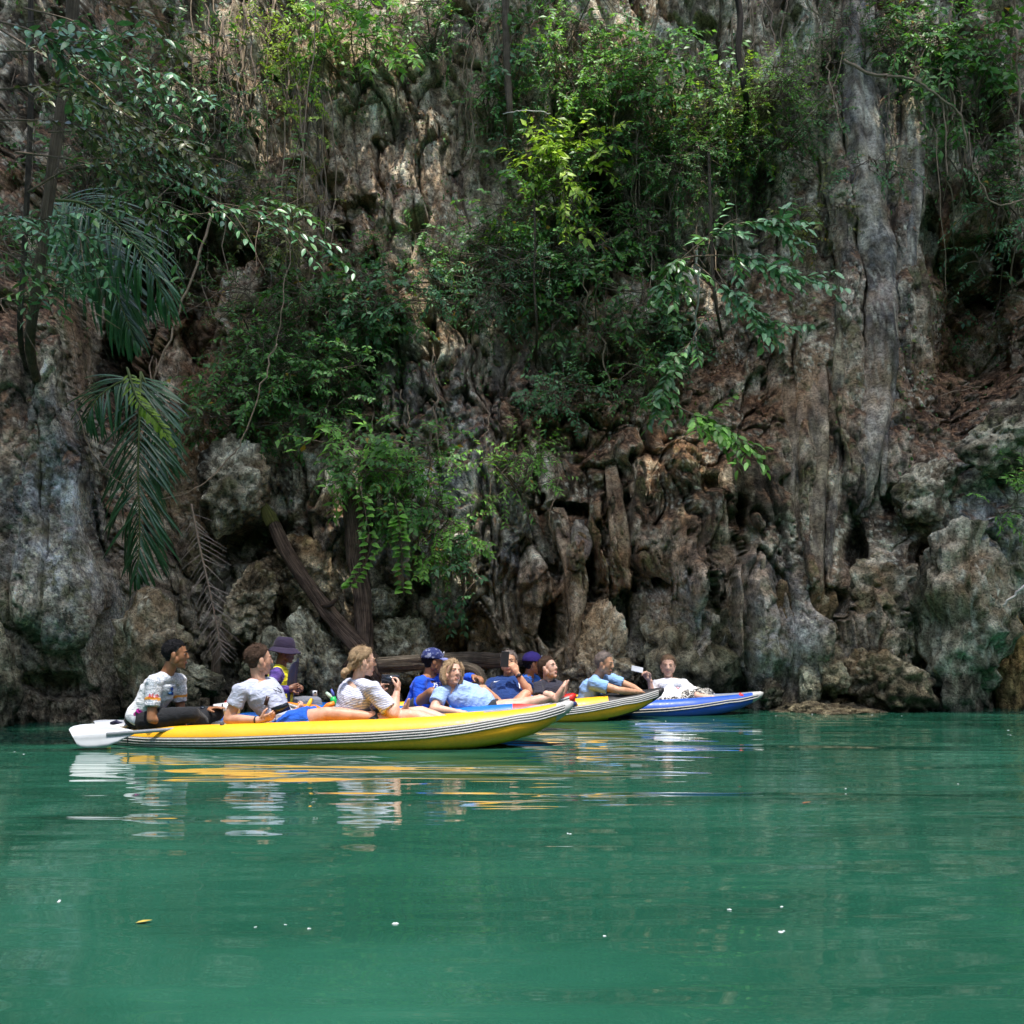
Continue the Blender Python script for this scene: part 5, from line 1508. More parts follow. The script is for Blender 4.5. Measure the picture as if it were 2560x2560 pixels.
# ---- 4 guide with the bucket hat
p4_ = person('guide in a dark bucket hat and yellow top with purple sleeves, holding a paddle upright',
  dict(head=P(713, 1628, 10.3), neck=P(700, 1668, 10.3), pelvis=P(698, 1770, 10.3), shR=P(690, 1688, 10.14), shL=P(706, 1684, 10.48), elR=P(674, 1728, 9.98), wrR=P(722, 1722, 10.04), haR=P(740, 1718, 10.06), elL=P(712, 1730, 10.52), wrL=P(740, 1728, 10.26), haL=P(746, 1716, 10.18),
       knR=P(788, 1756, 10.14), anR=P(800, 1800, 10.10), knL=P(778, 1756, 10.48), anL=P(798, 1800, 10.46)),
  (1, .06, -.10), SK_DARK, None, C_YELLOW, C_GPANT, hat=('bucket', C_HAT, C_HAT), long_sleeve=True, long_pants=True, build=.95, shirt_hook='raglan', feet=False, curl=(1.1, 1.1), palm=((0, .6, -.6), (0, -.8, 0)), lips=(.16, .06, .05))
paddle('dark paddle with a yellow throat held upright by the guide in the bucket hat', P(738, 1652, 10.06), P(718, 1845, 10.12), (.9, -.4, 0), 1, plain('dark_blue_grey_plastic', (.05, .06, .09), .4), plain('yellow_tube', (.62, .50, .03), .5), bl=.48, bw=.15)

# ---- 5 guide pointing, royal blue shirt with 353
p5_ = person('guide in a royal blue long-sleeved shirt and mottled navy cap, pointing along the rocks',
  dict(head=P(1083, 1654, 10.0), neck=P(1072, 1694, 10.0), pelvis=P(1040, 1780, 10.02), shR=P(1050, 1706, 9.86), shL=P(1108, 1698, 10.16), elR=P(1046, 1760, 9.76), wrR=P(1076, 1770, 9.66), elL=P(1144, 1700, 10.34), wrL=P(1182, 1692, 10.16), haL=P(1200, 1694, 10.10),
       hipR=P(1034, 1780, 9.92), hipL=P(1046, 1780, 10.12), knR=P(1080, 1732, 9.62), anR=P(1130, 1790, 9.74), knL=P(1092, 1724, 10.06), anL=P(1146, 1788, 10.06)),
  (.92, .28, -.08), SK_TAN, H_BLACK, C_BLUE, C_DSH, hat=('cap', C_CAP1, C_PVIS), long_sleeve=True, build=1.0, feet=False, curl=(.6, .5), short_leg=.45, lips=(.22, .08, .06))
S3 = lambda x, y: [(x, y), (x + 4, y), (x + 4, y + 4.5), (x + 1, y + 4.5), (x + 4, y + 4.5), (x + 4, y + 9), (x, y + 9)]
S5 = lambda x, y: [(x + 4, y), (x, y), (x, y + 4), (x + 4, y + 4.5), (x + 4, y + 9), (x, y + 9)]
on_cloth(p5_, p5_['shirt'], 'chest_number', strokes_to_quads([S3(1082, 1708), S5(1089, 1707), S3(1096, 1706)], 1.0), M_WHITEP)
mb = MB(); nb = p5_['nb']; la = p5_['lat']; fw = p5_['fwd']; up = p5_['up']
mb.tube([nb + la * (.070 * math.cos(a)) + fw * (.064 * math.sin(a)) - up * .002 for a in np.linspace(0, 2 * math.pi, 22)], .010, 8, cap=False); mb.build('collar', [C_BLUE], p5_['root'])

# ---- 6 woman reclining in the blue tee
p6_ = person('person with brown bob and light blue T-shirt reclining, bare legs stretched out',
  dict(head=P(1131, 1681, 9.60), neck=P(1123, 1720, 9.66), pelvis=P(1218, 1778, 9.72), shR=P(1102, 1734, 9.56), shL=P(1162, 1726, 9.86), elR=P(1084, 1772, 9.44), wrR=P(1142, 1780, 9.40), haR=P(1168, 1781, 9.40), elL=P(1180, 1768, 9.98), wrL=P(1218, 1774, 9.90),
       hipR=P(1222, 1780, 9.62), hipL=P(1226, 1778, 9.80), knR=P(1304, 1764, 9.60), anR=P(1378, 1742, 9.62), toR=P(1398, 1704, 9.62), knL=P(1308, 1760, 9.80), anL=P(1386, 1742, 9.74), toL=P(1404, 1708, 9.77)),
  (.55, -.80, .12), SK_PALE, H_BLOND, C_LBLUE, C_DSH, female=True, roll=-.08, belly=.035, build=1.05, hair_hook='bob', sleeve=.60, short_leg=.30, curl=(.4, .4), palm=((0, 0, -1), (0, 0, -1)))

# ---- 7 navy tee, phone before the face
p7_ = person('person in a navy sports shirt holding a dark phone up in front of the face',
  dict(head=P(1272, 1656, 10.30), neck=P(1272, 1698, 10.36), pelvis=P(1268, 1774, 10.08), shR=P(1230, 1712, 10.36), shL=P(1312, 1710, 10.32), elL=P(1322, 1730, 10.06), wrL=P(1292, 1682, 10.06), haL=P(1278, 1656, 10.06), elR=P(1214, 1752, 10.22), wrR=P(1213, 1724, 9.98), haR=P(1206, 1714, 9.90),
       hipL=P(1288, 1776, 10.06), hipR=P(1248, 1776, 10.06), knR=P(1208, 1728, 9.84), anR=P(1230, 1786, 9.70), knL=P(1314, 1738, 9.90), anL=P(1272, 1792, 9.74)),
  (-.08, -1, .10), SK_MID, H_GREY, C_NAVY, C_DSH, build=1.04, sleeve=.45, short_leg=.30, feet=False, curl=(.95, .6), palm=((-.6, .7, .2), (0, 0, -1)), belly=.02)
slab('phone', 'dark phone held upright before the face of the person in the navy shirt', 'phone', P(1262, 1648, 10.02), (.08, 0, 1), (1, -.15, 0), .155, .080, .011, (M_BLK, plain('phone_back', (.02, .025, .045), .5)))
band(p7_['g']['wrL'], p7_['g']['elL'], .031, .024, M_BLK, p7_['root'], 'watch_strap', (.1, -1, .2))
on_cloth(p7_, p7_['shirt'], 'chest_swoosh', [[(1234, 1706), (1236, 1704), (1240, 1704.5)], [(1234, 1706), (1240, 1704.5), (1244, 1703.5), (1240, 1706)], [(1240, 1706), (1244, 1703.5), (1251, 1701)]], M_WHITEP)
on_cloth(p7_, p7_['shirt'], 'side_piping', strokes_to_quads([[(1297, 1706), (1299, 1722)]], 1.2), M_WHITEP)

# ---- 8 guide with the purple cap
p8_ = person('guide in a bright blue jacket and purple cap, half hidden behind a dark-haired person',
  dict(head=P(1332, 1659, 11.5), neck=P(1322, 1694, 11.52), pelvis=P(1300, 1754, 11.80), shR=P(1309, 1706, 11.36), shL=P(1336, 1702, 11.68), elR=P(1318, 1748, 11.22), wrR=P(1350, 1752, 11.26), elL=P(1346, 1742, 11.72), wrL=P(1376, 1748, 11.62), knR=P(1386, 1738, 11.42), anR=P(1420, 1768, 11.42), knL=P(1386, 1738, 11.74), anL=P(1420, 1768, 11.72)),
  (.95, .18, -.05), SK_TAN, H_BLACK, C_BLUE3, C_DSH, hat=('cap', C_CAP2, C_CAP2), long_sleeve=True, long_pants=True, feet=False, lips=(.22, .08, .06))

# ---- 9 dark tee
p9_ = person('dark-haired person in a charcoal T-shirt with face turned up to the light',
  dict(head=P(1371, 1670, 10.93), neck=P(1364, 1706, 10.97), pelvis=P(1410, 1770, 10.92), shR=P(1344, 1718, 10.82), shL=P(1396, 1716, 11.12), elR=P(1350, 1754, 10.66), wrR=P(1408, 1754, 10.58), haR=P(1436, 1750, 10.56), elL=P(1412, 1752, 11.18), wrL=P(1440, 1758, 11.05), knR=P(1480, 1758, 10.86), anR=P(1540, 1780, 10.86), knL=P(1486, 1754, 11.10), anL=P(1546, 1780, 11.06)),
  (.78, -.55, .22), SK_PALE, H_BROWN, C_CHAR, C_DSH, hair_hook='bun', build=.95, sleeve=.66, feet=False, female=False, curl=(.5, .5))

# ---- 10 light blue tee man
p10_ = person('grey-haired person in a light blue T-shirt resting both arms on drawn-up knees',
  dict(head=P(1512, 1659, 10.9), neck=P(1491, 1696, 10.95), pelvis=P(1464, 1774, 11.0), shR=P(1484, 1708, 10.78), shL=P(1530, 1700, 11.12), elR=P(1546, 1726, 10.72), wrR=P(1592, 1730, 10.80), haR=P(1608, 1735, 10.86), elL=P(1576, 1716, 11.10), wrL=P(1600, 1728, 10.95), haL=P(1612, 1736, 10.90),
       hipR=P(1474, 1774, 10.88), hipL=P(1476, 1774, 11.10), knR=P(1562, 1745, 10.82), anR=P(1550, 1764, 10.90), knL=P(1586, 1738, 11.06), anL=P(1562, 1762, 11.08)),
  (.84, -.50, -.14), SK_MID, H_GREY, C_LB2, C_DSH, hair_hook='receding', build=1.02, sleeve=.56, feet=False, short_leg=.3, curl=(.7, .7), palm=((0, .5, -.8), (0, -.5, -.8)))

# ---- 11 woman in white
p11_ = person('person in a white top and black-and-white patterned trousers raising a slim phone',
  dict(head=P(1670, 1665, 11.73), neck=P(1672, 1701, 11.78), pelvis=P(1676, 1764, 11.54), shR=P(1640, 1714, 11.78), shL=P(1707, 1711, 11.78), elR=P(1634, 1756, 11.58), wrR=P(1624, 1700, 11.54), haR=P(1612, 1682, 11.54), elL=P(1746, 1742, 11.54), wrL=P(1784, 1745, 11.46), haL=P(1797, 1752, 11.46),
       hipR=P(1668, 1766, 11.52), hipL=P(1692, 1766, 11.52), knR=P(1744, 1732, 11.64), anR=P(1772, 1762, 11.74), knL=P(1768, 1734, 11.84), anL=P(1796, 1762, 11.88)),
  (-.14, -1, -.02), SK_PALE, H_LBROWN, C_WHITE, C_FLOR, female=True, hair_hook='bun', build=1.0, sleeve=.72, long_pants=True, feet=False, curl=(.4, .9), palm=((0, 0, -1), (-.5, -.6, .2)))
slab('phone', 'slim white phone raised in the hand of the person in white', 'phone', P(1593, 1673, 11.51), (-1, -.1, .22), (0, .4, 1), .135, .066, .009, (M_SILVER, M_SCREEN))
on_cloth(p11_, p11_['shirt'], 'chest_print', strokes_to_quads([[(1692, 1716), (1692, 1721), (1696, 1722), (1698, 1718)]], .8), M_RED)

# ---- small things aboard
def blob(name, pts, rad, mat, parent=None, n=12):
    mb = MB(); mb.tube(pts, rad, n); return mb.build(name, [mat], parent)
tr = empty('water_toy', P(830, 1765, 9.3), 'green toy with white and blue prongs sticking up beside the striped shirt', 'toy')
blob('toy_body', [P(836, 1772, 9.3), P(834, 1752, 9.3), P(832, 1742, 9.3)], [.030, .032, .024], plain('green_plastic', (.02, .42, .10), .35), tr)
blob('prong', [P(832, 1746, 9.3), P(822, 1738, 9.3), P(815, 1731, 9.3)], [.020, .019, .012], plain('pale_green_plastic', (.45, .62, .48), .35), tr)
blob('prong', [P(834, 1744, 9.3), P(832, 1733, 9.3), P(828, 1723, 9.3)], [.016, .014, .009], plain('violet_blue_plastic', (.07, .10, .35), .35), tr)
of = empty('float_cushion', P(820, 1768, 9.2), 'orange float cushion lying behind the knees of the grey T-shirt person', 'cushion')
blob('cushion_body', [P(806, 1776, 9.2), P(820, 1764, 9.2), P(836, 1758, 9.2)], [.018, .026, .020], V_ORANGE, of)
blob('cushion_edge', [P(806, 1782, 9.19), P(822, 1772, 9.19), P(836, 1766, 9.19)], [.010, .012, .010], plain('brown_strap', (.25, .06, .02), .5), of)
rf = empty('life_vest', P(1400, 1760, 9.75), 'red life vest with dark blue side lying on the bow of the blue kayak', 'life vest')
blob('foam_panel', [P(1352, 1766, 9.72), P(1380, 1757, 9.74), P(1410, 1752, 9.76), P(1436, 1752, 9.78)], [.028, .040, .046, .034], V_RED, rf, 16)
blob('side_panel', [P(1418, 1768, 9.70), P(1430, 1762, 9.70), P(1440, 1758, 9.72)], [.022, .026, .018], cloth_mat('dark_blue_webbing', (.02, .04, .14)), rf)
rp = empty('red_bag', P(575, 1758, 9.1), 'small red bundle beside the white roll behind the grey T-shirt person', 'bag')
blob('bag_body', [P(562, 1758, 9.15), P(572, 1754, 9.15), P(584, 1755, 9.15)], [.014, .022, .020], V_RED, rp)
blob('bag_flap', [P(564, 1764, 9.12), P(576, 1762, 9.12)], [.012, .010], V_RED, rp)
wr = empty('mat_roll', P(560, 1775, 8.95), 'white mat roll lying behind the elbow of the grey T-shirt person', 'mat')
blob('roll', [P(535, 1775, 8.92), P(580, 1770, 8.95), P(600, 1770, 8.97)], [.050, .055, .05], cloth_mat('white_mat_cloth', (.70, .70, .72)), wr, 18)
blob('roll_strap', [P(556, 1760, 8.86), P(556, 1772, 8.84), P(556, 1788, 8.86)], [.006, .008, .006], M_BLK, wr, 8)
dk = empty('stern_bundle', P(300, 1812, 8.7), 'dark straps and white cloth bundled on the stern deck of the yellow kayak', 'bundle')
blob('strap', [P(276, 1808, 8.62), P(290, 1804, 8.62), P(306, 1812, 8.62), P(324, 1810, 8.62)], [.010, .016, .018, .010], cloth_mat('dark_strap_cloth', (.02, .02, .05)), dk)
blob('cloth_fold', [P(284, 1816, 8.60), P(304, 1815, 8.60), P(330, 1812, 8.60)], [.012, .020, .014], C_WHITE, dk)
rr_ = empty('deck_toggle', P(1840, 1745, 11.5), 'red grip on the grey bow deck of the low blue kayak', 'grip')
blob('grip', [P(1846, 1748, 11.5), P(1852, 1738, 11.5), P(1862, 1744, 11.5)], [.030, .034, .018], V_RED, rr_, 6)
blob('grip_cord', [P(1858, 1745, 11.5), P(1868, 1747, 11.5)], [.010, .006], V_RED, rr_, 6)
# ================================================================== vegetation
def leaf_material(name, gloss=.38, spec=.5, trans=.22):
    t = NT(name)
    c = t.attr('leafcol').outputs['Color']
    oi = t.new('ShaderNodeObjectInfo')
    c = t.mix(1.0, c, t.ramp(t.noise(t.pos(), 60, 2), [(.3, .75), (.7, 1.25)]), 'MULTIPLY')
    t.out(c, gloss, None, spec)
    tr = t.new('ShaderNodeBsdfTranslucent'); t.link(t.mix(1.0, c, (1.3, 1.35, .6), 'MULTIPLY'), tr.inputs[0])
    mx = t.new('ShaderNodeMixShader'); mx.inputs[0].default_value = trans
    t.link(t.bsdf.outputs[0], mx.inputs[1]); t.link(tr.outputs[0], mx.inputs[2])
    t.link(mx.outputs[0], t.n['Material Output'].inputs[0])
    return t.mat
M_LEAF = leaf_material('foliage', .42, .35, .36); M_GLOSSY = leaf_material('glossy_foliage', .36, .6, .12); M_PALM = leaf_material('palm_foliage', .33, .6, .12)
M_TWIG = plain('twig_bark', (.16, .12, .085), .85, .15, .35, 30); M_LIANA = plain('liana_bark', (.27, .20, .13), .85, .15, .35, 12); M_DEAD = leaf_material('dead_leaf', .6, .25, .1)

GREENS = {   # (dark, mid, light) base colours
 'palm': ((.012, .050, .014), (.028, .092, .028), (.055, .14, .045)),
 'deep': ((.020, .062, .016), (.046, .120, .030), (.095, .195, .045)),
 'mid': ((.026, .080, .022), (.065, .165, .040), (.130, .270, .065)),
 'bright': ((.045, .120, .022), (.110, .250, .040), (.200, .380, .070)),
 'lime': ((.085, .150, .018), (.200, .310, .035), (.350, .450, .070)),
 'blue': ((.024, .075, .030), (.058, .150, .058), (.115, .235, .100)),
 'spray': ((.035, .095, .042), (.085, .19, .082), (.16, .30, .135)),
 'olive': ((.050, .064, .016), (.105, .120, .030), (.180, .180, .050)),
}
def leaf_cloud(C, D, N, L, W, col, fold=.25, droop=.15):
    """many leaves at once: base C, direction D, face normal N (arrays); 5 verts, 4 tris each"""
    n = len(C); D = D / (np.linalg.norm(D, axis=1, keepdims=True) + 1e-9)
    N = N - D * (N * D).sum(1, keepdims=True); N /= (np.linalg.norm(N, axis=1, keepdims=True) + 1e-9); X = np.cross(D, N)
    l = L[:, None]; w = W[:, None]
    V = np.stack([C, C + D * l * .42 + X * w * .5 + N * w * fold * .5, C + D * l * .42 - X * w * .5 + N * w * fold * .5, C + D * l * .5, C + D * l * .97 - N * l * droop], 1).reshape(-1, 3)
    b = (np.arange(n) * 5)[:, None]
    Fc = np.concatenate([b + np.array([[0, 3, 1]]), b + np.array([[1, 3, 4]]), b + np.array([[0, 2, 3]]), b + np.array([[3, 2, 4]])], 1).reshape(-1, 3)
    return V, Fc, np.repeat(col, 5, 0)
def leaf_mesh(name, V, Fc, col, mat):
    me = mesh_np(name, V, Fc, mat, False)
    a = me.color_attributes.new('leafcol', 'FLOAT_COLOR', 'POINT')
    a.data.foreach_set('color', np.hstack([col, np.ones((len(col), 1))]).astype(np.float32).ravel())
    return me
def tones(rng, n, tone, dry=True):
    a, b, c = [np.array(x) for x in GREENS[tone]]
    t = rng.beta(2.0, 2.2, n)[:, None]
    col = np.where(t < .5, a + (b - a) * t * 2, b + (c - b) * (t - .5) * 2)
    col *= (1.55 if tone != 'palm' else 1.2) * rng.uniform(.72, 1.28, (n, 1)) * np.array([1, 1, 1])
    k = rng.random(n) < (.008 if dry else -1); col[k] = np.array([.34, .22, .03])
    return col

def twig_leaves(rng, start, direc, length, ll, tone, spacing=.62, side_ang=.95, droop=.5, out_n=None):
    """one leafy twig: curved stem with alternate leaves on both sides"""
    m = 7; d = np.array(direc) / np.linalg.norm(direc); pts = [np.array(start)]
    for i in range(m - 1):
        d = d + np.array([rng.normal() * .10, rng.normal() * .10, -droop * .22 + rng.normal() * .06]); d /= np.linalg.norm(d)
        pts.append(pts[-1] + d * length / (m - 1))
    pts = np.array(pts); k = max(3, int(length / (ll * spacing)))
    s = np.linspace(.12, 1, k) * (m - 1); i = np.minimum(s.astype(int), m - 2); f = (s - i)[:, None]
    B = pts[i] * (1 - f) + pts[i + 1] * f; T = pts[i + 1] - pts[i]; T /= np.linalg.norm(T, axis=1, keepdims=True)
    up = np.array([0, -.45, 1.0]) + rng.normal(size=3) * .25
    X = np.cross(T, up); X /= (np.linalg.norm(X, axis=1, keepdims=True) + 1e-9)
    out = []
    for sgn in (-1, 1):
        D = T * math.cos(side_ang) + X * (sgn * math.sin(side_ang)) + rng.normal(size=T.shape) * .22 + np.array([0, 0, -.18])
        N = np.tile(up, (k, 1)) + rng.normal(size=(k, 3)) * .38
        out.append((B, D, N))
    return pts, np.vstack([o[0] for o in out]), np.vstack([o[1] for o in out]), np.vstack([o[2] for o in out])

def shrub(label, px, py, rx, ry, tone, ntw, ll=.075, off=.35, seed=0, root=None, name='shrub', cat='shrub', mat=None, droop=.5, stem_r=.014, spread=1.0, group='shrubs growing on the cliff', twl=.42):
    """plant rooted in the wall; crown fills the photo ellipse px,py,rx,ry"""
    rng = np.random.default_rng(1000 + seed)
    base = cliff_at(*(root or (px + rng.uniform(-.2, .2) * rx, py + ry * .75)))
    Yc = cliff_at(px, py).y - off
    rt = empty(name, base, label, cat, group)
    cen = P(px, py, Yc); wx = rx * Yc / F; wz = ry * Yc / F
    heads = []; stems = MB()
    ns = max(4, ntw // 10)
    for i in range(ns):
        a = rng.uniform(0, 2 * math.pi); r = math.sqrt(rng.random()) * .78
        h = np.array(cen) + np.array([math.cos(a) * r * wx, rng.normal() * .22 * spread, math.sin(a) * r * wz])
        b = np.array(base) + rng.normal(size=3) * .003
        mid = b * .5 + h * .5 + np.array([rng.normal() * .12, -.18, .12 + rng.normal() * .1])
        pts = spline([b, mid, h], 5); stems.tube(pts, list(np.linspace(stem_r, stem_r * .35, len(pts))), 6); heads.append((h, pts))
    C = []; D = []; N = []
    for i in range(ntw):
        h, pts = heads[i % ns]
        o = h + rng.normal(size=3) * np.array([wx * .30, .12, wz * .26])
        # keep inside the ellipse
        e = (o - np.array(cen)) / np.array([wx, .6, wz]); q = np.linalg.norm(e[[0, 2]])
        if q > 1: o = np.array(cen) + (o - np.array(cen)) / q
        dr = (o - np.array(cen)) / np.array([wx, .8, wz]) * .7 + rng.normal(size=3) * .55 + np.array([0, -.5, .05])
        tp, b, d, n = twig_leaves(rng, o, dr, twl * rng.uniform(.6, 1.25), ll, tone, droop=droop)
        stems.tube([Vector(h), Vector(h * .5 + o * .5 + rng.normal(size=3) * .02), Vector(o)], [.006, .005, .0045], 4, cap=False)
        stems.tube([Vector(x) for x in tp[::2]], [.0045, .004, .003, .002][:len(tp[::2])], 4, cap=False)
        C.append(b); D.append(d); N.append(n)
    C = np.vstack(C); D = np.vstack(D); N = np.vstack(N); n = len(C)
    L = ll * 1.08 * rng.uniform(.55, 1.3, n)
    V, Fc, col = leaf_cloud(C, D, N, L, L * rng.uniform(.40, .56, n) * (.62 if seed % 4 == 1 else 1.0), tones(rng, n, tone))
    st = stems.build('stems', [M_TWIG], rt)
    o = link('crown', leaf_mesh('crown', V, Fc, col, mat or M_LEAF), rt)
    return rt, n

NL = 0
SHRUBS = [
 # label, px, py, rx, ry, tone, twigs, leaf, off, root
 ('bright green shrub hanging in dense tufts beside the pale lit rock', 880, 90, 120, 110, 'bright', 90, .085, .35),
 ('yellow-green leaves sprouting over the pale lit stalactite curtain', 690, 95, 120, 70, 'lime', 52, .075, .3),
 ('thin yellow-green creeper trailing down beside the pale lit curtain', 760, 240, 70, 150, 'lime', 36, .065, .2),
 ('sparse green shrub clinging to the tan rock near the top', 1100, 70, 110, 70, 'mid', 46, .08, .3),
 ('pale green big-leaved plant against the upright pale root', 1275, 110, 70, 110, 'blue', 26, .11, .3),
 ('dark tangled shrub under the top edge beyond the pale root', 1430, 70, 130, 80, 'mid', 60, .075, .4),
 ('vivid green bush in the upper middle of the wall', 1460, 150, 130, 100, 'bright', 95, .07, .5),
 ('green bush hanging below the vivid green bush', 1530, 280, 120, 100, 'mid', 80, .07, .5),
 ('small bush with pale dried flowers beside a bare twig', 1240, 275, 90, 70, 'mid', 38, .075, .3),
 ('blue-green straggling shrub under the bare twig', 1300, 380, 80, 70, 'blue', 30, .075, .3),
 ('broad green bush right of the vivid green bush', 1700, 200, 130, 110, 'mid', 85, .07, .5),
 ('yellow-green feathery bush in the upper right of the wall', 1830, 310, 140, 75, 'lime', 105, .055, .5),
 ('green thicket under the feathery yellow-green bush', 1720, 380, 140, 90, 'mid', 90, .065, .5),
 ('glossy green bush below the feathery bush, near the flowstone', 1900, 230, 130, 60, 'bright', 80, .06, .5),
 ('dark shrub between the thicket and the leaning olive column', 1950, 330, 100, 60, 'deep', 50, .06, .4),
 ('tall tree crown with yellow-green tips standing clear of the wall', 1400, 460, 110, 90, 'lime', 85, .085, .9),
 ('dense green middle of the yellow-tipped tree', 1380, 570, 150, 110, 'mid', 120, .08, .8),
 ('leafy undergrowth at the foot of the yellow-tipped tree', 1250, 690, 170, 80, 'blue', 95, .075, .6),
 ('wide green shrub spreading over the bare brown rock', 1100, 640, 150, 70, 'mid', 85, .075, .5),
 ('blue-green shrub on the ledge below the bare brown rock', 960, 730, 150, 70, 'blue', 80, .08, .45),
 ('dark green thicket filling the ledge beside the blue-green shrub', 840, 800, 130, 80, 'deep', 75, .075, .45),
 ('shaded thicket above the green palm frond', 660, 800, 150, 90, 'deep', 85, .075, .5),
 ('mid green shrub below the shaded thicket', 620, 920, 140, 90, 'mid', 90, .08, .5),
 ('dense dark shrub over the rough hanging block', 620, 1030, 120, 70, 'deep', 70, .075, .45),
 ('fresh green shrub with long drooping leaves above the fallen trunk', 830, 970, 130, 90, 'mid', 64, .085, .6),
 ('bright arching fern-like shrub above the upright dead trunk', 900, 1090, 150, 90, 'bright', 70, .10, .8),
 ('green shrub hanging low in front of the upright dead trunk', 1010, 1200, 130, 100, 'mid', 58, .085, .8),
 ('lower hanging tuft of green beside the grey wall', 1080, 1310, 80, 70, 'bright', 40, .08, .6),
 ('small glossy tuft growing low on the grey wall', 1150, 1440, 55, 70, 'blue', 26, .085, .35),
 ('light green sprig reaching across the dark hollow', 1280, 1190, 85, 60, 'bright', 40, .08, .45),
 ('dark ivy around the shadowed middle ledge', 1500, 780, 120, 70, 'deep', 60, .07, .4),
 ('scattered dark shrub on the red leaf-strewn ledge', 1620, 840, 110, 60, 'blue', 46, .075, .4),
 ('vine-hung dark shrub beside the black upper cave', 1640, 520, 110, 120, 'deep', 80, .07, .5),
 ('sprawling dark green bush at the top beside the tall column', 2130, 100, 140, 80, 'deep', 70, .08, .5),
 ('leafy branches overhanging the grey fluted rib', 2330, 120, 150, 90, 'mid', 75, .10, .8),
 ('dark green leafy boughs at the right end of the wall', 2480, 240, 120, 130, 'mid', 70, .10, .9),
 ('dim shrub below the dark leafy boughs', 2440, 400, 110, 80, 'deep', 46, .09, .7),
 ('blue-green leaves in the shadow at the right end', 2510, 560, 80, 90, 'blue', 34, .09, .6),
 ('dim blue-green fronds low in the right-hand shadow', 2470, 780, 90, 50, 'blue', 26, .09, .4),
 ('small glossy sprig in front of the tall grey column', 2190, 420, 60, 40, 'blue', 16, .07, .5),
 ('bushy dark moss-green tuft beside the leaning olive column', 1990, 560, 90, 40, 'olive', 36, .05, .3),
 ('small bright sprig poking in past the broad rock pillar', 2550, 1260, 45, 60, 'bright', 18, .08, .6),
 ('dark undergrowth behind the glossy near branches', 420, 230, 200, 130, 'deep', 110, .085, .5),
 ('dark leafage deep behind the arching branches', 260, 430, 160, 110, 'deep', 80, .085, .5),
 ('dark leafage above the recess of the palms', 520, 470, 140, 110, 'deep', 70, .08, .45),
 ('green leaves draped over the top of the smooth grey buttress', 80, 640, 110, 70, 'blue', 44, .085, .4),
 ('fine green shrub between the palm recess and the brown rock', 700, 560, 90, 90, 'olive', 46, .065, .35),
 ('low green sprig on the rock below the red ledge', 1450, 1000, 110, 50, 'blue', 36, .07, .4),
 ('hanging green sprig on the rock above the huge crusted face', 1590, 950, 60, 70, 'mid', 26, .08, .5),
]
for i, sh_ in enumerate(SHRUBS):
    lab, px, py, rx, ry, tone, ntw, ll, off = sh_
    rx *= 1.22; ry *= 1.26; big = (i * 7) % 5 == 0; ll = ll * (1.45 if big else (.85 if i % 3 == 0 else 1.0)); ntw = ntw * (.62 if big else 1.0)
    _, n = shrub(lab, px, py, rx, ry, tone, int(ntw * 1.5), ll, off, i, twl=.40 if ll < .09 else .5)
    NL += n

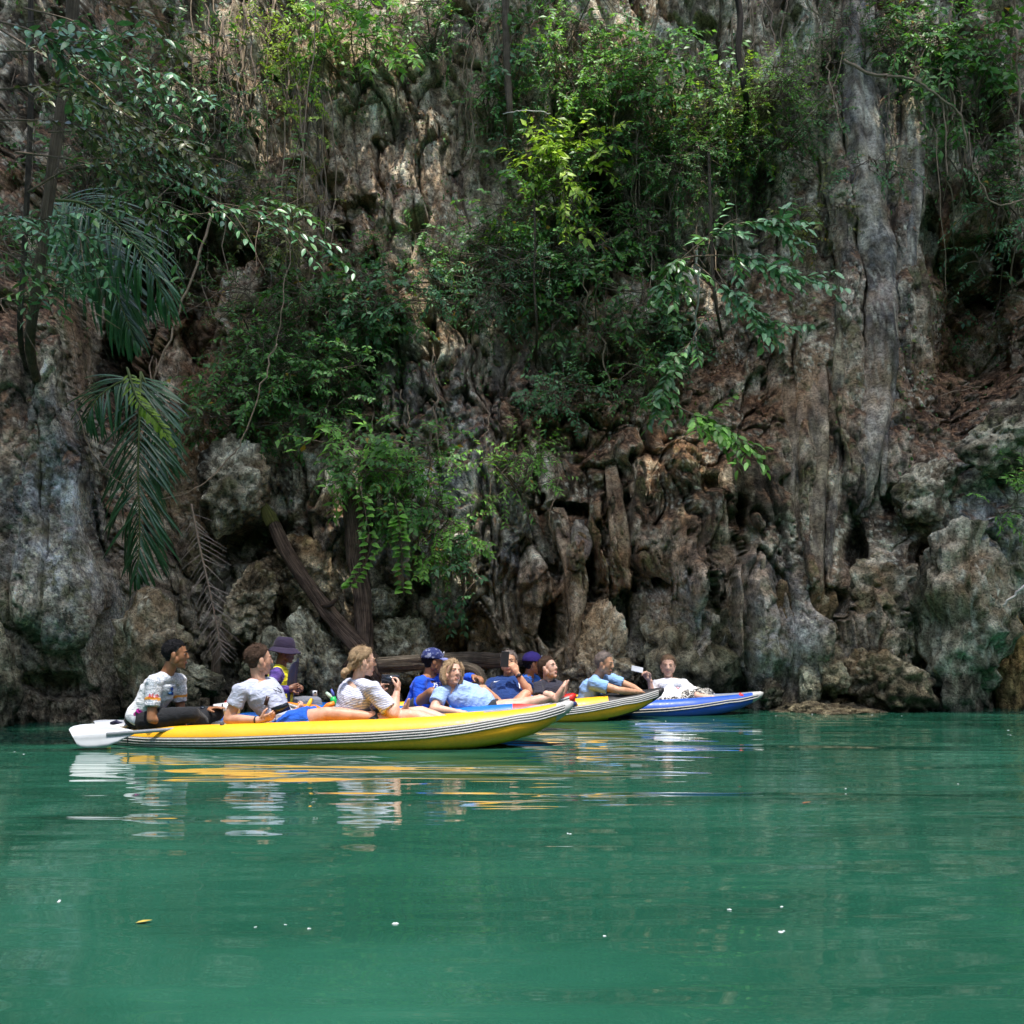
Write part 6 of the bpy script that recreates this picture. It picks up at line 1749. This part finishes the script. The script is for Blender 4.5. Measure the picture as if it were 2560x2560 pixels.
# ---- creepers and seedlings too many to count, on the ledges and joints of the wall
def wall_cover():
    rng = np.random.default_rng(5); cs = []
    zones = [(1400, 200, 420, 200, 2740), (700, 150, 330, 200, 1686), (1000, 750, 420, 160, 2740), (1550, 650, 300, 220, 2529), (2250, 200, 300, 220, 1897), (2450, 700, 130, 200, 737),
             (350, 500, 280, 320, 2529), (900, 1050, 260, 200, 1581), (1500, 950, 260, 120, 1475), (1150, 1200, 120, 200, 368), (1900, 500, 200, 150, 948), (1150, 250, 200, 150, 368), (250, 150, 260, 200, 1581), (2330, 950, 160, 200, 368)]
    for cx, cy, rx, ry, n in zones:
        a = rng.normal(size=(n, 2)) * .55; x = cx + a[:, 0] * rx; y = cy + a[:, 1] * ry
        keepm = vnoise(np.stack([x / 55, y / 55, x * 0], 1), 77) > -.05
        x, y = x[keepm], y[keepm]
        i = np.clip(np.searchsorted(CPX, x), 0, len(CPX) - 1); j = np.clip(np.searchsorted(CPY, y), 0, len(CPY) - 1)
        cs.append(CLP[j, i])
    C = np.vstack(cs); n = len(C); C = C + rng.normal(size=(n, 3)) * .05 + np.array([0, -.05, 0])
    D = rng.normal(size=(n, 3)) + np.array([0, -.6, -.2]); N = rng.normal(size=(n, 3)) * .5 + np.array([0, -.6, .8])
    L = rng.uniform(.03, .085, n); col = np.vstack([tones(rng, 1, t) for t in rng.choice(['deep', 'mid', 'blue', 'olive'], n, p=[.4, .3, .2, .1])])
    V, Fc, cc = leaf_cloud(C, D, N, L, L * rng.uniform(.4, .6, n), col)
    tag(link('wall_creeper', leaf_mesh('wall_creeper', V, Fc, cc, M_LEAF)), 'small creeper leaves scattered over the ledges of the cliff', 'creeper', kind='stuff')
    # dry leaf litter
    cs = []
    for cx, cy, rx, ry, m in [(1600, 900, 260, 120, 2600), (2400, 900, 160, 200, 900), (1000, 350, 260, 180, 900), (2320, 1500, 60, 160, 260), (700, 620, 200, 150, 500), (1450, 1000, 160, 80, 500)]:
        a = rng.normal(size=(m, 2)) * .55; x = cx + a[:, 0] * rx; y = cy + a[:, 1] * ry
        i = np.clip(np.searchsorted(CPX, x), 0, len(CPX) - 1); j = np.clip(np.searchsorted(CPY, y), 0, len(CPY) - 1); cs.append(CLP[j, i])
    C = np.vstack(cs); m = len(C); C = C + np.array([0, -.03, .01]) + rng.normal(size=(m, 3)) * .025
    L = rng.uniform(.03, .07, m); col = np.array([.11, .060, .036]) * rng.uniform(.3, 2.0, (m, 1)) + rng.random((m, 1)) * np.array([.05, .035, .022])
    V, Fc, cc = leaf_cloud(C, rng.normal(size=(m, 3)), rng.normal(size=(m, 3)) * .5 + np.array([0, -.5, 1]), L, L * .5, col)
    tag(link('leaf_litter', leaf_mesh('leaf_litter', V, Fc, cc, M_DEAD)), 'dry red-brown fallen leaves lying on the ledges', 'leaves', kind='stuff')
wall_cover()

# ---- hanging roots and lianas
def liana(label, path, r, mat=None, off=.12, name='liana', group=None, wob=.03, seed=0):
    rng = np.random.default_rng(seed + 300); pts = []
    for p in path:
        if len(p) == 3: pts.append(P(*p))
        else: pts.append(cliff_at(*p) + Vector((0, -off, 0)))
    pts = [np.array(p) for p in pts]
    if len(pts) == 2: pts = [pts[0], pts[0] * .66 + pts[1] * .34, pts[0] * .33 + pts[1] * .67, pts[1]]
    yb = [p[1] for p in pts]
    pp = spline(pts, 6); pp = [p + rng.normal(size=3) * wob * np.array([1, .6, .3]) for p in pp]
    pp = spline(pp, 2)
    mb = MB(); mb.tube([Vector(p) for p in pp], list(np.linspace(r, r * .7, len(pp))), 6)
    o = mb.build(name, [mat or M_LIANA]); tag(o, label, 'vine', group)
    return o
rng = np.random.default_rng(44)
GL = 'thin brown roots and lianas hanging down the cliff'
k = 0
ZN = ['beside the pale lit stalactite curtain', 'beside the tan rock above the shaded thicket', 'down the tan rock beside the pale upright root', 'around the big-leaved pale green plant', 'through the dark shrub at the black upper cave', 'behind the feathery yellow-green bush', 'through the thicket left of the leaning olive column', 'over the pale rock behind the dark straight trunk', 'over the grey fluted rib', 'in the dark recess right of the columns', 'into the palm recess', 'in front of the dark thicket on the ledge', 'down the grey wall beside the bright arching shrub', 'over the shadowed middle ledge', 'down the top of the tall grey column']
for zi, (cx, n, y0, y1) in enumerate([(600, 13, -30, 600), (760, 9, -30, 900), (1180, 7, -30, 450), (1300, 3, 20, 380), (1560, 12, 120, 800), (1680, 13, 60, 760), (1800, 11, 80, 760), (1900, 7, -20, 420), (2330, 5, -20, 500), (2440, 9, 100, 800), (430, 16, 200, 1000), (900, 4, 600, 1100), (1080, 3, 850, 1250), (1420, 5, 650, 1050), (2080, 3, 80, 500)]):
    for i in range(n):
        x = cx + rng.normal() * 48; a = y0 + rng.uniform(0, .35) * (y1 - y0); b = y1 - rng.uniform(0, .4) * (y1 - y0)
        pale = rng.random() < .3
        liana('thin brown liana hanging ' + ZN[zi], [(x, a), (x + rng.normal() * 18, (a + b) / 2), (x + rng.normal() * 26, b)], rng.uniform(.007, .016), M_LIANA if not pale else M_TWIG, rng.uniform(.1, .35), group=GL, seed=k); k += 1
LI = [
 ('long slack liana looping under the palm frond and up to the middle shrubs', [(690, 860, 11.6), (655, 960, 11.5), (610, 1090, 11.4), (570, 1150, 11.3), (500, 1215, 11.1), (420, 1245, 11.0), (345, 1240, 10.9), (280, 1190, 10.8), (220, 1110, 10.8), (185, 1000, 10.9)], .009),
 ('straight pale liana slanting beside the tan rock to the middle ledge', [(790, 0, 12.6), (770, 250, 12.4), (742, 480, 12.3), (715, 690, 12.2), (690, 870, 12.1)], .008),
 ('long brown stem leaning across the palm recess', [(535, 520, 11.8), (490, 660, 11.7), (440, 800, 11.6), (385, 950, 11.5)], .016),
 ('wandering liana hanging in front of the black slot', [(1392, 1110), (1394, 1180), (1388, 1240), (1392, 1300), (1386, 1360), (1388, 1400)], .010),
 ('knotted pale liana on the grey wall left of the hollows', [(1200, 1010), (1218, 1050), (1205, 1090), (1215, 1140), (1225, 1200), (1215, 1260), (1210, 1300)], .009),
 ('pale bare sapling stem under the large-leaved spray', [(1742, 625, 12.3), (1746, 720, 12.4), (1738, 820, 12.6), (1735, 900, 12.8)], .014),
 ('bent bare twig in the shadow right of the drip columns', [(2420, 970), (2345, 985), (2325, 1010), (2315, 1055), (2345, 1065)], .008),
 ('bare white stick poking in beside the broad rock pillar', [(2600, 1430, 11.3), (2550, 1475, 11.3), (2505, 1515, 11.3)], .018),
 ('white twig arching beside the small bush with dried flowers', [(1260, 285, 13.6), (1300, 277, 13.5), (1340, 278, 13.5), (1375, 284, 13.5)], .008),
 ('thin stem curling over the top of the flowstone column', [(2005, 310, 13.3), (2040, 270, 13.2), (2085, 210, 13.1), (2105, 130, 13.1)], .008),
 ('grey bough reaching in over the fluted rib from the right', [(2110, 150, 12.8), (2180, 185, 12.7), (2270, 195, 12.6), (2330, 230, 12.6), (2400, 290, 12.7), (2420, 380, 12.8)], .02),
 ('thin forked stem in the dark right-hand recess', [(2560, 500, 13), (2490, 510, 13), (2440, 440, 13), (2420, 330, 13)], .012),
]
for i, (lab, path, r) in enumerate(LI): liana(lab, path, r, seed=500 + i, wob=.012, mat=plain('pale_dead_wood', (.52, .48, .42), .8, .2, .2, 20) if ('white' in lab or 'pale bare' in lab) else None)

# ---- slender trees rooted on the wall
def trunk(label, path, r0, r1, mat, name='slender_tree', seed=0):
    t = empty(name, P(*path[-1]), label, 'tree')
    end = cliff_at(path[-1][0] + 4, path[-1][1] + 90) + Vector((0, .1, 0))
    wood_mesh('trunk', [P(*p) for p in path] + [end], list(np.linspace(r1, r0, 6)), mat, t, 12, .14, seed)
    return t
T1 = trunk('pale mottled tree trunk slanting up behind the arching branches', [(188, -60, 9.4), (172, 150, 9.4), (150, 300, 9.35), (120, 500, 9.3), (95, 700, 9.3), (75, 860, 9.6)], .04, .05, BARK_PL, seed=31)
T2 = trunk('thin dark grey stem rising at the left beside the pale trunk', [(76, -60, 9.0), (78, 150, 9.0), (76, 300, 9.0), (68, 480, 9.0), (60, 640, 9.1), (50, 830, 9.3)], .022, .022, BARK_GR, seed=32)
T3 = trunk('dark straight trunk crossing the pale rock at the top', [(1834, -60, 13.9), (1850, 40, 13.9), (1846, 140, 13.9), (1866, 260, 14.0)], .035, .04, bark('black_bark', (.016, .013, .011), (.10, .08, .065)), seed=33)
T4 = trunk('pale upright root running down the tan rock', [(1262, -40, 14.2), (1265, 80, 14.1), (1268, 180, 14.0), (1275, 290, 13.9)], .035, .05, BARK_PL, seed=34)
T5 = trunk('slim brown trunk behind the feathery bush', [(1772, 380, 13.4), (1776, 520, 13.4), (1780, 640, 13.4), (1790, 760, 13.5)], .018, .018, BARK_PL, seed=35)
T6 = trunk('slim pale trunk of the yellow-tipped tree', [(1335, 500, 13.2), (1338, 600, 13.2), (1335, 700, 13.3), (1342, 820, 13.4)], .014, .012, BARK_PL, seed=36)

# ---- leaves large enough to pick out: each its own piece
def leaf_object_mesh(name, l, w, col, mat, heart=False, nseg=5, curl=.12):
    V = []; Fc = []; prof = [0, .75, 1.0, .9, .55, .02] if not heart else [.35, .95, 1.0, .8, .45, .03]
    for i in range(nseg + 1):
        t = i / nseg; h = -curl * l * t * t; wd = w * .5 * prof[i]
        V += [(t * l, -wd, h + wd * .28), (t * l, 0, h), (t * l, wd, h + wd * .28)]
    for i in range(nseg):
        a = i * 3; Fc += [(a, a + 3, a + 4, a + 1), (a + 1, a + 4, a + 5, a + 2)]
    return leaf_mesh(name, np.array(V), Fc, np.tile(np.array(col), (len(V), 1)), mat)
_lm = {}
def leaf_variant(tone, l, w, mat, heart=False):
    k = (tone, round(l, 3), round(w, 3), mat.name, heart)
    if k not in _lm:
        r = np.random.default_rng(len(_lm)); _lm[k] = [leaf_object_mesh('leaf', l * s, w * s, tones(r, 1, tone, False)[0], mat, heart, curl=c) for s, c in ((1, .1), (.85, .2), (1.15, .05), (.95, .28))]
        for m_ in _lm[k]: m_.polygons.foreach_set('use_smooth', np.ones(len(m_.polygons), bool))
    return _lm[k]
def put_leaf(mesh, p, d, n, parent, name='leaf'):
    d = Vector(d).normalized(); n = Vector(n); n = (n - d * n.dot(d)).normalized(); y = n.cross(d)
    M = Matrix((d, y, n)).transposed().to_4x4(); M.translation = Vector(p)
    o = bpy.data.objects.new(name, mesh); COL.objects.link(o); o.parent = parent; o.matrix_parent_inverse = parent.matrix_basis.inverted(); o.matrix_basis = M
    return o
def leafy_branch(label, path, r, tone, l, w, step, mat, seed, side=.9, twigs=0, twl=.3, name='branch', nmax=70, up=(0, -.35, 1), group=None, bare=0):
    rng = np.random.default_rng(seed); pts = spline([np.array(P(*p)) for p in path], 8)
    root = empty(name, pts[0], label, 'branch', group)
    st = MB(); st.tube([Vector(p) for p in pts], list(np.linspace(r, r * .25, len(pts))), 6)
    lm = leaf_variant(tone, l, w, mat); segs = [pts]
    for i in range(twigs):
        j = int(rng.uniform(.2, .95) * (len(pts) - 2)); t = pts[j + 1] - pts[j]; t /= np.linalg.norm(t)
        d = t * .75 + np.array([rng.normal() * .4, rng.normal() * .4, rng.normal() * .35 - .05]); d /= np.linalg.norm(d); q = [pts[j]]
        for s in range(6):
            d = d + np.array([0, 0, -.07]) + rng.normal(size=3) * .06; d /= np.linalg.norm(d); q.append(q[-1] + d * twl * rng.uniform(.8, 1.2) / 6)
        st.tube([Vector(p) for p in q], list(np.linspace(r * .45, r * .15, len(q))), 5); segs.append(q)
    for i in range(bare):
        j = int(rng.uniform(.1, .95) * (len(pts) - 2)); t = pts[j + 1] - pts[j]; t /= np.linalg.norm(t); d = t * .6 + np.array([rng.normal() * .3, rng.normal() * .3, rng.normal() * .4 - .35]); q = [pts[j]]
        for s in range(7):
            d = d + np.array([0, 0, -.08]) + rng.normal(size=3) * .14; d /= np.linalg.norm(d); q.append(q[-1] + d * rng.uniform(.05, .13))
        st.tube([Vector(p) for p in q], list(np.linspace(r * .4, r * .12, len(q))), 5)
    st.build('stem', [M_TWIG], root); cnt = 0
    for si, q in enumerate(segs):
        L = sum(np.linalg.norm(q[i + 1] - q[i]) for i in range(len(q) - 1)); m = max(2, int(L / step))
        for s in np.linspace(.25 if si == 0 else .12, 1, m) * (len(q) - 1.001):
            if cnt >= nmax: break
            i = int(s); f = s - i; p = q[i] * (1 - f) + q[i + 1] * f; t = q[i + 1] - q[i]; t /= np.linalg.norm(t)
            x = np.cross(t, np.array(up)); x /= np.linalg.norm(x) + 1e-9; sg = 1 if cnt % 2 else -1
            d = t * math.cos(side) + x * sg * math.sin(side) + rng.normal(size=3) * .25 + np.array([0, 0, -.15])
            put_leaf(lm[rng.integers(4)], p, d, np.array(up) + rng.normal(size=3) * .4, root); cnt += 1
    return root
GB = 'leafy branches reaching in from the left'
BR = [
 ('long arching branch with small glossy leaves reaching over the palm fronds', [(70, 480, 8.3), (180, 420, 8.3), (300, 412, 8.2), (420, 450, 8.1), (560, 515, 8.1), (700, 565, 8.2), (840, 615, 8.3)], .011, 7),
 ('slanting branch of glossy leaves running down to the arching branch', [(-20, 60, 8.5), (110, 140, 8.3), (220, 200, 8.2), (320, 290, 8.1), (420, 350, 8.1), (520, 400, 8.2)], .010, 8),
 ('glossy leafy branch above the slanting branch', [(-40, 130, 8.9), (120, 130, 8.7), (250, 170, 8.6), (370, 260, 8.5), (470, 330, 8.5)], .010, 7),
 ('top left branch with big pale blue-green leaves', [(-60, 40, 8.1), (60, 70, 7.9), (150, 110, 7.8), (240, 120, 7.8), (340, 70, 7.9)], .010, 7),
 ('drooping branch of olive leaves left of the pale trunk', [(-60, 230, 7.9), (40, 220, 7.7), (130, 215, 7.7), (220, 240, 7.8), (300, 330, 7.9)], .009, 7),
 ('low drooping branch in front of the palm fronds', [(40, 380, 8.3), (180, 400, 8.2), (300, 440, 8.1), (400, 520, 8.1), (440, 600, 8.2)], .009, 6),
 ('dipping branch of pale leaves across the grey buttress', [(-60, 520, 8.0), (40, 540, 7.9), (140, 560, 7.9), (260, 610, 7.9)], .008, 6),
 ('bare-ended lower branch with few pale leaves over the buttress', [(-60, 740, 7.9), (60, 750, 7.9), (130, 725, 7.9), (145, 660, 7.9)], .009, 3),
 ('fine twig with sparse leaves over the brown rock', [(420, 540, 8.6), (540, 530, 8.6), (640, 500, 8.7), (720, 510, 8.8)], .006, 3),
 ('topmost sprig of olive leaves by the lit rock curtain', [(180, -30, 8.7), (300, 20, 8.6), (420, 60, 8.6), (520, 110, 8.7)], .008, 5),
 ('twiggy branch of small leaves behind the arching branch', [(120, 330, 9.1), (280, 330, 9.0), (420, 400, 8.9), (560, 450, 9.0)], .008, 7),
 ('leafy branch crossing in front of the pale mottled trunk', [(-60, 300, 8.0), (60, 300, 7.9), (180, 310, 7.9), (280, 360, 8.0), (380, 470, 8.1)], .009, 7),
 ('high branch of small leaves over the dark undergrowth', [(60, 20, 8.6), (200, 60, 8.5), (330, 150, 8.5), (440, 200, 8.5), (560, 260, 8.6)], .008, 7),
 ('lowest leafy twig hanging beside the pale trunk', [(-60, 600, 7.9), (30, 640, 7.9), (110, 690, 7.9), (170, 760, 8.0)], .007, 4),
]
for i, (lab, path, r, tw) in enumerate(BR):
    leafy_branch(lab, path, r, ['blue', 'olive', 'blue', 'blue', 'olive', 'mid', 'blue', 'blue', 'mid', 'olive', 'blue', 'olive', 'blue', 'mid'][i], (.088 if i != 3 else .125), (.036 if i != 3 else .046), .046, M_GLOSSY, 700 + i, twigs=int(tw * 2.2), twl=.50, group=GB, nmax=150, bare=9)
GS = 'sprays of the large-leaved sapling'
for i, (lab, path, tw) in enumerate([
 ('upper glossy spray of the large-leaved sapling beside the flowstone', [(1690, 660, 12.0), (1760, 600, 11.8), (1840, 560, 11.7), (1920, 560, 11.7), (1965, 575, 11.7)], 8),
 ('long right-hand spray of the large-leaved sapling reaching to the columns', [(1740, 640, 12.0), (1830, 640, 11.8), (1920, 660, 11.7), (2000, 690, 11.7), (2065, 712, 11.7)], 9),
 ('low drooping spray of the large-leaved sapling', [(1740, 660, 12.0), (1800, 710, 11.9), (1860, 760, 11.8), (1900, 810, 11.8), (1970, 830, 11.8)], 9),
 ('left-hand spray of the large-leaved sapling over the ivy', [(1740, 640, 12.1), (1700, 650, 12.0), (1670, 680, 12.0), (1650, 720, 12.0)], 5),
 ('hanging spray of narrow leaves above the red ledge', [(1770, 780, 12.2), (1730, 850, 12.1), (1690, 900, 12.0), (1660, 950, 12.0), (1650, 1000, 12.0)], 8),
 ('thin trailing spray with light tips over the brown rock', [(1660, 1000, 12.0), (1740, 1040, 11.9), (1800, 1070, 11.9), (1860, 1110, 11.9), (1900, 1140, 11.9)], 6),
]): leafy_branch(lab, path, .010, ['spray', 'spray', 'spray', 'mid', 'mid', 'bright'][i], .13, .056, .040, M_GLOSSY, 800 + i, twigs=tw * 2 + 3, twl=.45, group=GS, name='sapling_spray', nmax=190)
# heart-leaved vines
for i, (lab, path) in enumerate([('hanging strand of round light green leaves before the upright dead trunk', [(900, 1215, 11.7), (915, 1290, 11.6), (925, 1370, 11.6), (900, 1430, 11.6), (872, 1470, 11.6)]), ('second hanging strand of round green leaves beside the grey wall', [(985, 1240, 11.8), (1000, 1320, 11.7), (1005, 1400, 11.7), (1010, 1490, 11.7)]),
                                 ('strand of round leaves trailing down beside the slanting pale liana', [(760, 300, 12.2), (735, 400, 12.1), (712, 480, 12.1), (700, 560, 12.1), (655, 600, 12.1)])]):
    pts = spline([np.array(P(*p)) for p in path], 8); root = empty('leafy_vine', pts[0], lab, 'vine'); st = MB(); st.tube([Vector(p) for p in pts], .005, 5); st.build('stem', [M_TWIG], root)
    lm = leaf_variant('bright' if i < 2 else 'mid', .095, .085, M_LEAF, True); r = np.random.default_rng(60 + i)
    for s in np.linspace(0.1, 1, 17) * (len(pts) - 1.001):
        for sg in (-1, 1):
            j = int(s); p = pts[j] + np.array([sg * .02, -.02, 0]); put_leaf(lm[r.integers(4)], p, (sg + r.normal() * .3, -.5 + r.normal() * .3, -.25), (0, -.6, 1), root)

# ---- palm
def frond(root, path, n, ll, tone, droop, mat, seed, side_n=(0, -1, .1), width=.030, dead=False, name='frond', r=.016):
    rng = np.random.default_rng(seed); pts = spline([np.array(P(*p)) for p in path], 8); m = len(pts)
    fr = MB(); fr.tube([Vector(p) for p in pts], list(np.linspace(r, r * .25, m)), 6); fo = fr.build(name, [plain('palm_rachis', (.10, .13, .03), .5) if not dead else plain('dead_rachis', (.26, .19, .13), .8)], root)
    tone_m = []
    for v in range(4):
        V = []; Fc = []; ns = 8; cv = droop * (.7 + .2 * v)
        for i in range(ns + 1):
            t = i / ns; w = width * (.25 + 2.2 * t) * (1 - t) ** .65 if not dead else width * (1 - t * .8) * .5
            w = max(w, .002); V += [(t - .10 * cv * t * t, -w * .5, -cv * .55 * t * t + w * .2), (t - .10 * cv * t * t, 0, -cv * .55 * t * t), (t - .10 * cv * t * t, w * .5, -cv * .55 * t * t + w * .2)]
        for i in range(ns):
            a = i * 3; Fc += [(a, a + 3, a + 4, a + 1), (a + 1, a + 4, a + 5, a + 2)]
        V = np.array(V) * np.array([ll, 1, ll]); col = np.tile(tones(rng, 1, tone, False)[0] if not dead else np.array([.26, .21, .17]) * rng.uniform(.6, 1.5), (len(V), 1))
        tone_m.append(leaf_mesh('leaflet', V, Fc, col, mat))
    for sgn in (-1, 1):
        for i in range(n):
            s = (.06 + .93 * (i + rng.uniform(-.2, .2)) / n) * (m - 1.001); s = min(max(s, 0), m - 1.002); j = int(s); f = s - j
            p = pts[j] * (1 - f) + pts[j + 1] * f; t = pts[j + 1] - pts[j]; t /= np.linalg.norm(t)
            sn = np.array(side_n, float); x = np.cross(t, sn); x /= np.linalg.norm(x) + 1e-9; u = s / (m - 1)
            ang = (1.25 - .75 * u) if not dead else (1.0 - .3 * u)
            d = t * math.cos(ang) + x * sgn * math.sin(ang) + rng.normal(size=3) * .13 + sn * (.12 + .1 * rng.normal()) + np.array([0, 0, -.30 if not dead else -.1])
            if dead and rng.random() < .12: continue
            o = put_leaf(tone_m[rng.integers(4)], p, d, sn * .85 + np.array([0, 0, .65]) + rng.normal(size=3) * .12, fo, 'leaflet')
            sc = (math.sin(math.pi * min(1, .18 + .80 * u)) ** .7) * rng.uniform(.6, 1.12); o.scale = (max(sc, .2), 1, max(sc, .2))
    return fo
pal = empty('palm', P(330, 860, 11.4), 'dark green palm with long glossy fronds hanging in the recess beside the buttress', 'palm')
frond(pal, [(352, 930, 11.2), (348, 1060, 11.0), (345, 1200, 10.9), (350, 1330, 10.9), (340, 1460, 10.9)], 50, .78, 'palm', .6, M_PALM, 1, (0, -1, .05), .034)
frond(pal, [(352, 960, 11.4), (330, 950, 11.2), (290, 960, 11.1), (240, 1000, 11.0), (210, 1060, 11.0)], 30, .62, 'palm', .7, M_PALM, 2, (0, -1, .4), .032)
fern = empty('sword_fern', P(322, 920, 11.0), 'yellow-green fern frond with stubby leaflets curling over the palm', 'fern')
frond(fern, [(318, 920, 10.8), (345, 1000, 10.6), (390, 1050, 10.5), (440, 1120, 10.5)], 22, .16, 'lime', .3, M_LEAF, 3, (0, -1, .3), .040)
pal2 = empty('palm', P(150, 460, 9.6), 'upper palm with feathery dark fronds spreading behind the arching branches', 'palm')
frond(pal2, [(140, 500, 9.8), (210, 510, 9.7), (290, 560, 9.6), (370, 660, 9.5), (430, 790, 9.5)], 54, .70, 'palm', .9, M_PALM, 4, (0, -.9, .5), .032)
frond(pal2, [(130, 520, 9.9), (180, 560, 9.8), (240, 650, 9.7), (300, 760, 9.7), (340, 860, 9.7)], 48, .60, 'palm', .9, M_PALM, 5, (0, -.9, .4), .032)
frond(pal2, [(120, 500, 9.9), (150, 540, 9.8), (175, 640, 9.8), (190, 740, 9.8)], 32, .40, 'blue', .6, M_PALM, 6, (0, -1, .2), .030)
frond(pal2, [(140, 520, 10.3), (220, 590, 10.2), (290, 720, 10.1), (335, 880, 10.1)], 44, .62, 'palm', .8, M_PALM, 8, (0, -.95, .3), .036)
frond(pal, [(352, 930, 11.3), (380, 1000, 11.2), (400, 1100, 11.1), (405, 1210, 11.1)], 34, .55, 'palm', .7, M_PALM, 9, (0, -1, .2), .034)
dead = empty('dead_palm_frond', P(480, 1270, 11.0), 'dry grey-brown palm frond hanging down between the rocks', 'palm frond')
frond(dead, [(478, 1260, 11.2), (500, 1370, 11.1), (525, 1480, 11.0), (545, 1580, 10.95), (556, 1650, 10.95)], 30, .46, 'olive', .15, M_DEAD, 7, (0, -1, .1), .018, True, 'rachis', .014)

# ---- things afloat
def fleck(label, px, py, r, mat, name, cat, group=None):
    y = F * CAM_H / (py - PY0); c = P(px, py, y); rng = np.random.default_rng(int(px)); mb = MB(); n = 9
    t = empty(name, (c.x, c.y, 0), label, cat, group)
    for k2 in range(3):
        o = Vector((rng.normal() * r * .8, rng.normal() * r * .8, 0)) if k2 else Vector((0, 0, 0)); V = [c + o + Vector((0, 0, r * .5))]; rr = r * rng.uniform(.5, 1)
        for a, h in ((.55, .38), (1.0, .0)):
            for i in range(n): V.append(c + o + Vector((math.cos(2 * math.pi * i / n) * rr * a, math.sin(2 * math.pi * i / n) * rr * a, rr * h * .9 + .001)))
        m2 = MB(); m2.add(V, [(0, 1 + i, 1 + (i + 1) % n) for i in range(n)] + [(1 + i, 1 + n + i, 1 + n + (i + 1) % n, 1 + (i + 1) % n) for i in range(n)]); m2.build('bubble', [mat], t)
    return t
M_FOAM = plain('white_foam', (.45, .48, .48), .35, .5, .06)
GF = 'specks of white foam drifting on the lagoon'
for (px, py, r) in [(985, 2310, .022), (1948, 2330, .016), (1510, 2340, .010), (776, 2322, .010), (712, 2312, .008), (148, 2254, .012), (1955, 2268, .010), (1826, 2275, .010), (2115, 1972, .012), (2520, 1826, .016), (2528, 1838, .010), (60, 1886, .012), (35, 1880, .010), (2030, 1785, .012), (2180, 1788, .012), (1940, 1790, .010), (2255, 1790, .012), (1665, 1803, .014), (1785, 1800, .010), (2395, 1960, .010), (1420, 2085, .014), (640, 2318, .008)]:
    fleck('small speck of white foam floating on the green water', px, py, r * .55, M_FOAM, 'foam_speck', 'foam', GF)
def floating_leaf(label, px, py, col, l):
    y = F * CAM_H / (py - PY0); c = P(px, py, y); lm = leaf_object_mesh('floating_leaf', l, l * .42, col, M_DEAD, curl=-.1)
    lm.transform(Matrix.Translation((c.x, c.y, .004)) @ Matrix.Rotation(.3, 4, 'Z')); tag(link('floating_leaf', lm), label, 'leaf')
floating_leaf('yellow fallen leaf floating in open water', 338, 2310, (.40, .30, .06), .055); floating_leaf('brown fallen leaf floating beyond the yellow one', 2005, 2010, (.20, .08, .03), .06)
print('LEAVES', NL)
